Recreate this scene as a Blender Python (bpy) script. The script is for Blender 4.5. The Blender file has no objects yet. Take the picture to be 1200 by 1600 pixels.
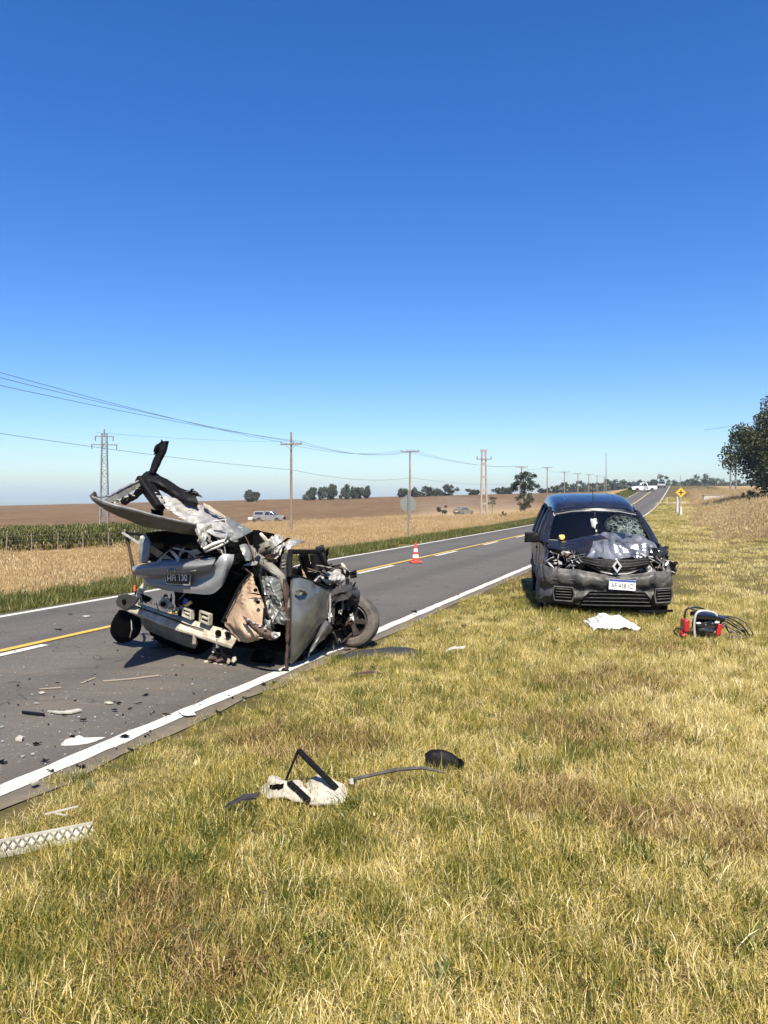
import bpy, bmesh, math, random
import numpy as np
from mathutils import Vector, Matrix, noise as mnoise

R = math.radians
scene = bpy.context.scene
COL = scene.collection

# ------------------------------------------------------------------ camera
CAM_H, HORIZON, FPX = 1.65, 777.0, 1200.0
cam_data = bpy.data.cameras.new('camera')
cam = bpy.data.objects.new('camera', cam_data)
COL.objects.link(cam)
cam.location = (0, 0, CAM_H)
cam.rotation_euler = (R(90), 0, 0)
cam_data.sensor_fit = 'VERTICAL'
cam_data.sensor_height = 36.0
cam_data.lens = 36.0 * FPX / 1600.0
cam_data.shift_y = -(800.0 - HORIZON) / 1600.0
cam_data.clip_start = 0.05
cam_data.clip_end = 8000
scene.camera = cam

# ------------------------------------------------------------------ sky, sun, exposure
SUN_EL = R(53)
SUN_AZ = (0.12, -0.993)           # horizontal direction towards the sun: behind the photographer, a little to the right
world = bpy.data.worlds.new('World')
scene.world = world
world.use_nodes = True
wn = world.node_tree
bg = wn.nodes['Background']
sky = wn.nodes.new('ShaderNodeTexSky')
sky.sky_type = 'NISHITA'
sky.sun_disc = False
sky.sun_elevation = SUN_EL
sky.sun_rotation = math.atan2(SUN_AZ[0], SUN_AZ[1])
sky.altitude = 0
sky.air_density = 1.0
sky.dust_density = 0.85
sky.ozone_density = 6.0
hsv = wn.nodes.new('ShaderNodeHueSaturation')          # the photograph's colours are a little richer
hsv.inputs['Saturation'].default_value = 1.28
hsv.inputs['Hue'].default_value = 0.512
wn.links.new(sky.outputs[0], hsv.inputs['Color'])
wn.links.new(hsv.outputs[0], bg.inputs[0])
bg.inputs[1].default_value = 0.079
sl = bpy.data.lights.new('sun', 'SUN')
sl.energy = 5.0
sl.angle = R(0.53)
sl.color = (1.0, 0.93, 0.80)
sun = bpy.data.objects.new('sun', sl)
COL.objects.link(sun)
sdir = Vector((SUN_AZ[0]*math.cos(SUN_EL), SUN_AZ[1]*math.cos(SUN_EL), math.sin(SUN_EL)))
sun.rotation_euler = sdir.to_track_quat('Z', 'Y').to_euler()
scene.view_settings.view_transform = 'Standard'
scene.view_settings.look = 'None'
scene.view_settings.exposure = 1.2
scene.view_settings.gamma = 1.0
scene.view_settings.use_curve_mapping = False
scene.cycles.max_bounces = 6
scene.cycles.transparent_max_bounces = 12
scene.cycles.caustics_reflective = False
scene.cycles.caustics_refractive = False

# ------------------------------------------------------------------ small helpers
def tag(o, label=None, cat=None, group=None, kind=None):
    if label: o['label'] = label
    if cat: o['category'] = cat
    if group: o['group'] = group
    if kind: o['kind'] = kind
    return o

def empty(name, loc=(0, 0, 0), rz=0.0, label=None, cat=None, group=None):
    o = bpy.data.objects.new(name, None)
    o.empty_display_size = 0.2
    o.location = loc
    o.rotation_euler = (0, 0, rz)
    COL.objects.link(o)
    return tag(o, label, cat, group)

def link(name, me, mat=None, parent=None, smooth=False):
    o = bpy.data.objects.new(name, me)
    if mat is not None:
        for m in (mat if isinstance(mat, (list, tuple)) else [mat]):
            me.materials.append(m)
    if smooth:
        me.polygons.foreach_set('use_smooth', [True]*len(me.polygons))
    COL.objects.link(o)
    if parent is not None:
        o.parent = parent
        o.matrix_parent_inverse = Matrix.Identity(4)
    return o

class MB:
    """collects vertices and faces; build() links them as ONE mesh object"""
    def __init__(s):
        s.v = []; s.f = []; s.m = []; s.parts = []
    def add(s, vs, fs, mi=0):
        b = len(s.v)
        s.parts.append(([tuple(p) for p in vs], [tuple(f) for f in fs]))
        s.v += [tuple(p) for p in vs]
        s.f += [tuple(i+b for i in f) for f in fs]
        s.m += [mi]*len(fs)
        return s
    def build(s, name, mat, parent=None, smooth=False, origin=None, bevel=0.0):
        me = bpy.data.meshes.new(name)
        vs = s.v
        if origin is not None:
            ox, oy, oz = origin
            vs = [(x-ox, y-oy, z-oz) for x, y, z in vs]
        me.from_pydata(vs, [], s.f)
        me.update()
        o = link(name, me, mat, parent, smooth)
        if any(s.m):
            me.polygons.foreach_set('material_index', s.m)
        if origin is not None:
            o.location = origin
        if smooth:
            me.set_sharp_from_angle(angle=R(26))
        if bevel:
            b = o.modifiers.new('bevel', 'BEVEL'); b.width = bevel; b.segments = 2; b.limit_method = 'ANGLE'
        return o
    # ---- shapes
    def box(s, c, size, rot=None, mi=0):
        x, y, z = size[0]/2, size[1]/2, size[2]/2
        vs = [Vector(p) for p in ((-x,-y,-z),(x,-y,-z),(x,y,-z),(-x,y,-z),(-x,-y,z),(x,-y,z),(x,y,z),(-x,y,z))]
        if rot is not None: vs = [rot @ p for p in vs]
        c = Vector(c)
        return s.add([p+c for p in vs], [(0,3,2,1),(4,5,6,7),(0,1,5,4),(1,2,6,5),(2,3,7,6),(3,0,4,7)], mi)
    def bar(s, p0, p1, w, h=None, up=(0,0,1), mi=0, w1=None, h1=None):
        h = w if h is None else h; w1 = w if w1 is None else w1; h1 = h if h1 is None else h1
        p0, p1 = Vector(p0), Vector(p1)
        d = (p1-p0).normalized(); up = Vector(up)
        if abs(d.dot(up)) > 0.98: up = Vector((0, 1, 0))
        a = d.cross(up).normalized(); b = a.cross(d)
        vs = []
        for p, ww, hh in ((p0, w, h), (p1, w1, h1)):
            for i, j in ((-1,-1),(1,-1),(1,1),(-1,1)):
                vs.append(p + a*(i*ww/2) + b*(j*hh/2))
        return s.add(vs, [(0,1,2,3),(7,6,5,4),(0,4,5,1),(1,5,6,2),(2,6,7,3),(3,7,4,0)], mi)
    def tube(s, pts, r, seg=8, mi=0, cap=True):
        pts = [Vector(p) for p in pts]
        rs = r if isinstance(r, (list, tuple)) else [r]*len(pts)
        vs = []; fs = []
        prev = None
        for i, p in enumerate(pts):
            d = (pts[min(i+1, len(pts)-1)] - pts[max(i-1, 0)]).normalized()
            if prev is None:
                u = Vector((0, 0, 1)) if abs(d.z) < .9 else Vector((1, 0, 0))
                a = d.cross(u).normalized()
            else:
                a = (prev - d*prev.dot(d)).normalized()
            prev = a
            b = d.cross(a)
            for k in range(seg):
                t = 2*math.pi*k/seg
                vs.append(p + (a*math.cos(t) + b*math.sin(t))*rs[i])
        for i in range(len(pts)-1):
            for k in range(seg):
                k2 = (k+1) % seg
                fs.append((i*seg+k, i*seg+k2, (i+1)*seg+k2, (i+1)*seg+k))
        if cap:
            fs.append(tuple(range(seg))[::-1]); fs.append(tuple((len(pts)-1)*seg+k for k in range(seg)))
        return s.add(vs, fs, mi)
    def lathe(s, prof, seg=24, M=None, mi=0, cap=True):
        """prof: list of (radius, height) turned about local Z, placed by the matrix M"""
        M = M or Matrix.Identity(4)
        vs = []; fs = []
        for r, z in prof:
            for k in range(seg):
                t = 2*math.pi*k/seg
                vs.append(M @ Vector((r*math.cos(t), r*math.sin(t), z)))
        for i in range(len(prof)-1):
            for k in range(seg):
                k2 = (k+1) % seg
                fs.append((i*seg+k, i*seg+k2, (i+1)*seg+k2, (i+1)*seg+k))
        if cap:
            if prof[0][0] > 1e-6: fs.append(tuple(range(seg))[::-1])
            if prof[-1][0] > 1e-6: fs.append(tuple((len(prof)-1)*seg+k for k in range(seg)))
        return s.add(vs, fs, mi)
    def poly(s, pts, th, nrm=None, mi=0):
        """a flat outline given a thickness"""
        pts = [Vector(p) for p in pts]
        n = Vector(nrm).normalized() if nrm is not None else (pts[1]-pts[0]).cross(pts[2]-pts[0]).normalized()
        k = len(pts)
        vs = [p + n*th/2 for p in pts] + [p - n*th/2 for p in pts]
        fs = [tuple(range(k)), tuple(range(2*k-1, k-1, -1))]
        for i in range(k):
            j = (i+1) % k
            fs.append((i, i+k, j+k, j))
        return s.add(vs, fs, mi)
    def sheet(s, ctrl, nu=16, nv=16, amp=0.0, freq=3.0, seed=0, th=0.004, linear=False, ridge=0.6, edge=0.0, mi=0):
        """metal or cloth sheet through a grid of control points (rows x columns), creased by ridged noise, with thickness"""
        C = np.array([[tuple(p) for p in row] for row in ctrl], float)
        def interp(A, n):
            k = A.shape[0]
            t = np.linspace(0, k-1, n)
            i = np.clip(np.floor(t).astype(int), 0, k-2); f = (t-i)[:, None, None]
            p1, p2 = A[i], A[i+1]
            if linear or k == 2: return p1*(1-f)+p2*f
            p0 = np.where((i > 0)[:, None, None], A[np.maximum(i-1, 0)], 2*p1-p2)
            p3 = np.where((i < k-2)[:, None, None], A[np.minimum(i+2, k-1)], 2*p2-p1)
            return .5*((2*p1)+(-p0+p2)*f+(2*p0-5*p1+4*p2-p3)*f**2+(-p0+3*p1-3*p2+p3)*f**3)
        G = interp(C, nv)
        G = np.swapaxes(interp(np.swapaxes(G, 0, 1), nu), 0, 1)
        du = np.gradient(G, axis=1); dv = np.gradient(G, axis=0)
        N = np.cross(du, dv); N /= np.maximum(np.linalg.norm(N, axis=2, keepdims=True), 1e-9)
        if amp:
            rr_ = random.Random(seed*31+7)
            dirs = [Vector((rr_.gauss(0, 1), rr_.gauss(0, 1), rr_.gauss(0, 1))).normalized()*rr_.uniform(.5, 1.6) for _ in range(6)]
            phs = [rr_.random() for _ in range(6)]
            tri = lambda q: abs(2*(q-math.floor(q))-1)*2-1
            for a in range(nv):
                for b in range(nu):
                    p = Vector(G[a, b])*freq + Vector((seed*7.13, seed*3.7, seed*1.9))
                    w1 = mnoise.noise(p)
                    wv = mnoise.noise_vector(p*.8)
                    q = p*.9 + wv*.3
                    folds = [tri(q.dot(dd)+ph) for dd, ph in zip(dirs, phs)]
                    w2 = .5*max(folds[0], folds[1]) + .3*min(folds[2], folds[3]) + .22*max(folds[4], folds[5])
                    q2 = q*2.7
                    w2 += .26*max(tri(q2.dot(dirs[1])+phs[3]), tri(q2.dot(dirs[4])+phs[0])) + .15*tri(q2.dot(dirs[2])*1.7+phs[5])
                    d = (1-ridge)*w1 + ridge*w2
                    G[a, b] += N[a, b]*amp*d
                    if edge and (a in (0, nv-1) or b in (0, nu-1)):
                        q = Vector(G[a, b])*freq*4
                        G[a, b] += np.array(mnoise.noise_vector(q))*edge
            du = np.gradient(G, axis=1); dv = np.gradient(G, axis=0)
            N = np.cross(du, dv); N /= np.maximum(np.linalg.norm(N, axis=2, keepdims=True), 1e-9)
        top = (G+N*th/2).reshape(-1, 3); bot = (G-N*th/2).reshape(-1, 3)
        n = nu*nv
        fs = []
        I = lambda a, b: a*nu+b
        for a in range(nv-1):
            for b in range(nu-1):
                q = (I(a, b), I(a, b+1), I(a+1, b+1), I(a+1, b))
                fs.append(q); fs.append(tuple(n+i for i in q[::-1]))
        ring = [I(0, b) for b in range(nu)] + [I(a, nu-1) for a in range(1, nv)] + [I(nv-1, b) for b in range(nu-2, -1, -1)] + [I(a, 0) for a in range(nv-2, 0, -1)]
        for i in range(len(ring)):
            p, q = ring[i], ring[(i+1) % len(ring)]
            fs.append((q, p, n+p, n+q))
        return s.add(np.vstack([top, bot]).tolist(), fs, mi)
    def chunk(s, c, size, seed=0, amp=0.35, sub=2, rot=None, mi=0):
        """torn, knobbly lump"""
        bm = bmesh.new()
        bmesh.ops.create_icosphere(bm, subdivisions=sub, radius=1)
        vs = []
        for v in bm.verts:
            p = v.co.copy()
            q = Vector((max(-.75, min(.75, p.x)), max(-.75, min(.75, p.y)), max(-.75, min(.75, p.z))))
            k = 1 + amp*(mnoise.cell(p*2.3+Vector((seed, 1, 2)))-.5)*1.3 + amp*mnoise.noise(p*2.1+Vector((seed, seed*2, 1)))*1.6 + amp*.6*mnoise.noise(p*5+Vector((seed, 1, 3)))
            q = Vector((q.x*size[0], q.y*size[1], q.z*size[2]))*k
            if rot is not None: q = rot @ q
            vs.append(q+Vector(c))
        bm.verts.index_update()
        fs = [tuple(v.index for v in f.verts) for f in bm.faces]
        bm.free()
        return s.add(vs, fs, mi)

def text_mesh(txt, size, extrude=0.001):
    cu = bpy.data.curves.new('lettering', 'FONT')
    cu.body = txt; cu.size = size; cu.extrude = extrude
    cu.align_x = 'CENTER'; cu.align_y = 'CENTER'
    ob = bpy.data.objects.new('lettering', cu)
    COL.objects.link(ob)
    dg = bpy.context.evaluated_depsgraph_get()
    me = bpy.data.meshes.new_from_object(ob.evaluated_get(dg))
    bpy.data.objects.remove(ob); bpy.data.curves.remove(cu)
    return me

def copy_tree(o, parent=None):
    c = o.copy(); COL.objects.link(c)
    if parent is not None:
        c.parent = parent
    for ch in list(o.children):
        copy_tree(ch, c)
    return c

# ------------------------------------------------------------------ materials
def new_mat(name):
    m = bpy.data.materials.new(name); m.use_nodes = True
    return m, m.node_tree, m.node_tree.nodes['Principled BSDF']

def N(nt, t, **kw):
    n = nt.nodes.new(t)
    for k, v in kw.items():
        setattr(n, k, v)
    return n

def mixc(nt, fac, a, b, mode='MIX'):
    n = nt.nodes.new('ShaderNodeMix'); n.data_type = 'RGBA'; n.blend_type = mode
    for sock, v in ((n.inputs[0], fac), (n.inputs[6], a), (n.inputs[7], b)):
        if hasattr(v, 'is_output'): nt.links.new(v, sock)
        elif isinstance(v, (int, float)): sock.default_value = v
        else: sock.default_value = (*v, 1) if len(v) == 3 else v
    return n.outputs[2]

def noise(nt, scale, detail=4, rough=.6, coord=None, dist=0.0):
    n = nt.nodes.new('ShaderNodeTexNoise')
    n.inputs['Scale'].default_value = scale; n.inputs['Detail'].default_value = detail
    n.inputs['Roughness'].default_value = rough; n.inputs['Distortion'].default_value = dist
    if coord is not None: nt.links.new(coord, n.inputs['Vector'])
    return n.outputs['Fac']

def ramp(nt, fac, stops, mode='LINEAR'):
    n = nt.nodes.new('ShaderNodeValToRGB'); n.color_ramp.interpolation = mode
    while len(n.color_ramp.elements) > 1: n.color_ramp.elements.remove(n.color_ramp.elements[-1])
    for i, (p, c) in enumerate(stops):
        e = n.color_ramp.elements[0] if i == 0 else n.color_ramp.elements.new(p)
        e.position = p
        e.color = (c, c, c, 1) if isinstance(c, (int, float)) else (*c, 1)
    nt.links.new(fac, n.inputs[0])
    return n.outputs[0]

def world_pos(nt):
    return N(nt, 'ShaderNodeNewGeometry').outputs['Position']

def obj_pos(nt):
    return N(nt, 'ShaderNodeTexCoord').outputs['Object']

def surf(name, col, rough=.6, metal=0.0, var=.18, scale=6.0, dirt=None, dirt_amt=0.0, dirt_scale=3.0, bump=0.0, bscale=40.0, coat=0.0, spec=.5, flat=True):
    m, nt, b = new_mat(name)
    col = tuple(c*.80 for c in col)
    if dirt is not None: dirt = tuple(c*.80 for c in dirt)
    co = obj_pos(nt)
    n1 = noise(nt, scale, 5, .65, co)
    dark = tuple(c*(1-var) for c in col); lite = tuple(min(1, c*(1+var)) for c in col)
    c = ramp(nt, n1, [(.3, dark), (.7, lite)])
    if dirt is not None:
        n2 = noise(nt, dirt_scale, 6, .7, co, .4)
        k = ramp(nt, n2, [(.5-.25*dirt_amt, 0.0), (.75-.25*dirt_amt, min(1.0, dirt_amt*1.6))])
        c = mixc(nt, k, c, dirt)
    nt.links.new(c, b.inputs['Base Color'])
    r = ramp(nt, noise(nt, scale*2.3, 4, .6, co), [(.3, max(.03, rough-.1)), (.7, min(1, rough+.12))])
    nt.links.new(r, b.inputs['Roughness'])
    b.inputs['Metallic'].default_value = metal
    b.inputs['Coat Weight'].default_value = coat
    b.inputs['Coat Roughness'].default_value = .12
    b.inputs['Specular IOR Level'].default_value = spec
    if bump:
        bn = N(nt, 'ShaderNodeBump'); bn.inputs['Strength'].default_value = bump; bn.inputs['Distance'].default_value = .02
        nt.links.new(noise(nt, bscale, 6, .7, co), bn.inputs['Height'])
        nt.links.new(bn.outputs[0], b.inputs['Normal'])
    return m

def glass(name, tint=(.92, .95, .94), rough=.03, mixf=.82):
    m, nt, b = new_mat(name)
    nt.nodes.remove(b)
    tr = N(nt, 'ShaderNodeBsdfTransparent'); tr.inputs[0].default_value = (*tint, 1)
    gl = N(nt, 'ShaderNodeBsdfGlossy'); gl.inputs['Roughness'].default_value = rough
    fr = N(nt, 'ShaderNodeFresnel'); fr.inputs[0].default_value = 1.5
    mx = N(nt, 'ShaderNodeMixShader')
    nt.links.new(fr.outputs[0], mx.inputs[0]); nt.links.new(tr.outputs[0], mx.inputs[1]); nt.links.new(gl.outputs[0], mx.inputs[2])
    nt.links.new(mx.outputs[0], nt.nodes['Material Output'].inputs[0])
    return m

M = {}
M['white_paint'] = surf('white_paint', (.72, .71, .66), .55, var=.1, scale=20, dirt=(.12, .11, .1), dirt_amt=.35, dirt_scale=9)
M['silver'] = surf('silver_paint', (.18, .19, .182), .38, .3, var=.10, scale=5, dirt=(.20, .17, .12), dirt_amt=.3, dirt_scale=5, coat=.15)
M['silver_lid'] = surf('silver_paint_clean', (.205, .21, .213), .40, .15, var=.06, scale=4, dirt=(.22, .19, .14), dirt_amt=.15, coat=.2)
M['silver_back'] = surf('panel_underside', (.15, .135, .11), .8, 0, var=.3, scale=8, dirt=(.07, .06, .05), dirt_amt=.4)
M['bare'] = surf('bare_crushed_metal', (.46, .45, .42), .42, .25, var=.25, scale=9, dirt=(.12, .095, .07), dirt_amt=.4, dirt_scale=8)
M['primer'] = surf('cream_primer', (.47, .425, .335), .6, .0, var=.18, scale=7, dirt=(.13, .095, .06), dirt_amt=.45, dirt_scale=6, bump=.1)
M['beige'] = surf('tan_sealer', (.44, .31, .20), .7, .0, var=.2, scale=6, dirt=(.16, .10, .06), dirt_amt=.4, dirt_scale=5, bump=.25)
M['olive'] = surf('olive_underseal', (.20, .19, .15), .7, .0, var=.2, scale=9, dirt=(.05, .045, .04), dirt_amt=.4)
M['black_plastic'] = surf('black_plastic', (.005, .005, .0055), .6, 0, var=.3, scale=12, dirt=(.025, .021, .016), dirt_amt=.12, dirt_scale=8, spec=.14)
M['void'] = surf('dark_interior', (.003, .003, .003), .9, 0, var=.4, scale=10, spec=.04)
M['charcoal_trim'] = surf('charcoal_trim', (.026, .026, .027), .7, 0, var=.35, scale=12, dirt=(.075, .062, .05), dirt_amt=.3, spec=.3)
M['rust'] = surf('brown_rusty_metal', (.085, .045, .030), .75, .2, var=.4, scale=14, dirt=(.05, .04, .035), dirt_amt=.4, bump=.3)
M['rubber'] = surf('rubber', (.040, .038, .035), .9, 0, var=.3, scale=10, dirt=(.17, .14, .11), dirt_amt=.45, dirt_scale=6, bump=.15)
M['rim'] = surf('grey_rim', (.045, .04, .036), .6, .3, var=.35, scale=14, dirt=(.05, .035, .028), dirt_amt=.6)
M['orange'] = surf('orange_plastic', (.80, .13, .03), .5)
M['blue_bit'] = surf('blue_plastic', (.03, .07, .38), .4)
M['yellow_bit'] = surf('yellow_plastic', (.72, .50, .12), .5)
M['plate_black'] = surf('black_plate', (.012, .012, .013), .35)
M['plate_white'] = surf('white_plate', (.80, .80, .78), .4, var=.05)
M['plate_blue'] = surf('plate_blue', (.04, .07, .30), .4)
M['ink'] = surf('ink', (.02, .02, .022), .5)
M['chrome'] = surf('chrome', (.75, .75, .75), .16, 1.0, var=.1, dirt=(.2, .18, .15), dirt_amt=.2, dirt_scale=10)
M['crumple_glints'] = surf('bonnet_paint_with_glints', (.20, .20, .205), .22, .7, var=.7, scale=5, dirt=(.52, .52, .51), dirt_amt=.5, dirt_scale=5, coat=.2)  # pale patches are painted-in glints of sky and sun on dark folded paint
M['door_paint'] = surf('door_dull_paint', (.19, .195, .178), .32, .55, var=.12, scale=3, dirt=(.10, .08, .055), dirt_amt=.25, dirt_scale=4, coat=.2)
M['emblem_silver'] = surf('emblem_silver', (.72, .72, .72), .25, .45, var=.08)
M['glass'] = glass('window_glass')
M['glass_dark'] = glass('tinted_glass', (.22, .26, .27))

# ------------------------------------------------------------------ the lie of the land
RD = (0.3727, 0.928)                 # direction of the road
RN = (-0.928, 0.3727)                # to the left of the road
U_R, U_C, U_L = 3.64, 6.62, 8.87     # right edge line, centre line, left edge line
_ks = np.array([-400, -50, 30, 45, 60, 75, 90, 112, 150, 193, 225, 260, 320, 600, 3000.])
_kz = np.array([-.3, 0, 0, 0, .03, .14, .37, 1.0, 2.35, 4.0, 4.9, 5.3, 5.3, 4.0, 0.])
_S = np.linspace(-400, 3000, 6801)
_Z = np.interp(_S, _ks, _kz)
_k = np.hanning(41); _k /= _k.sum()
_Z = np.convolve(np.pad(_Z, 20, mode='edge'), _k, 'valid')

def sst(a, b, x):
    t = np.clip((x-a)/(b-a), 0, 1)
    return t*t*(3-2*t)

def us(x, y):
    return x*RN[0]+y*RN[1], x*RD[0]+y*RD[1]

def xy(u, s):
    return u*RN[0]+s*RD[0], u*RN[1]+s*RD[1]

def bend(s):
    return 1.5*np.clip((s-30)/165, 0, 2.5)**1.5

def road_z(u, s):
    """road surface height, u measured from the unbent line"""
    c = np.abs(u-U_C)
    return np.interp(s, _S, _Z) + .05 - .06*np.clip(c/2.6, 0, 1.6)

def ground_z(x, y):
    x = np.asarray(x, float); y = np.asarray(y, float)
    u0, s = us(x, y)
    u = u0 - bend(s)
    r = np.interp(s, _S, _Z)
    wob = .035*np.sin(x*.9+1.3)*np.sin(y*.7+.4)+.02*np.sin(x*2.3)*np.sin(y*1.9+1)
    # right of the road
    v = np.clip(3.1-u, 0, None)
    zr = r - .03 - .012*v*sst(0, 2, v) + wob*sst(.3, 3, v) + 1.6*sst(20, 160, v)*sst(60, 250, s) + 1.0*sst(4.0, 9.5, v)*sst(17, 34, s)*(1-sst(90, 130, s))
    # left of the road
    near = r - .03 - .35*sst(9.6, 13, u)
    low = -.95 - .030*(np.clip(u, 14, 90)-14)
    far = 4.6 - .0225*u
    lefty = low*(1-sst(140, 300, s)) + far*sst(140, 300, s)
    zl = near*(1-sst(10.5, 28, u)) + lefty*sst(10.5, 28, u) + wob*sst(9.6, 14, u)
    z = np.where(u < 6.5, zr, zl)
    z = np.where((u > 3.0) & (u < 9.4), r-.034, z)
    z = np.where((u > 3.75) & (u < 8.75), r-.12, z)
    return z

def gz(x, y):
    return float(ground_z(x, y))

def P(px, py, D):
    """point that stands D metres ahead, seen at photo position px, py"""
    return Vector(((px-600)/FPX*D, D, CAM_H+(HORIZON-py)/FPX*D))

def on_ground(px, D):
    x = (px-600)/FPX*D
    return Vector((x, D, gz(x, D)))

def on_flat(px, py, z=0.0):
    D = (CAM_H-z)*FPX/(py-HORIZON)
    return Vector(((px-600)/FPX*D, D, z))

# ---- terrain sheet
def spaced(lo, hi, fine, coarse, core):
    xs = [core[0]]
    while xs[-1] < core[1]: xs.append(xs[-1]+fine)
    st = fine
    while xs[-1] < hi: st = min(st*1.18, coarse); xs.append(xs[-1]+st)
    st = fine; left = []
    p = core[0]
    while p > lo: st = min(st*1.18, coarse); p -= st; left.append(p)
    return np.array(left[::-1]+xs)

def corn_region(x, y):
    px = 600+FPX*x/np.maximum(y, 1)
    f = 46+np.clip(px, -900, 400)*.012
    return (y > f) & (y < f+12) & (px < 318)

def make_ground():
    ul = np.sort(np.concatenate([spaced(-1800, 1800, .45, 90, (-12, 26)), [3.0, 3.3, 3.6, 3.8, 8.7, 8.9, 9.2, 9.4]]))
    sl_ = spaced(-60, 2600, .8, 70, (-4, 40))
    U, S = np.meshgrid(ul, sl_)
    X, Y = xy(U+bend(S), S)
    Z = ground_z(X, Y)
    nv, nu = U.shape
    vs = np.stack([X, Y, Z], -1).reshape(-1, 3)
    idx = np.arange(nv*nu).reshape(nv, nu)
    fs = np.stack([idx[:-1, :-1], idx[1:, :-1], idx[1:, 1:], idx[:-1, 1:]], -1).reshape(-1, 4)
    me = bpy.data.meshes.new('ground')
    me.from_pydata(vs.tolist(), [], fs.tolist())
    Uf, Sf = U.ravel(), S.ravel()
    px = 600+FPX*X.ravel()/np.maximum(Y.ravel(), 1)
    soil = sst(42, 62, Uf)*sst(45, 75, Y.ravel())
    soil = np.maximum(soil, sst(150, 200, Sf)*sst(14, 30, Uf))
    dry = np.maximum(sst(11.5, 14.5, Uf), sst(5.5, 9, -Uf)*sst(8, 25, Sf)*.8)
    at = me.attributes.new('soil', 'FLOAT', 'POINT'); at.data.foreach_set('value', soil)
    at = me.attributes.new('dry', 'FLOAT', 'POINT'); at.data.foreach_set('value', dry)
    m, nt, b = new_mat('ground')
    pos = world_pos(nt)
    a1 = N(nt, 'ShaderNodeAttribute', attribute_name='soil').outputs['Fac']
    a2 = N(nt, 'ShaderNodeAttribute', attribute_name='dry').outputs['Fac']
    n1 = noise(nt, .35, 6, .65, pos); n2 = noise(nt, 3.0, 6, .7, pos)
    verge = mixc(nt, ramp(nt, n1, [(.35, 0.), (.65, 1.)]), (.050, .044, .016), (.115, .086, .034))
    dryc = mixc(nt, ramp(nt, n2, [(.35, 0.), (.65, 1.)]), (.24, .16, .08), (.32, .225, .11))
    soilc = mixc(nt, ramp(nt, noise(nt, .06, 6, .6, pos, .6), [(.35, 0.), (.65, 1.)]), (.080, .047, .021), (.115, .070, .033))
    soilc = mixc(nt, ramp(nt, noise(nt, .25, 7, .75, pos), [(.42, 0.), (.68, .7)]), soilc, (.16, .105, .052))
    c = mixc(nt, a2, verge, dryc); c = mixc(nt, a1, c, soilc)
    nt.links.new(c, b.inputs['Base Color'])
    b.inputs['Roughness'].default_value = .95; b.inputs['Specular IOR Level'].default_value = .1
    bn = N(nt, 'ShaderNodeBump'); bn.inputs['Strength'].default_value = .6; bn.inputs['Distance'].default_value = .08
    nt.links.new(n2, bn.inputs['Height']); nt.links.new(bn.outputs[0], b.inputs['Normal'])
    o = link('ground', me, m, None, True)
    tag(o, kind='structure')
    return o
ground = make_ground()

# ---- road and its markings
def strip_mesh(name, u0, u1, s0, s1, lift, mat, parent=None, step=2.0, nu=1, ragged=0.0, seed=0):
    rnd = random.Random(seed)
    n = max(2, int((s1-s0)/step)+1)
    ss = np.linspace(s0, s1, n)
    vs = []; fs = []
    for s in ss:
        a = u0 + (rnd.uniform(-ragged, ragged) if ragged else 0); c = u1 + (rnd.uniform(-ragged, ragged) if ragged else 0)
        for k in range(nu+1):
            u = a+(c-a)*k/nu
            x, y = xy(u+float(bend(s)), s)
            vs.append((x, y, float(road_z(u, s))+lift))
    w = nu+1
    for i in range(n-1):
        for k in range(nu):
            fs.append((i*w+k+1, i*w+k, (i+1)*w+k, (i+1)*w+k+1))
    me = bpy.data.meshes.new(name); me.from_pydata(vs, [], fs)
    return link(name, me, mat, parent, True)

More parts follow.
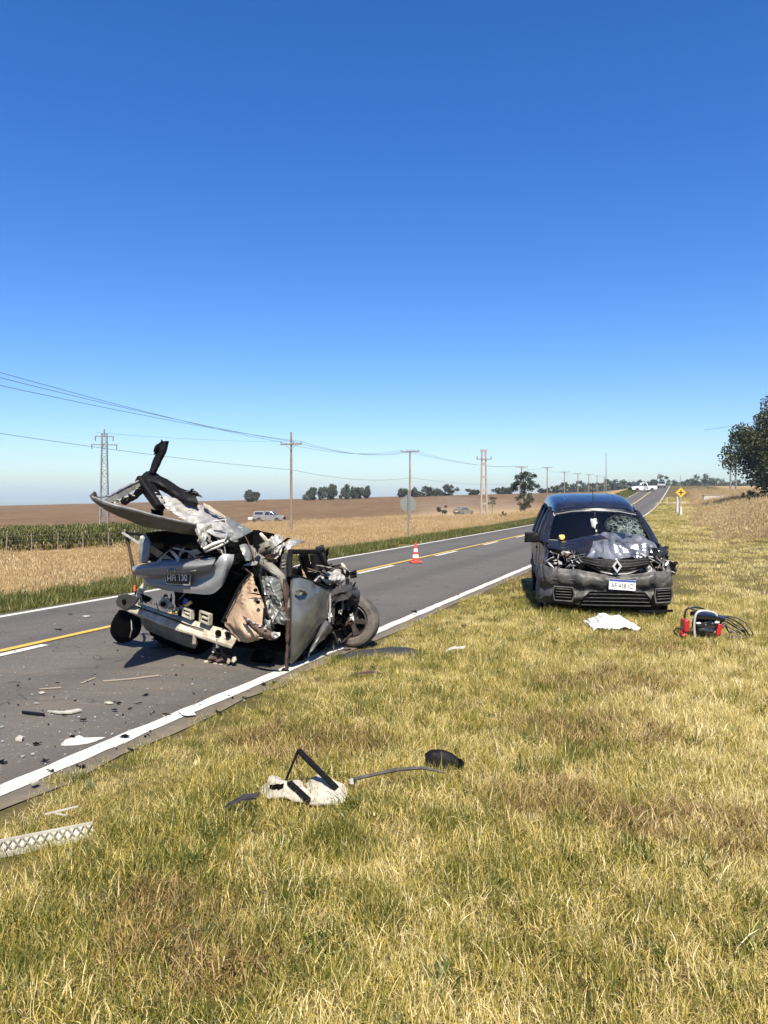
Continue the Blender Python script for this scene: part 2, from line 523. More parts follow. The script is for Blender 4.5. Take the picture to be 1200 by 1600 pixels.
def asphalt_mat():
    m, nt, b = new_mat('asphalt')
    pos = world_pos(nt)
    n1 = noise(nt, .5, 5, .6, pos); n2 = noise(nt, 60, 4, .8, pos); n3 = noise(nt, 5, 7, .8, pos)
    c = ramp(nt, n1, [(.3, (.048, .044, .039)), (.7, (.072, .066, .058))])
    v = N(nt, 'ShaderNodeTexVoronoi'); v.inputs['Scale'].default_value = 75
    nt.links.new(pos, v.inputs['Vector'])
    c = mixc(nt, ramp(nt, n2, [(.35, .0), (.75, .75)]), c, (.115, .104, .090))
    c = mixc(nt, ramp(nt, v.outputs['Color'], [(.86, 0.), (.93, .7)]), c, (.22, .205, .185))
    c = mixc(nt, ramp(nt, n3, [(.55, 0.), (.8, .5)]), c, (.082, .067, .052))
    # dry tan dust rubbed in along the lane of the wreck
    sep = N(nt, 'ShaderNodeSeparateXYZ'); nt.links.new(pos, sep.inputs[0])
    mp = N(nt, 'ShaderNodeMapping'); mp.inputs['Rotation'].default_value = (0, 0, R(-8)); mp.inputs['Scale'].default_value = (.45, 2.2, 1)
    nt.links.new(pos, mp.inputs[0])
    d = N(nt, 'ShaderNodeVectorMath', operation='DISTANCE'); nt.links.new(pos, d.inputs[0]); d.inputs[1].default_value = (-2.6, 6.6, 0)
    near = ramp(nt, d.outputs['Value'], [(0.0, 1.0), (1.0, 0.0)])
    mr = N(nt, 'ShaderNodeMapRange'); mr.inputs[1].default_value = .4; mr.inputs[2].default_value = 2.8; mr.inputs[3].default_value = 1; mr.inputs[4].default_value = 0
    nt.links.new(d.outputs['Value'], mr.inputs[0])
    st = ramp(nt, noise(nt, 1.6, 6, .7, mp.outputs[0], .3), [(.42, 0.), (.66, .35)])
    mu = N(nt, 'ShaderNodeMath', operation='MULTIPLY'); nt.links.new(st, mu.inputs[0]); nt.links.new(mr.outputs[0], mu.inputs[1])
    c = mixc(nt, mu.outputs[0], c, (.15, .115, .078))
    # hairline cracks and darker wheel tracks
    vc = N(nt, 'ShaderNodeTexVoronoi', feature='DISTANCE_TO_EDGE'); vc.inputs['Scale'].default_value = .55
    wob = N(nt, 'ShaderNodeVectorMath', operation='ADD'); nz = N(nt, 'ShaderNodeTexNoise'); nz.inputs['Scale'].default_value = 1.8; nz.inputs['Detail'].default_value = 6
    nt.links.new(pos, nz.inputs['Vector']); nt.links.new(pos, wob.inputs[0]); nt.links.new(nz.outputs['Color'], wob.inputs[1]); nt.links.new(wob.outputs[0], vc.inputs['Vector'])
    ck = ramp(nt, vc.outputs['Distance'], [(.0, .75), (.006, 0.)])
    c = mixc(nt, ck, c, (.012, .011, .010))
    dt = N(nt, 'ShaderNodeVectorMath', operation='DOT_PRODUCT'); nt.links.new(pos, dt.inputs[0]); dt.inputs[1].default_value = (RN[0], RN[1], 0)
    sn = N(nt, 'ShaderNodeMath', operation='MULTIPLY'); nt.links.new(dt.outputs['Value'], sn.inputs[0]); sn.inputs[1].default_value = 3.9
    si = N(nt, 'ShaderNodeMath', operation='SINE'); nt.links.new(sn.outputs[0], si.inputs[0])
    tk = ramp(nt, si.outputs[0], [(.1, 0.), (.9, .28)])
    c = mixc(nt, tk, c, (.034, .032, .029))
    eg = N(nt, 'ShaderNodeMapRange'); eg.inputs[1].default_value = U_R+.02; eg.inputs[2].default_value = U_R-.16; eg.inputs[3].default_value = 0; eg.inputs[4].default_value = 1
    nt.links.new(dt.outputs['Value'], eg.inputs[0])
    en = N(nt, 'ShaderNodeMath', operation='MULTIPLY'); nt.links.new(eg.outputs[0], en.inputs[0]); nt.links.new(ramp(nt, noise(nt, 7, 6, .75, pos), [(.3, .25), (.6, 1.)]), en.inputs[1])
    c = mixc(nt, en.outputs[0], c, (.13, .105, .072))
    nt.links.new(c, b.inputs['Base Color'])
    b.inputs['Roughness'].default_value = .85; b.inputs['Specular IOR Level'].default_value = .25
    bn = N(nt, 'ShaderNodeBump'); bn.inputs['Strength'].default_value = .5; bn.inputs['Distance'].default_value = .006
    nt.links.new(n2, bn.inputs['Height']); nt.links.new(bn.outputs[0], b.inputs['Normal'])
    return m

def line_mat(name, col, wear):
    m, nt, b = new_mat(name)
    pos = world_pos(nt)
    n = noise(nt, 24, 7, .8, pos); n2 = noise(nt, 1.5, 4, .6, pos)
    n4 = noise(nt, 6, 7, .75, pos)
    k0 = ramp(nt, n, [(.62-wear*.2, 0.), (.74-wear*.15, .85)])
    k1 = ramp(nt, n4, [(.62, 0.), (.72, .7)])
    mxk = N(nt, 'ShaderNodeMath', operation='MAXIMUM'); nt.links.new(k0, mxk.inputs[0]); nt.links.new(k1, mxk.inputs[1]); k = mxk.outputs[0]
    c = mixc(nt, ramp(nt, n2, [(.3, 0.), (.7, .35)]), col, tuple(x*.7 for x in col))
    c = mixc(nt, k, c, (.11, .10, .09))
    nt.links.new(c, b.inputs['Base Color']); b.inputs['Roughness'].default_value = .7
    return m
M['asphalt'] = asphalt_mat()
M['line_white'] = line_mat('line_white', (.46, .44, .39), .45)
M['line_yellow'] = line_mat('line_yellow', (.46, .29, .04), .45)
road = strip_mesh('road', U_R-.22, U_L+.22, -40, 420, 0, M['asphalt'], None, .5, 12, .045, 3)
tag(road, kind='structure')
strip_mesh('edge_line', U_R-.06, U_R+.075, -30, 420, .005, M['line_white'], road, .2, 1, .010, 5)
strip_mesh('edge_line', U_L-.07, U_L+.07, -30, 420, .005, M['line_white'], road, .5, 1, .006, 6)
strip_mesh('centre_line', U_C+.01, U_C+.13, -30, 420, .005, M['line_yellow'], road, .4, 1, .005, 7)
for k in range(-3, 60):
    s0 = 14.75 + 5.22*k
    strip_mesh('centre_dash', U_C-.16, U_C-.05, s0, s0+2.05, .005, M['line_white'], road, .4, 1, .004, 20+k)

# ------------------------------------------------------------------ grass, scattered as instanced tufts (stuff)
def blade_mat(name, stops, scale=.5, transl=.35, shift=.35, bias=0.0, across=0.0):
    """colour from a per-blade value, drifting with large soft patches of the ground"""
    m, nt, b = new_mat(name)
    nt.nodes.remove(b)
    at = N(nt, 'ShaderNodeAttribute', attribute_name='tint').outputs['Fac']
    pos = world_pos(nt)
    n1 = noise(nt, scale, 4, .6, pos)
    n2 = noise(nt, scale*5, 3, .6, pos)
    oi = N(nt, 'ShaderNodeObjectInfo').outputs['Random']
    def madd(a, k, c):
        q = N(nt, 'ShaderNodeMath', operation='MULTIPLY_ADD'); nt.links.new(a, q.inputs[0]); q.inputs[1].default_value = k
        if hasattr(c, 'is_output'): nt.links.new(c, q.inputs[2])
        else: q.inputs[2].default_value = c
        return q.outputs[0]
    f = madd(n1, shift*2.4, bias-shift*1.2)
    f = madd(n2, shift*1.7, madd(f, 1.0, -shift*.85))
    n3 = noise(nt, scale*.3, 3, .5, pos)
    f = madd(n3, shift*1.4, madd(f, 1.0, -shift*.7))
    f = madd(oi, .18, madd(f, 1.0, -.09))
    f = madd(at, 1.0, f)
    if across:                     # the verge gets drier away from the road
        dt = N(nt, 'ShaderNodeVectorMath', operation='DOT_PRODUCT'); nt.links.new(pos, dt.inputs[0]); dt.inputs[1].default_value = (RN[0], RN[1], 0)
        mr = N(nt, 'ShaderNodeMapRange'); mr.inputs[1].default_value = 2.5; mr.inputs[2].default_value = -4.5; mr.inputs[3].default_value = -.05; mr.inputs[4].default_value = across
        nt.links.new(dt.outputs['Value'], mr.inputs[0])
        ad = N(nt, 'ShaderNodeMath', operation='ADD'); nt.links.new(f, ad.inputs[0]); nt.links.new(mr.outputs[0], ad.inputs[1]); f = ad.outputs[0]
    c = ramp(nt, f, [(p_, tuple(v*.80 for v in c_)) for p_, c_ in stops])
    df = N(nt, 'ShaderNodeBsdfDiffuse'); tl = N(nt, 'ShaderNodeBsdfTranslucent'); gl = N(nt, 'ShaderNodeBsdfGlossy')
    gl.inputs['Roughness'].default_value = .45; gl.inputs[0].default_value = (.5, .5, .45, 1)
    nt.links.new(c, df.inputs[0]); nt.links.new(c, tl.inputs[0])
    m1 = N(nt, 'ShaderNodeMixShader'); m1.inputs[0].default_value = transl
    nt.links.new(df.outputs[0], m1.inputs[1]); nt.links.new(tl.outputs[0], m1.inputs[2])
    m2 = N(nt, 'ShaderNodeMixShader'); m2.inputs[0].default_value = .05
    nt.links.new(m1.outputs[0], m2.inputs[1]); nt.links.new(gl.outputs[0], m2.inputs[2])
    nt.links.new(m2.outputs[0], nt.nodes['Material Output'].inputs[0])
    return m

def tuft(rnd, nb, spread, h0, h1, w, lean, tint0, tint1, lying=.25, seg=3, heads=0.0):
    vs = []; fs = []; tint = []
    for _ in range(nb):
        r = spread*math.sqrt(rnd.random()); a = rnd.uniform(0, 6.283)
        bx, by = r*math.cos(a), r*math.sin(a)
        h = rnd.uniform(h0, h1)*(1-.3*r/spread)
        ld = rnd.uniform(0, 6.283)
        le = rnd.gauss(lean, lean*.5)
        if rnd.random() < lying: le = rnd.uniform(1.0, 1.9); h *= 1.0
        ww = w*rnd.uniform(.6, 1.3)
        t = rnd.uniform(tint0, tint1) if rnd.random() < .8 else rnd.random()
        sx, sy = -math.sin(ld), math.cos(ld)
        fa = rnd.uniform(-.9, .9)
        sx, sy = sx*math.cos(fa)-sy*math.sin(fa), sx*math.sin(fa)+sy*math.cos(fa)
        base = len(vs)
        x, y, z = bx, by, -.01
        ang = le*.3
        for k in range(seg+1):
            q = 1-k/seg
            wk = ww*(.35+.65*q)*.5 if k < seg else ww*.06
            vs.append((x-sx*wk, y-sy*wk, z)); vs.append((x+sx*wk, y+sy*wk, z))
            tint += [t, t]
            ang2 = ang
            x += math.sin(ang2)*math.cos(ld)*h/seg; y += math.sin(ang2)*math.sin(ld)*h/seg; z += max(.0, math.cos(ang2))*h/seg
            ang += le/seg*1.1
            if k:
                i = base+2*k-2
                fs.append((i, i+1, i+3, i+2))
        if heads and rnd.random() < heads:
            i = len(vs); hh = h*.22; hw = w*1.9
            x -= math.cos(ld)*.0
            vs += [(x-sx*hw, y-sy*hw, z-hh*.55), (x, y, z-hh), (x+sx*hw, y+sy*hw, z-hh*.55), (x, y, z+hh*.2)]
            tint += [min(1, t+.12)]*4; fs.append((i, i+1, i+2, i+3))
    me = bpy.data.meshes.new('tuft'); me.from_pydata(vs, [], fs)
    at = me.attributes.new('tint', 'FLOAT', 'POINT'); at.data.foreach_set('value', tint)
    return me

def scatter(name, label, cat, pts, scl, meshes, mat, seed=0, tilt=.12):
    """points that carry tufts; one object of kind stuff"""
    rs = np.random.RandomState(seed)
    src = bpy.data.collections.new(name+'_tufts')
    for me in meshes:
        me.materials.append(mat)
        src.objects.link(bpy.data.objects.new('tuft', me))
    n = len(pts)
    me = bpy.data.meshes.new(name)
    me.vertices.add(n); me.vertices.foreach_set('co', np.asarray(pts, np.float32).ravel())
    rot = np.stack([rs.normal(0, tilt, n), rs.normal(0, tilt, n), rs.uniform(0, 6.283, n)], -1)
    a = me.attributes.new('rot', 'FLOAT_VECTOR', 'POINT'); a.data.foreach_set('vector', rot.astype(np.float32).ravel())
    a = me.attributes.new('scl', 'FLOAT', 'POINT'); a.data.foreach_set('value', np.asarray(scl, np.float32))
    a = me.attributes.new('idx', 'INT', 'POINT'); a.data.foreach_set('value', rs.randint(0, len(meshes), n).astype(np.int32))
    o = link(name, me)
    ng = bpy.data.node_groups.new(name, 'GeometryNodeTree')
    ng.interface.new_socket('Geometry', in_out='INPUT', socket_type='NodeSocketGeometry')
    ng.interface.new_socket('Geometry', in_out='OUTPUT', socket_type='NodeSocketGeometry')
    gi = ng.nodes.new('NodeGroupInput'); go = ng.nodes.new('NodeGroupOutput')
    ci = ng.nodes.new('GeometryNodeCollectionInfo'); ci.inputs['Collection'].default_value = src
    ci.inputs['Separate Children'].default_value = True; ci.inputs['Reset Children'].default_value = True
    ip = ng.nodes.new('GeometryNodeInstanceOnPoints'); ip.inputs['Pick Instance'].default_value = True
    def named(nm, ty):
        q = ng.nodes.new('GeometryNodeInputNamedAttribute'); q.data_type = ty; q.inputs['Name'].default_value = nm
        return q.outputs['Attribute']
    L = ng.links.new
    L(gi.outputs[0], ip.inputs['Points']); L(ci.outputs[0], ip.inputs['Instance'])
    L(named('idx', 'INT'), ip.inputs['Instance Index']); L(named('scl', 'FLOAT'), ip.inputs['Scale'])
    er = ng.nodes.new('FunctionNodeEulerToRotation'); L(named('rot', 'FLOAT_VECTOR'), er.inputs[0]); L(er.outputs[0], ip.inputs['Rotation'])
    L(ip.outputs[0], go.inputs[0])
    md = o.modifiers.new('tufts', 'NODES'); md.node_group = ng
    tag(o, label, cat, kind='stuff')
    return o

def field_points(n, D0, D1, power, px0, px1, keep, seed):
    """random ground points D0..D1 ahead; power 1 = even over the ground, lower = thinning out with distance"""
    rs = np.random.RandomState(seed)
    out = []
    t = rs.random_sample(n)
    e = power+1
    D = (D0**e+(D1**e-D0**e)*t)**(1/e)
    px = rs.uniform(px0, px1, n)
    x = (px-600)/FPX*D
    m = keep(x, D)
    x, D = x[m], D[m]
    return np.stack([x, D, ground_z(x, D)], -1)

_rnd = random.Random(11)
STRAW = [(0.0, (.06, .080, .012)), (.2, (.14, .15, .022)), (.36, (.25, .225, .034)), (.55, (.47, .37, .075)), (.75, (.67, .515, .17)), (1.0, (.86, .73, .40))]
near_mat = blade_mat('verge_grass', STRAW, .55, .30, .46, .075, .20)
near_tufts = [tuft(_rnd, 130, .17, .04, .14, .0036, .8, .2, .9, .38) for _ in range(6)] + \
             [tuft(_rnd, 90, .13, .06, .19, .0045, .65, .0, .45, .2) for _ in range(4)] + \
             [tuft(_rnd, 120, .20, .03, .13, .0034, 1.1, .5, 1.0, .65) for _ in range(5)]
def right_verge(x, y):
    u, s = us(x, y); u = u-bend(s)
    return u < 3.34 + .08*np.sin(s*2.1)+.06*np.sin(s*5.3+1)+.13*np.sin(x*37+y*23)
p1 = field_points(23000, 1.3, 13, 1, -400, 1600, right_verge, 1)
rs_ = np.random.RandomState(5)
s1 = rs_.uniform(.6, 1.1, len(p1))
u_ = us(p1[:, 0], p1[:, 1])[0]
s1 *= np.where(u_ > 2.7, .65, 1)
_vo = np.array([(951-600)/FPX*10.55, 10.55])
_rv = np.random.RandomState(77)
_n = 420                                      # the grass stands taller against the van's bumper
_lx, _ly = _rv.uniform(-1.15, 1.15, _n), _rv.uniform(-.55, .05, _n)
_vx = _vo[0]+_lx*.989+_ly*.15; _vy = _vo[1]-_lx*.15+_ly*.989
p1 = np.vstack([p1, np.stack([_vx, _vy, ground_z(_vx, _vy)], -1)]); s1 = np.concatenate([s1, _rv.uniform(1.0, 1.6, _n)])
scatter('verge_grass', 'short yellow green mown grass over the whole near verge', 'grass', p1, s1, near_tufts, near_mat, 1)

# brown dead patches and a few green weeds
dead_mat = blade_mat('dead_grass', [(0., (.06, .04, .018)), (.4, (.17, .105, .04)), (.7, (.33, .215, .085)), (1., (.55, .41, .18))], .8, .2, .2, .0)
_dp = []
for cx_, cy_, r_, n_ in ((925, 1142, .45, 70), (482, 1168, .40, 60), (945, 1068, .5, 70), (1090, 1290, .3, 36), (240, 1440, .2, 16), (1010, 1010, .5, 50), (860, 1255, .3, 40), (300, 1500, .22, 26)):
    D_ = 1.7*FPX/(cy_-HORIZON); x_ = (cx_-600)/FPX*D_
    for _ in range(int(n_*1.1)):
        a_ = _rnd.uniform(0, 6.283); q_ = r_*math.sqrt(_rnd.random())
        _dp.append((x_+q_*math.cos(a_)*1.3, D_+q_*math.sin(a_)))
_dp = np.array(_dp); _dp = np.column_stack([_dp, ground_z(_dp[:, 0], _dp[:, 1])])
scatter('dead_grass', 'brown dead patches in the near verge', 'grass', _dp, np.random.RandomState(3).uniform(1.0, 1.4, len(_dp)), [tuft(_rnd, 80, .12, .04, .14, .0042, 1.0, .1, .9, .5) for _ in range(4)], dead_mat, 8)
weed_mat = blade_mat('weeds', [(0., (.03, .05, .010)), (.5, (.07, .10, .018)), (1., (.16, .18, .04))], .8, .3, .2, .0)
_wp = field_points(420, 1.6, 12, 1, -300, 1500, right_verge, 55)
scatter('verge_weeds', 'small dark green weeds dotted through the near verge', 'weeds', _wp, np.random.RandomState(2).uniform(.6, 1.3, len(_wp)), [tuft(_rnd, 34, .07, .06, .16, .010, .9, .1, .9, .2) for _ in range(4)], weed_mat, 9)

far_tufts = [tuft(_rnd, 120, .34, .05, .15, .008, .8, .15, .9, .4) for _ in range(6)]
p2 = field_points(26000, 11.5, 120, .35, -60, 1500, right_verge, 2)
s2 = np.random.RandomState(6).uniform(.8, 1.2, len(p2))*np.interp(p2[:, 1], [11, 30, 110], [.8, 1.0, 2.0])
scatter('far_verge_grass', 'short yellow green verge grass behind the van', 'grass', p2, s2, far_tufts, near_mat, 2)

# left verge: green strip next to the road, then tall tan grass
def left_strip(x, y):
    u, s = us(x, y); u = u-bend(s)
    lim = 12.6+.6*np.sin(s*.35)+.4*np.sin(s*.9)
    return (u > 9.15+.08*np.sin(s*1.7)) & (u < lim)
green_mat = blade_mat('green_verge', [(0., (.035, .055, .010)), (.35, (.075, .095, .016)), (.6, (.145, .145, .030)), (.85, (.28, .23, .06)), (1., (.45, .35, .13))], .5, .25, .25, -.02)
green_tufts = [tuft(_rnd, 100, .28, .10, .30, .010, .6, .1, .7, .2) for _ in range(5)]
p3 = field_points(60000, 11, 170, .3, -400, 1050, left_strip, 3)
s3 = np.random.RandomState(7).uniform(.7, 1.2, len(p3))*np.interp(p3[:, 1], [11, 40, 170], [.9, 1.0, 2.2])
scatter('left_verge_grass', 'strip of darker green grass along the far edge of the road', 'grass', p3, s3, green_tufts, green_mat, 3)

def left_dry(x, y):
    u, s = us(x, y); u = u-bend(s)
    lim = 12.2+.6*np.sin(s*.35)+.4*np.sin(s*.9)
    hole = np.sin(x*1.1)*np.sin(y*.8+1)+.6*np.sin(x*2.7+2)*np.sin(y*1.9)
    return (hole > -1.05) & (u > lim) & (u < np.interp(y, [20, 60, 120, 160], [60, 58, 62, 40])) & ~corn_region(x, y) & (y < np.where(600+FPX*x/y < 330, 48, 135))
dry_mat = blade_mat('dry_grass', [(0., (.20, .13, .055)), (.3, (.36, .235, .10)), (.6, (.50, .345, .16)), (1., (.64, .50, .29))], .16, .3, .42, -.03)
dry_tufts = [tuft(_rnd, 100, .34, .15, .55, .009, .55, .1, 1.0, .15, 3, .4) for _ in range(6)]
p4 = field_points(30000, 13, 140, .15, -500, 1000, left_dry, 4)
s4 = (np.random.RandomState(8).uniform(.5, 1.1, len(p4))*(.75+.35*np.sin(p4[:, 0]*.45+1)*np.sin(p4[:, 1]*.31)))*np.interp(p4[:, 1], [13, 30, 140], [.8, 1.0, 1.25])
scatter('dry_grass', 'tall dry tan grass in the low ground beyond the road', 'grass', p4, s4, dry_tufts, dry_mat, 4, .1)

def right_dry(x, y):
    u, s = us(x, y); u = u-bend(s)
    edge = np.interp(s, [14, 22, 30, 45, 100], [6.0, 3.0, 1.9, .8, .6])
    clump = np.sin(x*.8+1)*np.sin(y*.55)+.5*np.sin(x*1.9)*np.sin(y*1.3+2)
    return (-u > edge+.6*np.sin(s*.5)) & (s > 16) & (clump+np.clip((-u-edge)/7, 0, 1)*1.6 > -.35)
p5 = field_points(24000, 16, 150, .3, 900, 1600, right_dry, 9)
s5 = np.random.RandomState(9).uniform(.4, 1.15, len(p5))*np.interp(p5[:, 1], [16, 40, 150], [.8, 1.0, 1.5])
brown_mat = blade_mat('brown_grass', [(0., (.13, .085, .04)), (.3, (.26, .165, .075)), (.6, (.40, .275, .14)), (1., (.55, .43, .26))], .2, .3, .3, -.02)
scatter('brown_grass', 'rough brown dry grass on the slope right of the van', 'grass', p5, s5, [m.copy() for m in dry_tufts], brown_mat, 5, .15)
for me in bpy.data.meshes:
    pass

# maize stand
def maize(rnd):
    vs = []; fs = []; tint = []
    for k in range(5):
        bx, by = rnd.uniform(-.35, .35), rnd.uniform(-.35, .35)
        h = rnd.uniform(1.0, 1.35)
        i = len(vs)
        vs += [(bx-.012, by, 0), (bx+.012, by, 0), (bx+.006, by, h), (bx-.006, by, h)]; tint += [.75]*4; fs.append((i, i+1, i+2, i+3))
        for j in range(9):
            z = h*(.12+.1*j); a = rnd.uniform(0, 6.28); ln = rnd.uniform(.28, .5)
            ca, sa = math.cos(a), math.sin(a); w = .03
            t = rnd.uniform(.05, .55) + (.35 if j < 3 else 0)
            i = len(vs)
            for q, (d, dz) in enumerate(((0, 0), (.45, .16), (1.0, -.04))):
                ww = w*(.6, 1, .1)[q]
                vs += [(bx+ca*ln*d-sa*ww, by+sa*ln*d+ca*ww, z+dz*1.2), (bx+ca*ln*d+sa*ww, by+sa*ln*d-ca*ww, z+dz*1.2)]
                tint += [t, t]
            fs += [(i, i+1, i+3, i+2), (i+2, i+3, i+5, i+4)]
    me = bpy.data.meshes.new('maize'); me.from_pydata(vs, [], fs)
    at = me.attributes.new('tint', 'FLOAT', 'POINT'); at.data.foreach_set('value', tint)
    return me
maize_mat = blade_mat('maize', [(0., (.045, .058, .014)), (.4, (.115, .115, .028)), (.7, (.26, .215, .06)), (1., (.48, .38, .17))], .3, .25, .2, -.05)
p6 = field_points(5200, 42, 75, 1, -400, 330, lambda x, y: corn_region(x, y), 12)
scatter('maize_field', 'dense stand of green maize with tan stalks at the far left', 'maize', p6, np.random.RandomState(4).uniform(.85, 1.12, len(p6)), [maize(_rnd) for _ in range(5)], maize_mat, 6, .06)

# ------------------------------------------------------------------ materials of the background
M['wood_pole'] = surf('weathered_wood', (.20, .155, .11), .85, var=.3, scale=5, bump=.3)
M['grey_steel'] = surf('grey_steel', (.24, .245, .24), .55, .5, var=.2, scale=4)
M['concrete'] = surf('weathered_concrete', (.34, .29, .235), .9, var=.25, scale=3, dirt=(.16, .13, .10), dirt_amt=.4, bump=.2)
M['insulator'] = surf('brown_ceramic', (.12, .07, .05), .3)
M['wire'] = surf('wire', (.10, .11, .12), .6, .4, var=.1)
M['whitewash'] = surf('whitewash', (.50, .48, .43), .8, var=.12, scale=6, dirt=(.35, .30, .22), dirt_amt=.35, bump=.2)
M['sign_back'] = surf('sign_back_grey', (.20, .21, .19), .5, .3, var=.1, scale=4, dirt=(.25, .22, .17), dirt_amt=.3)
M['sign_yellow'] = surf('sign_yellow', (.80, .46, .03), .45, var=.06)
M['cone_orange'] = surf('cone_orange', (.78, .06, .025), .45, var=.08, dirt=(.25, .10, .06), dirt_amt=.2)
M['cone_white'] = surf('cone_white', (.82, .80, .75), .4, var=.05, dirt=(.4, .33, .28), dirt_amt=.2)
M['bark'] = surf('bark', (.085, .065, .05), .95, var=.35, scale=6, bump=.6, bscale=14)
M['dirt_road'] = surf('pale_dirt', (.46, .36, .25), .95, var=.15, scale=.6)

def utility_pole(px, D, top_py, label, arm=1.25, ins=4, spare=.55, group='utility poles along the road', r=.12):
    g = on_ground(px, D)
    top = P(px, top_py, D).z
    h = top-g.z
    t = empty('utility_pole', g, 0, label, 'pole', group)
    m = MB(); m.tube([(0, 0, -.4), (0, 0, h*.5), (0, 0, h)], [r, r*.85, r*.65], 10); m.build('pole', M['wood_pole'], t, True)
    zc = h-spare
    ax = Vector((math.cos(R(-20)), math.sin(R(-20)), 0))
    m = MB(); m.bar(Vector((0, -.13, zc))-ax*arm, Vector((0, -.13, zc))+ax*arm, .11, .13); m.build('crossarm', M['wood_pole'], t)
    m = MB()
    for sgn in (-1, 1):
        m.bar(Vector((0, -.16, zc-.5)), Vector((0, -.16, zc-.05))+ax*(.6*sgn), .03, .03)
    m.build('brace', M['grey_steel'], t)
    pts = []
    for k in range(ins):
        f = -1+2*k/(ins-1)
        if ins == 3 and k == 1: f = .25
        q = Vector((0, -.13, zc))+ax*(arm*.94*f)
        m = MB(); m.lathe([(.02, .05), (.02, .13), (.05, .15), (.055, .2), (.03, .24), (.0, .26)], 8, Matrix.Translation(q)); m.build('insulator', M['insulator'], t, True)
        pts.append(g+q+Vector((0, 0, .22)))
    return dict(t=t, g=g, h=h, pts=pts, low=g+Vector((.12, -.12, h*.62)), ax=ax, zc=zc)

_pd = [(455, 72, 675), (640.5, 102, 704.5), (815, 169, 729), (855, 199, 730), (882, 226, 737), (903, 253, 739.5), (920, 281, 741), (933, 308, 743), (944, 336, 745)]
_pn = ['tall brown utility pole with a spike above its crossarm, beside the grey pickup',
       'utility pole with a T crossarm rising behind the round sign',
       'utility pole whose crossarm stands just over the loose tree',
       'utility pole right of the loose tree, nearest the van roof',
       'second utility pole to the right of the loose tree', 'third utility pole to the right of the loose tree',
       'fourth utility pole to the right of the loose tree', 'fifth utility pole right of the loose tree, over the van roof',
       'last and smallest utility pole in the row, over the van roof']
poles = []
for i, ((px, D, ty), lb) in enumerate(zip(_pd, _pn)):
    poles.append(utility_pole(px, D, ty, lb, arm=1.1 if i == 0 else 1.3, ins=3 if i == 0 else 4, spare=1.15 if i == 0 else .12, r=.14 if i < 2 else .16))

def wire(p, q, sag, label, r=.014, group='power lines beside the road'):
    p, q = Vector(p), Vector(q)
    n = 18
    pts = [p.lerp(q, k/n)-Vector((0, 0, sag*4*(k/n)*(1-k/n)))-p for k in range(n+1)]
    m = MB(); m.tube(pts, r, 5)
    o = m.build('power_line', M['wire'], None, True)
    o.location = p
    return tag(o, label, 'power line', group)

# lattice tower and its neighbours
def lattice_tower(px, D, top_py, label):
    g = on_ground(px, D); h = P(px, top_py, D).z-g.z
    t = empty('lattice_tower', g, R(12), label, 'tower')
    w0, w1 = .44, .25
    cs = [(-1, -1), (1, -1), (1, 1), (-1, 1)]
    def c(k, f):
        w = (w0+(w1-w0)*f); return Vector((cs[k][0]*w, cs[k][1]*w, h*f))
    for k in range(4):
        m = MB(); m.bar(c(k, -.02), c(k, 1), .09); m.build('leg', M['grey_steel'], t)
    nseg = 15
    for k in range(4):
        m = MB()
        for j in range(nseg):
            a, b_ = (k, (k+1) % 4) if j % 2 == 0 else ((k+1) % 4, k)
            m.bar(c(a, j/nseg), c(b_, (j+1)/nseg), .05)
            m.bar(c(a, (j+1)/nseg), c(b_, (j+1)/nseg), .04)
        m.build('lattice_face', M['grey_steel'], t)
    for zz, ln in ((h-.35, 1.0), (h-1.25, 1.4)):
        m = MB(); m.bar((-ln, 0, zz), (ln, 0, zz), .12); m.build('crossarm', M['grey_steel'], t)
        for sx in (-1, 1):
            m = MB(); m.tube([(sx*ln*.92, 0, zz-.05), (sx*ln*.92, 0, zz-.5)], .05, 6); m.build('insulator', M['insulator'], t)
    m = MB(); m.tube([(0, 0, h-.3), (0, 0, h+.45)], [.06, .09], 6); m.build('finial', M['grey_steel'], t)
    return t
tw = lattice_tower(163, 84, 677, 'slim steel lattice tower with two short crossarms above the maize')

def twin_tower(px, D, top_py, label, legw=.28, gap0=1.0, gap1=.62, rungs=5, arm=1.0, mat='concrete', cat='tower', name='twin_leg_tower'):
    g = on_ground(px, D); h = P(px, top_py, D).z-g.z
    t = empty(name, g, R(10), label, cat)
    for sx in (-1, 1):
        m = MB(); m.bar((sx*gap0, 0, -.3), (sx*gap1, 0, h), legw, legw*.9, (0, 1, 0), 0, legw*.8, legw*.7); m.build('leg', M[mat], t)
    for k in range(rungs):
        f = (k+1)/rungs
        w = gap0+(gap1-gap0)*f
        m = MB(); m.bar((-w-(.05 if k < rungs-1 else .25), 0, h*f-.1), (w+(.05 if k < rungs-1 else .25), 0, h*f-.1), legw*.8, legw*1.1); m.build('cross_beam', M[mat], t)
    m = MB(); m.bar((-gap1-arm, -.16, h*.86), (gap1+arm, -.16, h*.86), .16); m.build('crossarm', M['grey_steel'], t)
    for sx in (-1, 1):
        m = MB(); m.tube([(sx*(gap1+arm*.9), -.16, h*.86), (sx*(gap1+arm*.9), -.16, h*.86+.45)], .07, 6); m.build('insulator', M['insulator'], t)
    return t
twin_tower(756, 128, 703, 'brown twin leg concrete tower with ladder like cross beams', .30, .52, .30)
twin_tower(1145.5, 150, 715, 'dark twin pole structure beside the large tree', .26, .62, .5, 3, .9, 'grey_steel', 'pole', 'twin_pole')

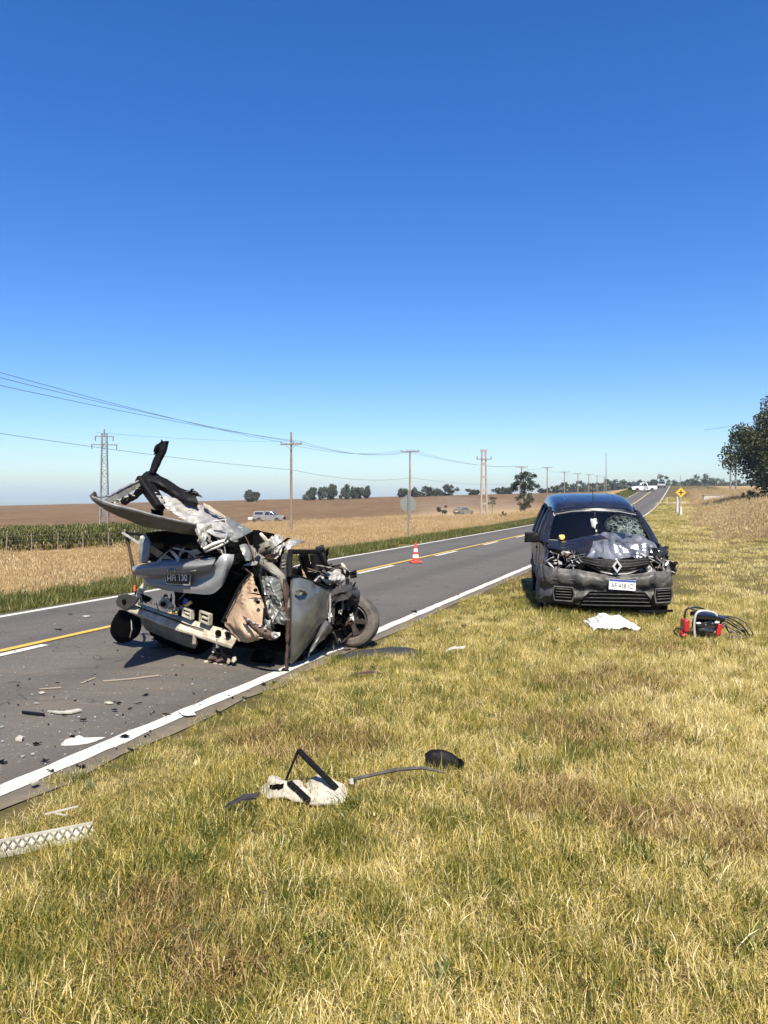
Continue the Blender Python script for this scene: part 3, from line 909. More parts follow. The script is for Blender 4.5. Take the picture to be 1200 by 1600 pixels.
def mast(px, D, top_py, label, r, name='antenna_mast'):
    g = on_ground(px, D); h = P(px, top_py, D).z-g.z
    t = empty(name, g, 0, label, 'mast')
    m = MB(); m.tube([(0, 0, -.3), (0, 0, h*.6), (0, 0, h)], [r, r*.8, r*.5], 8); m.build('pole', M['grey_steel'], t, True)
    m = MB(); m.lathe([(r*3, -.1), (r*3, .12), (r*1.2, .25)], 8); m.build('footing', M['concrete'], t)
    return t
mast(947, 160, 708, 'tall thin bare mast standing beyond the van roof', .10)
mast(1063, 120, 742, 'thin pole rising behind the yellow diamond sign', .07)

# wires: three above, one low, pole to pole
p0 = poles[0]
for k, (py0, py1) in enumerate(((578, 545), (588, 556), (602, 572))):
    a = P(-60, py0-13, 34)
    wire(a, p0['pts'][k], .25, ['topmost', 'middle', 'lowest'][k]+' of the three wires running down to the tall brown pole')
wire(P(-60, 668, 40), p0['low'], .2, 'single low wire crossing behind the wreck to the tall brown pole')
_ord = ['first', 'second', 'third', 'fourth', 'fifth', 'sixth', 'seventh', 'eighth']
for i in range(5):
    a, b_ = poles[i], poles[i+1]
    for k in range(3 if i < 2 else 2):
        ka = min(k, len(a['pts'])-1); kb = min(k+(1 if i == 0 and k else 0), len(b_['pts'])-1)
        wire(a['pts'][ka], b_['pts'][kb], .75+.1*k, '%s sagging wire in the %s span after the tall brown pole' % ((('left', 'middle', 'right') if i < 2 else ('left', 'right'))[k], _ord[i]), .014 if i < 1 else .012)
    if i < 2:
        wire(a['low'], b_['low'], .6, 'single low wire in the %s span after the tall brown pole' % _ord[i])
wire(P(150, 676, 84), P(455, 690, 140), .3, 'faint wire leaving the lattice tower to the right', .012)
wire(P(1100, 672, 60), P(1290, 634, 55), .15, 'short wire leading into the large tree', .012)

# ------------------------------------------------------------------ signs, cone, stones
g = on_ground(638, 34)
t = empty('round_sign', g, R(6), 'round grey back of a road sign on a thin post', 'sign')
hz = P(638, 787, 34).z-g.z
m = MB(); m.tube([(0, 0, -.2), (0, 0, hz+.55)], .034, 8); m.build('post', M['grey_steel'], t, True)
m = MB(); m.lathe([(.0, -.004), (.345, -.004), (.345, .004), (0, .004)], 36, Matrix.Translation((0, .045, hz)) @ Matrix.Rotation(R(90), 4, 'X')); m.build('disc', M['sign_back'], t)
for s_ in (-1, 1):
    m = MB(); m.box((s_*.075, .028, hz), (.035, .02, .46)); m.build('stiffener', M['grey_steel'], t)
m = MB(); m.lathe([(.345, -.008), (.36, -.008), (.36, .008), (.345, .008), (.345, -.008)], 36, Matrix.Translation((0, .045, hz)) @ Matrix.Rotation(R(90), 4, 'X'), cap=False); m.build('rim', M['sign_back'], t)

def cone(loc):
    t = empty('traffic_cone', loc, R(12), 'orange and white traffic cone standing on the centre line', 'cone')
    m = MB(); m.box((0, 0, .018), (.27, .27, .036)); m.build('base', M['cone_orange'], t, bevel=.012)
    def rad(z): return .098-.072*(z/.46)
    bands = [(.036, .12, 'cone_orange'), (.12, .20, 'cone_white'), (.20, .27, 'cone_orange'), (.27, .345, 'cone_white'), (.345, .46, 'cone_orange')]
    for z0, z1, mm in bands:
        e = .002 if mm == 'cone_white' else 0
        m = MB(); m.lathe([(rad(z0)+e, z0), (rad(z1)+e, z1)] + ([(rad(z1)*.6, z1+.012), (.0, z1+.012)] if z1 > .45 else []), 28, cap=False)
        m.build('reflective_band' if mm == 'cone_white' else 'cone_body', M[mm], t, True)
    return t
_c = on_flat(649.5, 879, .05)
cone((_c.x, _c.y, float(road_z(us(_c.x, _c.y)[0], us(_c.x, _c.y)[1]))+.008))

D = 76
g = on_ground(1064, D)
t = empty('diamond_sign', g, R(-12), 'yellow diamond crossroads warning sign with black cross', 'sign')
zc = P(1066, 769.5, D).z-g.z
m = MB(); m.bar((0, .05, -.2), (0, .05, zc+.3), .08); m.build('post', M['wood_pole'], t)
q = .52
m = MB(); m.poly([(0, 0, zc-q), (q, 0, zc), (0, 0, zc+q), (-q, 0, zc)], .01, (0, 1, 0)); m.build('plate', M['sign_yellow'], t)
m = MB(); m.box((0, -.01, zc), (.50, .008, .12)); m.box((0, -.011, zc), (.12, .008, .52)); m.build('cross_symbol', M['ink'], t)
m = MB()
for a_, b_ in (((0, -q), (q, 0)), ((q, 0), (0, q)), ((0, q), (-q, 0)), ((-q, 0), (0, -q))):
    m.bar((a_[0]*.9, -.009, zc+a_[1]*.9), (b_[0]*.9, -.009, zc+b_[1]*.9), .022, .006, (0, 1, 0))
m.build('border', M['ink'], t)

def marker_post(px, py_base, py_top, D, w, label, lean=0.0):
    g = on_ground(px, D); z0 = P(px, py_base, D).z; h = P(px, py_top, D).z-g.z
    t = empty('marker_post', g, R(8), label, 'marker post', 'white marker posts')
    m = MB(); m.bar((0, 0, -.3), (lean, 0, h), w, w*.8, (0, 1, 0), 0, w*.85, w*.7); m.build('post', M['whitewash'], t, bevel=.02)
    m = MB(); m.box((0, 0, .05), (w*1.6, w*1.4, .14)); m.build('footing', M['concrete'], t)
marker_post(1058, 790, 776, 84, .20, 'white marker post under the diamond sign, left one of the pair')
marker_post(1063, 790, 776, 82, .22, 'white marker post under the diamond sign, right one of the pair')
marker_post(1058, 795, 787, 72, .22, 'short white marker post halfway below the diamond sign')
marker_post(1063.5, 801, 792, 66, .25, 'lowest white marker stone below the diamond sign')
marker_post(879, 803, 793, 84, .20, 'slim white marker post left of the van by the dirt track', -.05)
marker_post(858, 808, 798, 76, .36, 'broad white marker stone left of the van by the dirt track')
marker_post(1042, 783, 777, 96, .13, 'small white post on the verge beyond the van roof')

D = 103
g0 = on_ground(1099, D); g1 = on_ground(1131, D+2)
t = empty('parapet_wall', g0, math.atan2(g1.y-g0.y, g1.x-g0.x), 'low whitewashed culvert wall in the brown grass', 'wall')
L = (g1-g0).length
m = MB(); m.sheet([[(L*k/5, 0, -.3) for k in range(6)], [(L*k/5, 0, .95+.05*math.sin(k*2.3)) for k in range(6)]], 24, 6, .05, 2, 3, .3); m.build('wall', M['whitewash'], t)
m = MB(); m.box((L*.5, 0, 1.02), (L+.3, .42, .09)); m.build('coping', M['concrete'], t)
m = MB(); m.box((L+.55, 0, .45), (.2, .18, 1.1)); m.build('end_post', M['whitewash'], t)

# dirt tracks on either side
def track(name, pts, w, lift):
    vs = []; fs = []
    for i, (x, y) in enumerate(pts):
        a = Vector(pts[min(i+1, len(pts)-1)]) - Vector(pts[max(i-1, 0)])
        n = Vector((-a.y, a.x)).normalized()
        for s_ in (-1, -.33, .33, 1):
            q = Vector((x, y)) + n*(s_*w/2)
            vs.append((q.x, q.y, gz(q.x, q.y)+lift))
    for i in range(len(pts)-1):
        for k in range(3):
            fs.append((i*4+k, i*4+k+1, i*4+k+5, i*4+k+4))
    me = bpy.data.meshes.new(name); me.from_pydata(vs, [], fs)
    o = link(name, me, M['dirt_road'], None, True)
    return tag(o, kind='structure')
def lane(px, py_guess, D): x = (px-600)/FPX*D; return (x, D)
a = Vector(xy(9.5+float(bend(88)), 88)); b_ = Vector((-4, 92))
track('dirt_track', [tuple(a.lerp(b_, k/24)) for k in range(25)], 4.2, .10)
a = Vector(xy(3.2+float(bend(106)), 106)); b_ = Vector((58, 112))
track('dirt_road', [tuple(a.lerp(b_, k/16)) for k in range(17)], 5.0, .10)

# ------------------------------------------------------------------ trees and bushes
def leaf_mat(name, stops, transl=.25):
    return blade_mat(name, stops, .9, transl, .18, 0.0)
M['leaf_dark'] = leaf_mat('leaf_dark', [(0., (.014, .024, .008)), (.5, (.035, .050, .014)), (.85, (.075, .085, .025)), (1., (.13, .11, .04))])
M['leaf_tree'] = leaf_mat('leaf_tree', [(0., (.020, .030, .009)), (.45, (.046, .060, .015)), (.75, (.095, .085, .026)), (1., (.19, .13, .05))])
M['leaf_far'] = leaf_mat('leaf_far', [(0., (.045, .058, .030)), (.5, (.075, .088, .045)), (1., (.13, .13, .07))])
M['leaf_olive'] = leaf_mat('leaf_olive', [(0., (.055, .060, .030)), (.5, (.095, .090, .045)), (1., (.18, .145, .08))])

def crown_mesh(rnd, rx, ry, rz, nclump, nleaf, leaf, base_z, hollow=.35, sag=0.0, spiky=False):
    vs = []; fs = []; tint = []
    cl = []
    for _ in range(nclump):
        a = rnd.uniform(0, 6.283); cz = rnd.uniform(-1, 1); rr = math.sqrt(1-cz*cz)
        k = rnd.uniform(hollow, 1.0)**.6*rnd.uniform(.75, 1.12)
        cl.append((Vector((math.cos(a)*rr*k*rx, math.sin(a)*rr*k*ry, base_z+cz*k*rz)), rnd.uniform(.16, .34)*min(rx, rz*1.2), rnd.uniform(-.18, .18)))
    for c, r, t0 in cl:
        for _ in range(nleaf):
            d = Vector((rnd.gauss(0, 1), rnd.gauss(0, 1), rnd.gauss(0, .75)))
            d = d.normalized()*r*rnd.random()**.45
            p = c+d
            if spiky:
                n = Vector((rnd.gauss(0, .25), rnd.gauss(0, .25), 1)).normalized(); ln = leaf*2.2
            else:
                n = Vector((rnd.gauss(0, 1), rnd.gauss(0, 1), rnd.gauss(-.1, .8))).normalized(); ln = leaf*rnd.uniform(.6, 1.4)
            q = n.orthogonal().normalized(); q = (Matrix.Rotation(rnd.uniform(0, 6.28), 3, n) @ q)*leaf*rnd.uniform(.28, .5)
            i = len(vs)
            vs += [p-q*.3, p+n*ln*.5-q, p+n*ln, p+n*ln*.5+q]
            fs.append((i, i+1, i+2, i+3))
            t = min(1, max(0, .45+t0+rnd.gauss(0, .2)))
            tint += [t]*4
    me = bpy.data.meshes.new('crown'); me.from_pydata([tuple(v) for v in vs], [], fs)
    at = me.attributes.new('tint', 'FLOAT', 'POINT'); at.data.foreach_set('value', tint)
    return me, cl

def tree(name, label, loc, h, rx, rz, mat, seed, nclump=14, nleaf=40, leaf=.3, trunk_r=.15, cz=None, group=None, cat='tree', spiky=False, limbs=5, ry=None):
    rnd = random.Random(seed)
    t = empty(name, loc, rnd.uniform(0, 6), label, cat, group)
    cz = h-rz if cz is None else cz
    me, cl = crown_mesh(rnd, rx, ry or rx, rz, nclump, nleaf, leaf, cz, spiky=spiky)
    link('crown', me, M[mat], t)
    m = MB()
    lean = Vector((rnd.uniform(-.1, .1)*rx, rnd.uniform(-.1, .1)*rx, 0))
    fork = Vector((0, 0, max(.2, cz-rz*.5)))+lean*.6
    m.tube([(0, 0, -.3), fork*.5+Vector((rnd.uniform(-.05, .05), 0, 0)), fork, fork+Vector((0, 0, rz*.7))+lean], [trunk_r*1.25, trunk_r, trunk_r*.8, trunk_r*.3], 8)
    for c, r, _ in cl[:limbs]:
        m.tube([fork-Vector((0, 0, rz*.1)), (fork+c)/2+Vector((0, 0, -.1*rz)), c], [trunk_r*.5, trunk_r*.35, trunk_r*.12], 6)
    m.build('trunk', M['bark'], t, True)
    return t

# the large tree at the right edge
g = on_ground(1280, 80)
tree('large_tree', 'large dark leafy tree cut off by the right edge', g, P(1280, 610, 80).z-g.z, 8.2, 6.0, 'leaf_tree', 47, 250, 1000, .26, .45, cz=(P(1280, 610, 80).z-g.z)*.50, limbs=14, ry=6)
g = on_ground(1168, 74)
tree('stump_bush', 'small dark bush at the foot of the large tree', g, 1.5, .55, .65, 'leaf_dark', 8, 8, 70, .12, .06, cat='bush')
g = on_ground(1185, 80)
tree('stump_bush', 'brown scrub beneath the large tree, at the picture edge', g, 1.4, 1.2, .6, 'leaf_olive', 9, 10, 70, .14, .06, cat='bush')

# loose tree left of the van
g = on_ground(820, 118)
tree('loose_tree', 'loose two tone tree standing in dust just left of the van', g, P(820, 736, 118).z-g.z, 2.0, 2.2, 'leaf_dark', 17, 24, 170, .20, .11, cz=P(820, 757, 118).z-g.z, limbs=6)
g = on_ground(818, 114)
tree('dusty_shrub', 'dusty brown shrub under the loose tree', g, P(818, 768, 114).z-g.z, 1.7, 1.5, 'leaf_olive', 18, 16, 110, .20, .06, cz=(P(818, 780, 114).z-g.z)*.9, cat='bush')
g = on_ground(691, 124)
tree('roadside_bush', 'small dark green bush between the round sign and dusty car', g, P(691, 790, 124).z-g.z, .95, .75, 'leaf_far', 19, 10, 90, .16, .05, cat='bush')
g = on_ground(769, 132)
tree('dusty_bush', 'faint dusty bush beside the twin leg tower', g, P(769, 771, 132).z-g.z, .75, 1.6, 'leaf_olive', 21, 10, 60, .18, .05, cat='bush')
g = on_ground(786, 80)
tree('pale_weed', 'pale dry weed bush on the verge left of the van', g, P(786, 799, 80).z-g.z, .42, .4, 'leaf_olive', 22, 8, 60, .09, .03, cat='bush')

# trees along the crest of the brown field
def crest(px, top, base, wpx, label, seed, D=282, mat='leaf_far', spiky=False, group='trees on the crest of the brown field'):
    g = on_ground(px, D)
    zb = min(g.z, P(px, base, D).z)
    h = P(px, top, D).z-g.z
    rx = wpx*.62/FPX*D
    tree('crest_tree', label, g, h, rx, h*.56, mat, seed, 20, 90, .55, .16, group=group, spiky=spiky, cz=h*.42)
for i, (px, top, w, lb) in enumerate((
        (389, 768, 13, 'left tree of the pair alone on the crest behind the wreck'), (401, 770, 9, 'smaller right tree of the pair alone on the crest behind the wreck'),
        (486, 763, 17, 'first spiky tree of the row between the two nearest poles'), (502, 765, 9, 'second spiky tree, the smallest in the row between the two nearest poles'), (515, 760, 20, 'third spiky tree, tallest in the row between the two nearest poles'),
        (540, 763, 20, 'fourth spiky tree of the row between the two nearest poles'), (558, 763, 19, 'fifth spiky tree of the row between the two nearest poles'), (573, 763, 11, 'last spiky tree of the row between the two nearest poles'),
        (630, 762, 14, 'tree on the crest just left of the second pole'), (650, 760, 24, 'broad tree on the crest just right of the second pole'), (668, 760, 18, 'tree on the crest with a small gap to its right'),
        (682, 761, 18, 'left tree of the pair between second pole and twin leg tower'), (700, 756, 24, 'right and taller tree of the pair before the twin leg tower'), (739, 764, 18, 'low tree on the crest left of the twin leg tower'),
        (782, 761, 20, 'round tree on the crest right of the twin leg tower'), (796, 762, 12, 'small tree on the crest hidden partly by the loose tree'), (849, 763, 12, 'small tree on the crest right of the loose tree'), (864, 761, 18, 'low tree on the crest over the van windows'))):
    crest(px, top, 778, w, lb, 60+i, spiky=(i < 8))

# the far belt of trees at the end of the road
_belt = [(880, 752, 14), (893, 756, 14), (905, 750, 12), (918, 755, 14), (930, 751, 13), (941, 754, 14), (955, 748, 13), (967, 752, 14), (979, 749, 14), (992, 752, 13), (1003, 750, 12), (1013, 753, 12), (1036, 745, 15), (1052, 748, 13), (1065, 749, 12), (1076, 744, 12), (1088, 746, 16), (1103, 740, 20), (1120, 744, 20), (1136, 748, 20), (1153, 752, 22), (1172, 752, 22), (1190, 752, 24), (1022, 748, 12)]
_num = ['first', 'second', 'third', 'fourth', 'fifth', 'sixth', 'seventh', 'eighth', 'ninth', 'tenth', 'eleventh', 'twelfth']
_cnt = {}
for i, (px, top, w) in enumerate(sorted(_belt)):
    D = 420+17*((i*7) % 5)
    g = on_ground(px, D)
    h = max(6.0, P(px, top, D).z-g.z)
    side = 'behind the van roof' if px < 1010 else ('straddling the end of the road' if px < 1060 else 'right of the diamond sign')
    k = _cnt.get(side, 0); _cnt[side] = k+1
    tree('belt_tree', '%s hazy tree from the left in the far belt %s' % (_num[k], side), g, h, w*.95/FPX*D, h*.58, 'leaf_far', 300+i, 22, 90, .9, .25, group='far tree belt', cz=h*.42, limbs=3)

# ------------------------------------------------------------------ fence in front of the maize
t = None
for k in range(8):
    px = 10+40*k
    D = 44.4+px*.012
    g = on_ground(px, D)
    if t is None:
        t = empty('wire_fence', g, 0, 'wire fence of slim pale posts in front of the maize', 'fence'); g0 = g.copy()
    m = MB(); m.bar(g-g0+Vector((0, 0, -.2)), g-g0+Vector((random.Random(k).uniform(-.04, .04), 0, 1.12)), .05); m.build('post', M['wood_pole'], t)
for zz in (.45, .75, 1.02):
    m = MB(); m.tube([on_ground(10+40*k, 44.35+(10+40*k)*.012)-g0+Vector((0, -.045, zz)) for k in range(8)], .006, 4); m.build('fence_wire', M['wire'], t)

# ------------------------------------------------------------------ the wrecked silver car
CA, CF, CLF = Vector((-1.0, 7.25)), Vector((.47, .883)), Vector((-.883, .47))   # rear right corner, forwards, to its left
def Rp(px, py, k=0.0):
    """on the plane across the car, k metres ahead of its rear"""
    rx = (px-600)/FPX
    D = (k+CA.dot(CF))/(rx*CF.x+CF.y)
    return P(px, py, D)
def Sp(px, py, m=0.0):
    """on the plane along the car, m metres in from its right side"""
    rx = (px-600)/FPX
    D = (m+CA.dot(CLF))/(rx*CLF.x+CLF.y)
    return P(px, py, D)
WO = Vector((-1.6, 8.2, 0.0))
wreck = empty('wrecked_car', WO, 0, 'crushed silver car with torn open roof standing on the road edge', 'car')
def wb(mb, name, mat, smooth=True, parent=None, bevel=0.0, label=None):
    if name in ('torn_foam', 'foam_remnant', 'torn_fitting', 'crushed_trim', 'engine_mass', 'bent_rail', 'pillar_rib', 'torn_seam', 'crumpled_bracket') and len(mb.parts) > 1:
        for vs_, fs_ in mb.parts:            # every torn piece is a part of its own
            q = MB(); q.add(vs_, fs_); o = wb(q, name, mat, smooth, parent, bevel, label)
        return o
    if parent is None:
        o = mb.build(name, M[mat] if isinstance(mat, str) else mat, wreck, smooth, None, bevel)
        o.location = -WO
    else:
        o = mb.build(name, M[mat] if isinstance(mat, str) else mat, parent, smooth, None, bevel)
    if label: o['label'] = label
    return o
def sheet(name, ctrl, mat, nu=22, nv=16, amp=.02, freq=5, seed=1, th=.006, ridge=.6, edge=0.0, linear=False, parent=None, label=None, smooth=True):
    m = MB(); m.sheet(ctrl, nu, nv, amp, freq, seed, th, linear, ridge, edge)
    return wb(m, name, mat, smooth, parent, 0, label)

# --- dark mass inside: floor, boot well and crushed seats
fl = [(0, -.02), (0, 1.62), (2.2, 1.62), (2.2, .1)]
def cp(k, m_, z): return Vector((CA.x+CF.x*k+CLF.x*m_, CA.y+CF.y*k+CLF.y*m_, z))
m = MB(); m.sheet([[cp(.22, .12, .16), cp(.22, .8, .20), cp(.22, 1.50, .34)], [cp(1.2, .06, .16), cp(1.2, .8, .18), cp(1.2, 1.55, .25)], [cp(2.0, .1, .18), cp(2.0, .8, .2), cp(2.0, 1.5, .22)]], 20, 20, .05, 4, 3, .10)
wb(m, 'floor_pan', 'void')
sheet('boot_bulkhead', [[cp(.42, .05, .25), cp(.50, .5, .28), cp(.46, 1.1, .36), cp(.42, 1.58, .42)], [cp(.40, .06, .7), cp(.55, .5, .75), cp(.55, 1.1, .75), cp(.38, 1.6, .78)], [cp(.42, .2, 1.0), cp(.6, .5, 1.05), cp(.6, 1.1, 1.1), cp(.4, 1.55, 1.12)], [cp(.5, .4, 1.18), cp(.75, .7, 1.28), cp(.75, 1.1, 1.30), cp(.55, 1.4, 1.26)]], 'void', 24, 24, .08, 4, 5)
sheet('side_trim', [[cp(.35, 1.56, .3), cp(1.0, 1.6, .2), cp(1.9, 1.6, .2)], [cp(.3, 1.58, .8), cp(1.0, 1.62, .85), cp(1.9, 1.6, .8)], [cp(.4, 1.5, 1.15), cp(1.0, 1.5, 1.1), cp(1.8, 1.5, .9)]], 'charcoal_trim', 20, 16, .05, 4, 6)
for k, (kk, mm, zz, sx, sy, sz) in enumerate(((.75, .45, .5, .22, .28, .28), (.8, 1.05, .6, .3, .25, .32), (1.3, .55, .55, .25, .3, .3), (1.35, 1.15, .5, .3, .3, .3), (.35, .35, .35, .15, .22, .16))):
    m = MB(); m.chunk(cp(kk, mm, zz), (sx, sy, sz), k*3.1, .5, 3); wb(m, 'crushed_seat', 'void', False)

# --- rear bumper beam, its flange, brackets and the parts under it
top = [(186, 929), (214, 942), (275, 961), (336, 979), (376, 988)]
mid = [(186, 936), (206, 947), (264, 967), (320, 986), (370, 999)]
bot = [(184, 945), (197, 953), (252, 975), (304, 993), (362, 1012)]
beam = sheet('bumper_beam', [[Rp(x, y, .10) for x, y in top], [Rp(x, y+1, .03) for x, y in top], [Rp(x, y, -.02) for x, y in mid], [Rp(x, y, -.07) for x, y in bot], [Rp(x, y+2, .02) for x, y in bot]], 'primer', 48, 14, .012, 5, 2, .006, .5, 0, False, None, 'cream bent rear bumper beam')
m = MB()
for f in np.linspace(.06, .8, 26):
    pass
sl_pts = [Rp(x, y-.6, -.036) for x, y in [(216, 949.6), (240, 957.7), (264, 966), (292, 976.5), (318, 984.5)]]
m.tube(sl_pts, .006, 6); wb(m, 'slot', 'void', parent=beam)
for (hx, hy, rx_, ry_) in ((341, 989, 4.8, 3.8), (356.5, 992, 4.5, 3.5)):
    m = MB(); c = Rp(hx, hy, -.052); px_ = c.y/FPX
    n_ = Vector((-CF.x, -CF.y, .35)).normalized()
    Mq = Matrix.Translation(c) @ n_.to_track_quat('Z', 'Y').to_matrix().to_4x4()
    m.lathe([(0, .012), (rx_*px_, .012), (rx_*px_, -.01)], 16, Mq, cap=False); wb(m, 'hole', 'void', parent=beam)
# dark mounting plate at the left end
pl = [(182, 940), (186, 930), (198, 928), (217, 934), (212, 944), (196, 953), (184, 946)]
m = MB(); m.poly([Rp(x, y, -.075) for x, y in pl], .02); plate_l = wb(m, 'end_plate', 'charcoal_trim', False)
m = MB(); c = Rp(194, 940, -.09); m.lathe([(0, .006), (.028, .006), (.028, -.02)], 16, Matrix.Translation(c) @ Vector((-CF.x, -CF.y, 0)).to_track_quat('Z', 'Y').to_matrix().to_4x4(), cap=False); wb(m, 'bolt_hole', 'void', parent=plate_l)
sheet('valance', [[Rp(x, y, .03) for x, y in ((219, 966), (262, 981), (306, 998))], [Rp(x, y, .06) for x, y in ((222, 974), (262, 992), (309, 1006))], [Rp(x, y, .12) for x, y in ((228, 984), (264, 1000), (304, 1014))]], 'olive', 26, 10, .015, 5, 8, .006)
for (hx, hy) in ((304, 998), (341, 1004)):
    m = MB(); m.bar(Rp(hx, hy-6, -.06), Rp(hx-1, hy+8, -.05), .035, .012); wb(m, 'tab', 'primer', False)
m = MB(); m.sheet([[Rp(357, 1004, -.03), Rp(371, 996, -.03)], [Rp(358, 1012, -.05), Rp(364, 1004, -.05)]], 8, 6, .01, 8, 2, .006); wb(m, 'torn_flange', 'primer')
def ring_bracket(px, py, w, h, k=-.02, rot=.25, label=None):
    c = Rp(px, py, k); u = c.y/FPX
    ex = Vector((-CLF.x, -CLF.y, -.26)).normalized(); ez = Vector((0, 0, 1))*.96+ex*rot*.2; ey = ex.cross(ez).normalized()
    m = MB(); a, b_, t_ = w*u/2, h*u/2, .016
    dep = .05
    for (x0, z0, sx, sz) in ((0, b_-t_/2, 2*a, t_), (0, -b_+t_/2, 2*a, t_), (-a+t_/2, 0, t_, 2*b_-2*t_), (a-t_/2, 0, t_, 2*b_-2*t_)):
        rotm = Matrix((ex, ey, ez)).transposed()
        m.box(c+ex*x0+ez*z0, (sx, dep, sz), rotm)
    br = wb(m, 'bracket', 'primer', False)
    m = MB(); m.box(c-ey*.012, (2*a-2*t_, .02, 2*b_-2*t_), Matrix((ex, ey, ez)).transposed()); wb(m, 'bracket_core', 'void', False, parent=br)
    m = MB(); m.tube([c-ex*a*.55-ez*.003, c+ex*a*.55-ez*.003], .018, 8); wb(m, 'bracket_pin', 'primer', parent=br)
ring_bracket(294, 958, 19, 15)
ring_bracket(321.5, 965, 21, 18)
m = MB(); m.chunk(Rp(258, 942, -.02), (.085, .05, .06), 4, .3, 3); m.chunk(Rp(267, 947, .0), (.05, .05, .045), 7, .35, 2); bk = wb(m, 'crumpled_bracket', 'primer', False)
m = MB(); m.lathe([(0, .005), (.026, .005), (.026, -.02)], 14, Matrix.Translation(Rp(254, 944, -.085)) @ Vector((-CF.x, -CF.y, 0)).to_track_quat('Z', 'Y').to_matrix().to_4x4(), cap=False); wb(m, 'bracket_hole', 'void', parent=bk)
for k, (x, y, s_, mm) in enumerate(((277, 951, .04, 'bare'), (283, 948, .035, 'primer'), (272, 955, .03, 'olive'), (232, 935, .045, 'bare'), (224, 938, .05, 'charcoal_trim'))):
    m = MB(); m.chunk(Rp(x, y, .03), (s_, s_*.7, s_*.8), 12+k, .5, 2); wb(m, 'torn_fitting', mm, False)
m = MB(); m.poly([Rp(286, 942, .05), Rp(289, 934, .05), Rp(295, 938, .05), Rp(294, 946, .05)], .02); wb(m, 'blue_fragment', 'blue_bit', False)
m = MB(); m.poly([Rp(288, 946, .03), Rp(298, 939, .03), Rp(300, 942, .03), Rp(291, 950, .03)], .02); wb(m, 'yellow_fragment', 'yellow_bit', False)
# black wheel arch liner hanging at the left
sheet('arch_liner', [[Rp(x, y, k) for x, y, k in ((186, 953, .02), (198, 954, .0), (210, 960, .02), (222, 968, .06))], [Rp(x, y, k) for x, y, k in ((176, 970, .06), (190, 974, .02), (206, 978, .02), (220, 984, .08))], [Rp(x, y, k) for x, y, k in ((172, 985, .10), (186, 992, .06), (204, 996, .06), (216, 992, .10))], [Rp(x, y, k) for x, y, k in ((177, 997, .14), (187, 1004, .12), (203, 1002, .12), (210, 997, .14))]], 'void', 22, 20, .012, 6, 9, .008)
m = MB(); m.tube([Rp(205, 968, .0), Rp(206, 984, .0), Rp(203, 996, .04)], .006, 5); wb(m, 'liner_edge', 'bare')
sheet('arch_liner', [[Rp(x, y, k) for x, y, k in ((222, 975, .18), (262, 992, .16), (305, 1010, .16))], [Rp(x, y, k) for x, y, k in ((236, 992, .28), (268, 1010, .24), (306, 1022, .24))], [Rp(x, y, k) for x, y, k in ((248, 1000, .5), (275, 1020, .5), (308, 1030, .5))]], 'void', 22, 12, .03, 6, 10, .008)
# silencer and torn stubs under the tail
m = MB(); m.chunk(Rp(346, 1024, .08), (.13, .10, .08), 21, .3, 3); sil = wb(m, 'silencer', 'rust', False)
for (x, y, r_) in ((322, 1037, .030), (337, 1040, .034), (345, 1042, .028), (358, 1033, .022), (366, 1031, .026), (335, 1016, .018)):
    m = MB(); c = Rp(x, y, .02); m.tube([c+Vector((0, 0, .03)), c, c+Vector((-.012, -.02, -.022))], [r_*.7, r_, r_*.6], 8); wb(m, 'torn_stub', 'primer', parent=sil)
for k, pts in enumerate((((194, 1016, .2), (215, 1015, .2), (235, 1013, .2), (262, 1011, .3)), ((215, 1016, .1), (222, 1026, .1), (230, 1029, .1)), ((243, 1004, .2), (246, 1008, .1), (252, 1012, .1)))):
    m = MB(); m.tube([Rp(*q) for q in pts], .007, 5); wb(m, 'loose_cable', 'black_plastic')

# --- boot lid with plate and badge
lid = sheet('boot_lid', [
    [Rp(x, y, k) for x, y, k in ((209, 897, -.17), (235, 898, -.18), (264, 895, -.19), (298, 892, -.19), (328, 889, -.18), (346, 868, -.10), (366, 866, -.02))],
    [Rp(x, y, k) for x, y, k in ((222, 902, -.12), (240, 905, -.12), (266, 905, -.12), (298, 903, -.12), (330, 896, -.12), (350, 880, -.11), (364, 878, -.03))],
    [Rp(x, y, k) for x, y, k in ((230, 909, -.12), (246, 914, -.13), (270, 917, -.14), (300, 918, -.14), (328, 914, -.14), (347, 900, -.12), (358, 892, -.03))],
    [Rp(x, y, k) for x, y, k in ((236, 916, -.11), (250, 920, -.12), (272, 924, -.13), (300, 927, -.13), (330, 928, -.12), (345, 917, -.10), (353, 904, -.02))]],
    'silver_lid', 46, 30, .010, 4, 3, .012, .5, 0, False, None, 'silver boot lid, shaded on one side')
spoiler = sheet('spoiler_lip', [
    [Rp(x, y, k) for x, y, k in ((207, 886, -.12), (240, 879, -.10), (272, 875, -.08), (305, 874, -.06), (338, 872, -.04))],
    [Rp(x, y, k) for x, y, k in ((207, 890, -.22), (240, 886, -.24), (272, 883, -.25), (305, 882, -.25), (334, 879, -.20))],
    [Rp(x, y, k) for x, y, k in ((209, 898, -.20), (240, 898, -.22), (272, 896, -.23), (305, 893, -.23), (330, 889, -.18))]],
    'silver_lid', 36, 14, .008, 4, 4, .012)
def on_plane_text(txt, size, c, ex, ez, mat, parent, name='lettering', push=.004):
    ex, ez = ex.normalized(), ez.normalized(); n_ = ex.cross(ez).normalized(); ez = n_.cross(ex)
    me = text_mesh(txt, size, .0008)
    o = link(name, me, M[mat], parent)
    R3 = Matrix((ex, ez, n_)).transposed().to_4x4()
    o.matrix_parent_inverse = Matrix.Identity(4)
    o.matrix_basis = Matrix.Translation(c+n_*push) @ R3
    return o
a, b_ = Rp(257.5, 898, -.175), Rp(298, 896.5, -.175)
c_ = Rp(296.5, 914, -.165)
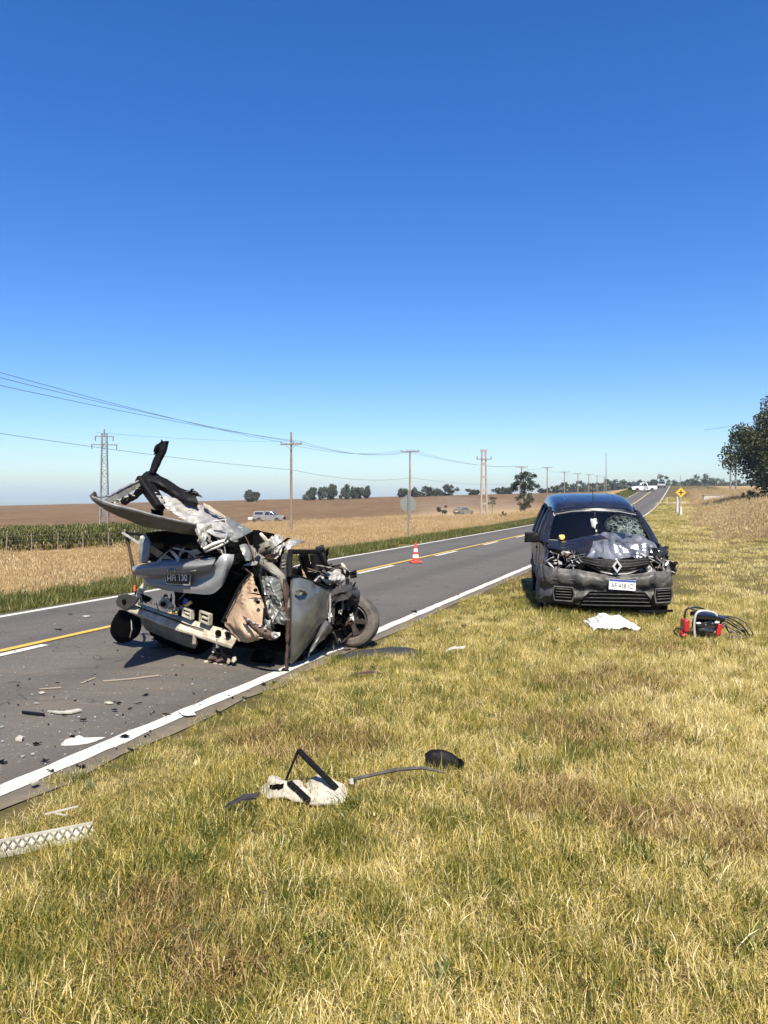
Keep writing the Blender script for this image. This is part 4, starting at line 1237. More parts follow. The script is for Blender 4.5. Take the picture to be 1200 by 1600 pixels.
m = MB(); m.poly([a, b_, c_, Rp(260, 912, -.165)], .006); npl = wb(m, 'number_plate', 'plate_black', False, label='black number plate reading HFI 130')
ex = b_-a; ez = Vector((.02, 0, 1)); nn = ex.normalized().cross(ez).normalized()
on_plane_text('HFI 130', .083, (a+b_+c_+Rp(260, 912, -.165))/4+Vector((0, -.012, .012)), ex, ez, 'plate_white', npl, push=.006)
fr = MB(); q = [a, b_, c_, Rp(260, 912, -.165)]
for i in range(4): fr.bar(q[i]+Vector((0, -.004, 0)), q[(i+1) % 4]+Vector((0, -.004, 0)), .008, .008)
wb(fr, 'plate_frame', 'bare', False, parent=npl)
c = Rp(268.5, 891.5, -.262); u = c.y/FPX
Mq = Matrix.Translation(c) @ Vector((-CF.x, -CF.y, .12)).to_track_quat('Z', 'Y').to_matrix().to_4x4() @ Matrix.Diagonal((1, .46, 1, 1))
m = MB(); m.lathe([(0, .008), (.045, .007), (.050, .0)], 28, Mq, cap=False); bd = wb(m, 'badge', 'plate_black', True, label='dark oval badge')
m = MB(); m.lathe([(.046, .0075), (.0465, .009), (.050, .0085), (.051, .0)], 28, Mq, cap=False); wb(m, 'badge_rim', 'chrome', True, parent=bd)
on_plane_text('Ford', .034, c+Vector((-CF.x, -CF.y, 0))*.009, ex, ez, 'bare', bd, push=.001)
m = MB(); m.sheet([[Rp(297, 892.5, -.245), Rp(306, 892, -.245)], [Rp(303, 883, -.25), Rp(305, 882, -.25)]], 4, 4, 0, 1, 1, .004); wb(m, 'scratch_mark', 'bare')

# left rear pillar and stumps
sheet('rear_pillar', [[Rp(x, y, k) for x, y, k in ((219, 838, .0), (228, 836, .04), (235, 848, .0))], [Rp(x, y, k) for x, y, k in ((217, 856, -.05), (226, 856, -.03), (234, 862, -.04))], [Rp(x, y, k) for x, y, k in ((217, 878, -.04), (224, 880, -.05), (231, 879, -.02))]], 'silver', 14, 18, .02, 7, 11, .01)
m = MB(); m.bar(Rp(191, 832, -.05), Rp(221, 851, .05), .028, .02); wb(m, 'trim_strip', 'bare', False)
m = MB(); m.bar(Rp(196, 833, .0), Rp(224, 836, .1), .02, .03); wb(m, 'torn_flange', 'black_plastic', False)
m = MB(); m.tube([Rp(198, 838, .0), Rp(203, 862, .02), Rp(207, 882, .04), Rp(211, 912, .06), Rp(212.5, 930, .06)], [.018, .016, .02, .014, .014], 8); wb(m, 'belt_strut', 'rust')
m = MB(); m.box(Rp(210.5, 919, .03), (.018, .02, .06)); wb(m, 'belt_buckle', 'orange', False)
sheet('torn_flange', [[Rp(x, y, k) for x, y, k in ((213, 926, .02), (222, 912, .05), (228, 907, .05))], [Rp(x, y, k) for x, y, k in ((214, 938, .02), (224, 926, .05), (230, 916, .05))]], 'primer', 8, 8, .02, 8, 7, .006)
sheet('trim_panel', [[Rp(x, y, k) for x, y, k in ((236, 852, .1), (252, 863, .08), (271, 874, .02))], [Rp(x, y, k) for x, y, k in ((235, 862, .1), (250, 873, .08), (268, 879, .02))]], 'beige', 12, 8, .02, 7, 12, .01)
m = MB(); m.bar(Rp(272, 856, .0), Rp(318, 868, .02), .03, .012); wb(m, 'trim_strip', 'bare', False)
sheet('rear_shelf', [[Rp(x, y, k) for x, y, k in ((232, 868, .3), (280, 872, .3), (340, 868, .3))], [Rp(x, y, k) for x, y, k in ((236, 878, -.06), (280, 876, -.06), (338, 873, -.04))]], 'void', 18, 8, .02, 6, 13, .01)

sheet('rear_window_void', [[Rp(x, y, k) for x, y, k in ((228, 832, .30), (256, 830, .30), (285, 834, .30), (314, 838, .30))], [Rp(x, y, k) for x, y, k in ((228, 850, .34), (256, 850, .38), (285, 852, .38), (314, 854, .34))], [Rp(x, y, k) for x, y, k in ((226, 876, .30), (256, 876, .32), (285, 876, .32), (316, 874, .30))]], 'void', 22, 16, .04, 5, 19, .01)  # black sheet put in for the unlit hollow behind the rear window
# --- roof: peeled back over the tail and hanging towards the near lane
def Q(px, py, D): return P(px, py, D)
BL = [(143, 777, 6.15), (160, 785, 6.25), (178, 791, 6.37), (210, 798, 6.6), (242, 807, 6.85), (284, 816, 7.2), (306, 820, 7.45)]
BM = [(146, 782), (162, 791), (184, 802), (214, 811), (250, 820), (288, 827), (310, 830)]
BB = [(152, 787), (168, 797), (192, 809), (222, 821), (258, 828), (290, 834), (306, 834)]
sheet('roof_blade', [[Q(x, y, D_) for x, y, D_ in BL], [Q(x, y, b_[2]+.14) for (x, y), b_ in zip(BM, BL)], [Q(x, y, b_[2]+.30) for (x, y), b_ in zip(BB, BL)]],
    'silver_back', 44, 12, .012, 5, 15, .012, .5, 0, False, None, 'long grey blade of roof panel pointing left')
m = MB(); m.tube([Q(x, y-.6, D_-.01) for x, y, D_ in BL], [.012, .016, .016, .014, .014, .012, .012], 8); wb(m, 'roof_edge', 'bare')
sheet('roof_tip', [[Q(140, 774, 6.12), Q(147, 768, 6.16), Q(150, 769, 6.18)], [Q(144, 782, 6.14), Q(150, 776, 6.2), Q(154, 780, 6.22)]], 'silver', 8, 8, .01, 8, 1, .008)
wd = [.08, .35, .65, .95, 1.0, .8, .5]
sheet('roof_panel', [[Q(x, y+.8, D_+.01) for x, y, D_ in BL], [Q(x, y+2.5, D_+w*.5) for (x, y, D_), w in zip(BL, wd)], [Q(x, y+1.5, D_+w) for (x, y, D_), w in zip(BL, wd)]], 'silver', 44, 14, .01, 5, 14, .008)
# far rail of the roof opening
sheet('roof_rail', [[Q(158, 783, 6.35), Q(172, 776, 6.7), Q(196, 762, 7.25), Q(220, 751, 7.75)], [Q(166, 788, 6.38), Q(178, 784, 6.7), Q(200, 772, 7.22), Q(221, 758, 7.7)]], 'olive', 26, 8, .012, 6, 16, .02)
m = MB(); m.tube([Q(150, 777, 6.25), Q(170, 775, 6.66), Q(196, 760.5, 7.23), Q(220, 750, 7.74)], .010, 6); wb(m, 'roof_edge', 'bare')
m = MB()
for (x, y, D_) in ((178, 787, 6.68), (184, 783, 6.8), (196, 779, 7.05), (204, 773, 7.25), (214, 765, 7.5)): m.chunk(Q(x, y, D_), (.035, .03, .022), x, .5, 2)
wb(m, 'foam_remnant', 'primer', False)
sheet('roof_lining', [[Q(188, 782, 6.9), Q(206, 772, 7.3), Q(224, 756, 7.7)], [Q(194, 788, 6.9), Q(212, 779, 7.28), Q(226, 768, 7.66)]], 'void', 14, 8, .03, 6, 4, .03)
# black pillar stub, bow and spike
m = MB(); m.bar(Q(222, 748, 7.75), Q(252, 793, 7.55), .16, .10, (0, 0, 1), 0, .12, .08); wb(m, 'screen_pillar', 'black_plastic', False, bevel=.02)
sheet('roof_bow', [[Q(219, 746, 7.78), Q(234, 737, 7.82), Q(262, 752, 7.8), Q(286, 765, 7.76), Q(305, 775, 7.7)], [Q(222, 754, 7.70), Q(242, 752, 7.70), Q(266, 766, 7.68), Q(288, 779, 7.66), Q(309, 786, 7.62)], [Q(232, 762, 7.72), Q(246, 764, 7.74), Q(268, 774, 7.74), Q(288, 785, 7.72), Q(306, 793, 7.66)]], 'black_plastic', 34, 12, .02, 7, 18, .03)
m = MB()
for (x, y) in ((298, 768), (302, 770), (306, 774), (296, 771)): m.chunk(Q(x, y, 7.7), (.05, .04, .035), x, .6, 2)
wb(m, 'torn_foam', 'charcoal_trim', False)
sp = [(235, 741, 233, 738), (241, 722, 244, 724), (248, 706, 253, 709), (246, 698, 258, 698), (252, 691, 262, 689)]
m = MB(); m.sheet([[Q(a_, b2, 7.78) for a_, b2 in ((234, 738), (240, 722), (246, 707), (242, 700), (252, 692))], [Q(a_, b2, 7.74) for a_, b2 in ((238, 739), (246, 724), (252, 710), (255, 701), (258, 690))], [Q(a_, b2, 7.78) for a_, b2 in ((241, 739), (249, 725), (256, 711), (260, 700), (262.5, 689))]], 28, 10, .012, 9, 4, .03); wb(m, 'torn_pillar_tip', 'black_plastic', label='black torn pillar stub pointing up')
m = MB()
for (x, y, s_) in ((245, 703, .03), (248, 697, .028), (254, 692, .03), (243, 707, .02)): m.chunk(Q(x, y, 7.75), (s_, s_*.7, s_), x, .6, 2)
wb(m, 'torn_foam', 'void', False)
# crumpled roof skin
sheet('roof_skin', [
    [Q(241, 766, 7.62), Q(262, 774, 7.66), Q(290, 786, 7.72), Q(320, 791, 7.78), Q(350, 808, 7.86), Q(378, 822, 7.92)],
    [Q(249, 780, 7.55), Q(266, 788, 7.56), Q(292, 800, 7.58), Q(322, 806, 7.62), Q(350, 820, 7.72), Q(378, 830, 7.82)],
    [Q(258, 792, 7.50), Q(274, 802, 7.46), Q(296, 812, 7.46), Q(322, 820, 7.5), Q(350, 832, 7.62), Q(372, 838, 7.76)],
    [Q(272, 806, 7.48), Q(286, 813, 7.44), Q(304, 822, 7.44), Q(326, 834, 7.48), Q(348, 843, 7.6), Q(366, 845, 7.72)]],
    'bare', 64, 46, .042, 5.0, 21, .008, .75, .012, False, None, 'crumpled pale roof skin')
sheet('roof_skin', [[Q(304, 820, 7.46), Q(314, 826, 7.42), Q(326, 834, 7.44)], [Q(306, 836, 7.42), Q(314, 842, 7.38), Q(324, 848, 7.42)], [Q(311, 850, 7.44), Q(317, 856, 7.42), Q(322, 862, 7.46)]], 'bare', 18, 24, .04, 7, 23, .008, .8, .015)
sheet('screen_flange', [[Q(318, 786, 7.7), Q(334, 795, 7.74), Q(352, 806, 7.8), Q(368, 818, 7.86)], [Q(319, 792, 7.66), Q(334, 801, 7.7), Q(350, 810, 7.76), Q(366, 822, 7.82)]], 'primer', 20, 5, .02, 9, 5, .01)
m = MB(); m.tube([Q(333, 815, 7.45), Q(352, 812, 7.5), Q(355, 830, 7.46), Q(352, 843, 7.44)], .010, 6); m.tube([Q(318, 858, 7.4), Q(334, 850, 7.42), Q(352, 844, 7.46)], [.016, .02, .014], 8); m.tube([Q(320, 862, 7.42), Q(340, 855, 7.42), Q(356, 846, 7.48)], .012, 6); wb(m, 'bent_rail', 'bare')
m = MB(); m.chunk(Q(330, 840, 7.62), (.10, .08, .07), 5, .5, 3); m.chunk(Q(350, 858, 7.7), (.16, .1, .08), 6, .5, 3); m.chunk(Q(246, 800, 7.9), (.08, .06, .06), 3, .3, 2); wb(m, 'torn_foam', 'void', False)
sheet('roof_skin', [[Q(352, 806, 7.8), Q(376, 818, 7.88), Q(396, 830, 7.94)], [Q(356, 830, 7.7), Q(376, 836, 7.76), Q(393, 838, 7.84)], [Q(360, 846, 7.68), Q(372, 846, 7.72), Q(386, 842, 7.8)]], 'silver', 26, 20, .03, 5, 27, .008, .7, .01)
sheet('roof_lining', [[Q(372, 842, 7.72), Q(394, 830, 7.86), Q(396, 834, 7.9)], [Q(372, 856, 7.7), Q(388, 858, 7.8), Q(394, 852, 7.86)]], 'void', 12, 10, .03, 7, 9, .01)
sheet('quarter_strip', [[Q(374, 852, 7.55), Q(384, 850, 7.6), Q(392, 852, 7.64)], [Q(379, 864, 7.5), Q(388, 862, 7.54), Q(395, 864, 7.6)], [Q(384, 876, 7.5), Q(390, 876, 7.52), Q(394, 874, 7.58)]], 'silver', 12, 16, .015, 8, 3, .008)

# --- rear right corner: tan inner panel, torn seam, crushed quarter panel
sheet('inner_quarter', [
    [Rp(392, 895, .10), Rp(395, 899, .06), Rp(399, 912, .06)],
    [Rp(376, 918, .08), Rp(390, 920, -.02), Rp(406, 928, .02)],
    [Rp(362, 942, .06), Rp(386, 946, -.06), Rp(412, 946, .0)],
    [Rp(350, 970, .02), Rp(378, 972, -.10), Rp(413, 962, -.02)],
    [Rp(362, 986, .0), Rp(386, 990, -.12), Rp(408, 992, -.04)],
    [Rp(372, 1001, -.02), Rp(388, 1004, -.08), Rp(404, 1000, .0)]], 'beige', 36, 44, .035, 4.2, 31, .01, .7, .01, False, None, 'tan inner wing panel, dented')
m = MB(); m.tube([Rp(391, 896, .06), Rp(376, 914, .04), Rp(366, 934, .02), Rp(354, 958, -.01), Rp(347, 972, -.02)], .014, 7); wb(m, 'rubber_seal', 'black_plastic')
for (x, y) in ((352, 969), (399, 922), (403, 941)):
    m = MB(); m.lathe([(0, .01), (.016, .01), (.018, -.01)], 12, Matrix.Translation(Rp(x, y, -.085)) @ Vector((-CF.x, -CF.y, 0)).to_track_quat('Z', 'Y').to_matrix().to_4x4(), cap=False); wb(m, 'plug', 'void')
sheet('chassis_rail', [[Rp(378, 961, -.16), Rp(398, 974, -.18), Rp(416, 984, -.16), Rp(434, 990, -.12)], [Rp(382, 970, -.18), Rp(402, 984, -.21), Rp(420, 993, -.19), Rp(435, 996, -.13)], [Rp(386, 975, -.15), Rp(404, 990, -.17), Rp(420, 998, -.15), Rp(434, 998, -.10)]], 'rust', 30, 10, .03, 7, 33, .012, .7)
m = MB()
for f in (.1, .3, .5, .7):
    m.chunk(Rp(384+44*f, 966+23*f, -.2), (.02, .014, .014), f*9, .4, 2)
m.chunk(Rp(431, 992, -.16), (.05, .04, .04), 6, .4, 2); m.chunk(Rp(418, 975, -.1), (.04, .04, .07), 8, .5, 2)
wb(m, 'torn_fitting', 'bare', False)
sheet('quarter_panel', [
    [Rp(407, 900, .16), Rp(420, 902, .10), Rp(434, 905, .14), Rp(443, 908, .22)],
    [Rp(411, 922, .08), Rp(424, 922, .02), Rp(436, 930, .06), Rp(446, 936, .14)],
    [Rp(416, 950, .02), Rp(428, 948, .08), Rp(440, 952, .04), Rp(449, 958, .12)],
    [Rp(424, 978, .06), Rp(434, 974, .02), Rp(442, 976, .06), Rp(449, 978, .12)]], 'silver', 34, 40, .045, 5, 36, .008, .75, .008)
m = MB(); m.tube([Rp(405, 898, .1), Rp(412, 930, .02), Rp(417, 958, -.02), Rp(428, 982, -.02)], .012, 6); m.tube([Rp(414, 950, -.02), Rp(412, 975, -.04)], .016, 6); wb(m, 'torn_seam', 'black_plastic')
# pillar between door and tail
sheet('centre_pillar', [[Sp(441, 905, .0), Sp(445, 904, -.02), Sp(448, 908, .02)], [Sp(445, 950, -.02), Sp(451, 950, -.05), Sp(455, 952, .02)], [Sp(447, 1000, -.02), Sp(450, 1000, -.04), Sp(453, 1002, .02)], [Sp(445, 1046, .0), Sp(448, 1046, -.02), Sp(450, 1044, .02)]], 'rust', 10, 34, .02, 7, 38, .012, .7, .006)
m = MB(); m.tube([Rp(392, 858, .3), Rp(400, 872, .26), Rp(420, 884, .22), Rp(441, 903, .2)], [.05, .055, .05, .04], 12); wb(m, 'roof_tube', 'olive')
m = MB(); m.tube([Rp(440, 900, .2), Rp(447, 925, .14), Rp(450, 950, .1)], [.035, .028, .02], 10); wb(m, 'pillar_tube', 'olive')
m = MB(); m.lathe([(0, -.16), (.055, -.16), (.06, -.1), (.06, .12), (.045, .15), (0, .15)], 18, Matrix.Translation(Rp(406, 861, .36)) @ Matrix.Rotation(R(62), 4, 'Y') @ Matrix.Rotation(R(20), 4, 'X')); wb(m, 'crushed_cylinder', 'olive')
for k, (pts, mt_) in enumerate((([(407, 834, 7.9), (414, 842, 7.86), (420, 850, 7.84)], 'primer'), ([(426, 876, 7.7), (436, 866, 7.8), (446, 856, 7.9)], 'bare'))):
    m = MB(); m.tube([Q(*q) for q in pts], [.018, .024, .02], 7); wb(m, 'bent_rail', mt_)
sheet('crumpled_skin', [[Q(416, 842, 7.9), Q(430, 836, 7.95), Q(442, 838, 8.0)], [Q(420, 854, 7.8), Q(434, 850, 7.8), Q(444, 848, 7.9)], [Q(424, 866, 7.74), Q(436, 866, 7.76), Q(444, 860, 7.86)]], 'bare', 26, 24, .06, 6, 41, .008, .8, .02)
sheet('crumpled_skin', [[Q(446, 852, 7.95), Q(454, 843, 8.1), Q(470, 843, 8.3), Q(479, 847, 8.4)], [Q(448, 862, 7.9), Q(456, 855, 8.0), Q(466, 849, 8.2), Q(477, 848, 8.38)]], 'bare', 28, 10, .03, 7, 43, .008, .8, .01)

# --- right front door, its frame and what stands behind it
door = sheet('door', [
    [Sp(456, 901, .04), Sp(472, 905, .0), Sp(494, 913, .02), Sp(514, 920, .06)],
    [Sp(455, 935, .0), Sp(472, 938, -.05), Sp(494, 940, -.04), Sp(513, 942, .05)],
    [Sp(454, 975, -.02), Sp(470, 975, -.07), Sp(490, 972, -.05), Sp(509, 966, .04)],
    [Sp(454, 1010, .0), Sp(466, 1004, -.03), Sp(482, 992, -.02), Sp(500, 976, .05)],
    [Sp(453, 1036, .04), Sp(462, 1028, .02), Sp(474, 1014, .02), Sp(490, 996, .06)]], 'door_paint', 40, 40, .024, 2.6, 45, .03, .5, 0, False, None, 'dull silver door panel')
sheet('door_fold', [[Sp(508, 968, .03), Sp(513, 972, .0), Sp(520, 981, .02)], [Sp(497, 984, .03), Sp(504, 988, -.04), Sp(512, 992, .02)], [Sp(482, 1026, .02), Sp(484, 1020, -.02), Sp(488, 1014, .0)]], 'door_paint', 16, 20, .02, 5, 46, .01)
m = MB(); m.tube([Sp(462, 924, -.05), Sp(467, 921, -.09), Sp(474, 923, -.09), Sp(479, 928, -.05)], [.014, .018, .018, .012], 8); dh = wb(m, 'door_handle', 'silver', parent=door)
m = MB(); m.lathe([(0, .012), (.03, .012), (.045, .0)], 16, Matrix.Translation(Sp(470, 931, -.035)) @ Vector((.883, -.47, 0)).to_track_quat('Z', 'Y').to_matrix().to_4x4(), cap=False); wb(m, 'handle_cup', 'silver_lid', parent=door)
m = MB(); m.sheet([[Sp(478, 953, -.058), Sp(481, 950, -.058)], [Sp(480, 955, -.06), Sp(484, 946, -.058)]], 4, 4, 0, 1, 1, .003); wb(m, 'scuff', 'bare', parent=door)
m = MB(); m.tube([Sp(456, 899, .02), Sp(474, 903, -.01), Sp(496, 912, .0), Sp(514, 919, .04)], .014, 7); wb(m, 'window_seal', 'black_plastic', parent=door)
m = MB(); m.tube([Sp(453, 902, .06), Sp(452, 880, .1), Sp(454, 862, .16), Sp(474, 862, .14), Sp(498, 862, .12), Sp(505, 876, .1), Sp(513, 890, .08)], [.03, .03, .028, .026, .026, .03, .034], 8); wb(m, 'window_frame', 'black_plastic')
sheet('belt_pillar', [[Sp(441, 866, .25), Sp(449, 864, .22)], [Sp(438, 885, .2), Sp(448, 884, .18)], [Sp(440, 903, .14), Sp(448, 903, .12)]], 'charcoal_trim', 8, 18, .015, 8, 47, .02)
m = MB()
for yy in (876, 881, 886): m.bar(Sp(441, yy, .17), Sp(446, yy-1, .17), .012, .012)
wb(m, 'pillar_rib', 'primer', False)
for k, (pts, mt_, r_) in enumerate((([(467, 866, .5), (472, 880, .45), (478, 908, .4)], 'beige', .022), ([(474, 866, .4), (480, 890, .4), (482, 908, .4)], 'void', .05), ([(490, 866, .3), (493, 888, .28), (497, 912, .2)], 'black_plastic', .045), ([(500, 858, .3), (502, 866, .3), (506, 892, .2)], 'black_plastic', .05), ([(496, 858, .4), (503, 854, .4), (504, 866, .4)], 'charcoal_trim', .03))):
    m = MB(); m.tube([Sp(*q) for q in pts], r_, 7); wb(m, 'seat_frame' if k < 2 else 'screen_pillar', mt_)
for k, (x, y, mm, sx, sz) in enumerate(((470, 900, .6, .18, .14), (486, 905, .5, .16, .12), (500, 905, .5, .14, .1), (505, 870, .4, .06, .09))):
    m = MB(); m.chunk(Sp(x, y, mm), (sx, .12, sz), 50+k, .5, 3); wb(m, 'crushed_trim', 'void', False)
# --- crushed front with wheel
sheet('crumpled_skin', [[Sp(500, 902, .2), Sp(516, 893, .15), Sp(532, 889, .12), Sp(545, 892, .1)], [Sp(506, 908, .1), Sp(522, 905, .02), Sp(536, 902, .0), Sp(547, 902, .05)], [Sp(512, 912, .1), Sp(526, 914, .04), Sp(538, 912, .02), Sp(546, 910, .08)]], 'bare', 34, 22, .04, 6, 51, .008, .75, .015)
m = MB(); m.chunk(Sp(550, 897, .06), (.055, .06, .045), 3, .5, 3); m.chunk(Sp(512, 890, .3), (.16, .12, .06), 4, .6, 3); wb(m, 'crushed_trim', 'black_plastic', False)
for k, (pts, r_, mt_) in enumerate((([(543, 905, .05), (542, 925, .04), (540, 945, .04)], .022, 'black_plastic'), ([(517, 918, .1), (520, 945, .08), (518, 975, .08)], .03, 'charcoal_trim'), ([(526, 912, .1), (530, 935, .06), (527, 960, .1), (529, 1004, .1)], .035, 'void'), ([(536, 912, .1), (533, 930, .1), (536, 955, .1)], .02, 'bare'), ([(514, 925, .06), (516, 940, .04), (515, 972, .04)], .012, 'bare'), ([(521, 988, .05), (526, 1000, .05), (528, 1006, .05)], .012, 'charcoal_trim'))):
    m = MB(); m.tube([Sp(*q) for q in pts], r_, 7); wb(m, 'bent_strut', mt_)
for k, (x, y, mm, s_, mt_) in enumerate(((531, 955, .03, .035, 'bare'), (549, 967, -.04, .03, 'bare'), (516, 936, .05, .025, 'bare'), (535, 922, .05, .04, 'charcoal_trim'), (527, 930, .1, .06, 'void'), (524, 970, .1, .09, 'void'), (534, 985, .15, .10, 'void'), (516, 962, .04, .03, 'plate_white'))):
    m = MB(); m.chunk(Sp(x, y, mm), (s_, s_*.8, s_*1.1), 70+k, .5, 2); wb(m, 'torn_fitting', mt_, False)
m = MB(); m.chunk(Sp(522, 950, .45), (.22, .28, .30), 77, .4, 3); m.chunk(cp(1.75, .75, .42), (.3, .5, .28), 78, .4, 3); m.chunk(cp(1.95, 1.2, .5), (.3, .4, .3), 79, .4, 3); wb(m, 'engine_mass', 'void', False)
wc = P(553, 969.5, 8.62)
wa = Vector((-.30, -.95, .06)).normalized()
Mq = Matrix.Translation(wc-WO) @ wa.to_track_quat('Z', 'Y').to_matrix().to_4x4()
wh = bpy.data.objects.new('wheel', None); COL.objects.link(wh); wh.parent = wreck; wh.matrix_basis = Mq
rr = .288
m = MB(); m.lathe([(rr*.60, .075), (rr*.70, .10), (rr*.88, .10), (rr*.965, .085), (rr, .05), (rr*.985, .04), (rr, .03), (rr, -.03), (rr*.985, -.04), (rr, -.05), (rr*.965, -.085), (rr*.88, -.10), (rr*.7, -.10), (rr*.6, -.075)], 48, cap=False); wb(m, 'tyre', 'rubber', True, parent=wh)
m = MB(); m.lathe([(rr*.61, .08), (rr*.58, .085), (rr*.56, .04), (rr*.5, .02), (rr*.2, .035), (rr*.17, .06), (0, .06)], 40, cap=False); m.lathe([(rr*.61, -.08), (rr*.56, -.08), (rr*.5, 0), (0, 0)], 40, cap=False); wb(m, 'rim', 'rim', True, parent=wh)
for k in range(5):
    a_ = 2*math.pi*k/5
    m = MB(); m.bar((rr*.15*math.cos(a_), rr*.15*math.sin(a_), .055), (rr*.56*math.cos(a_), rr*.56*math.sin(a_), .07), .05, .02); wb(m, 'spoke', 'rim', False, parent=wh)
m = MB()
for k in range(5):
    a_ = 2*math.pi*(k+.5)/5
    m.box((rr*.36*math.cos(a_), rr*.36*math.sin(a_), .03), (.06, .06, .01), Matrix.Rotation(a_, 3, 'Z'))
wb(m, 'rim_opening', 'void', False, parent=wh)
# sill scraps and the shoe at the foot of the pillar
for k, (x, y, mm, sx, mt_) in enumerate(((446, 1049, .0, .06, 'black_plastic'), (458, 1052, -.03, .05, 'void'), (470, 1030, .05, .06, 'void'), (500, 1012, .1, .08, 'void'))):
    m = MB(); m.chunk(Sp(x, y, mm), (sx, sx*.6, sx*.5), 90+k, .5, 2); wb(m, 'sill_scrap', mt_, False)
for k, (kk, mm) in enumerate(((.25, .35), (.3, 1.2), (1.5, 1.4), (1.0, .3))):
    m = MB(); m.chunk(cp(kk, mm, .11), (.16, .12, .12), 95+k, .3, 2); wb(m, 'axle_remnant', 'void', False)

# torn strips, wires and slivers hanging out of the crushed zones
rnd = random.Random(321)
zones = [((312, 350), (834, 866), 7.42, 7.6, 12, .05), ((378, 448), (848, 905), 7.45, 7.8, 26, .06), ((498, 552), (884, 935), 8.25, 8.5, 22, .05), ((216, 300), (930, 952), 7.75, 8.0, 14, .04), ((408, 436), (930, 1000), 7.2, 7.35, 10, .05), ((455, 510), (880, 906), 7.8, 8.3, 12, .05), ((252, 330), (862, 876), 7.55, 7.7, 8, .05), ((512, 545), (940, 1005), 8.2, 8.45, 12, .05)]
for (xa, xb), (ya, yb), Da, Db, n_, ln in zones:
    for k in range(n_):
        c = Q(rnd.uniform(xa, xb), rnd.uniform(ya, yb), rnd.uniform(Da, Db))
        d1 = Vector((rnd.gauss(0, ln), rnd.gauss(0, ln*.6), rnd.gauss(0, ln)))
        d2 = Vector((rnd.gauss(0, ln*.5), rnd.gauss(0, ln*.4), rnd.gauss(0, ln*.5)))
        mt_ = rnd.choice(('bare', 'charcoal_trim', 'black_plastic', 'rust', 'primer', 'void', 'bare', 'olive'))
        m = MB()
        if k % 3 == 0:
            m.tube([c-d1, c-d1*.3+d2*.5, c+d1*.4+d2*.3, c+d1], [.004, .006, .006, .003], 5); wb(m, 'torn_wire', mt_)
        else:
            m.sheet([[c-d1, c, c+d1], [c-d1*.8+d2, c+d2*1.2, c+d1*.7+d2*.6]], 7, 5, .02, 12, k, .004); wb(m, 'torn_strip', mt_)

# buckled dark wing and brake remains over the wheel
sheet('front_wing', [[Sp(512, 918, .12), Sp(530, 910, .06), Sp(548, 908, .02), Sp(560, 916, .0)], [Sp(516, 932, .05), Sp(532, 924, -.04), Sp(548, 924, -.08), Sp(562, 932, -.06)], [Sp(520, 946, .06), Sp(532, 938, -.02), Sp(546, 936, -.06), Sp(556, 940, -.04)]], 'charcoal_trim', 26, 20, .05, 6, 62, .008, .8, .01)
for k, (x, y, s_, mt_) in enumerate(((540, 958, .05, 'void'), (546, 972, .05, 'rust'), (538, 984, .06, 'void'), (550, 962, .028, 'bare'), (543, 950, .04, 'charcoal_trim'))):
    m = MB(); m.chunk(P(x, y, 8.40), (s_, s_*.7, s_*1.2), 210+k, .5, 2); wb(m, 'brake_remnant', mt_, False)

# ------------------------------------------------------------------ the dark van with the crushed front
VY = math.asin(.150)
VO = Vector(((951-600)/FPX*10.55, 10.55, 0)); VO.z = gz(VO.x, VO.y)-.03
van = empty('crashed_van', VO, -VY, 'dark van with crushed bonnet and bumper parked on the verge', 'van')
M['van_paint'] = surf('van_dark_paint', (.012, .012, .016), .28, .1, var=.15, scale=3, dirt=(.08, .07, .055), dirt_amt=.12, dirt_scale=3, coat=.45, spec=.35)
M['van_dusty'] = surf('van_scraped_paint', (.018, .018, .022), .35, .2, var=.25, scale=5, dirt=(.22, .20, .17), dirt_amt=.4, dirt_scale=5, coat=.3)
M['bumper_grey'] = surf('bumper_plastic', (.026, .026, .026), .55, 0, var=.25, scale=6, dirt=(.12, .11, .095), dirt_amt=.42, dirt_scale=5, bump=.05)
M['van_void'] = M['void']
M['lamp_shard'] = surf('lamp_shards', (.62, .60, .57), .22, .3, var=.3, scale=20, dirt=(.05, .045, .04), dirt_amt=.35, dirt_scale=14)
M['cracked'] = None
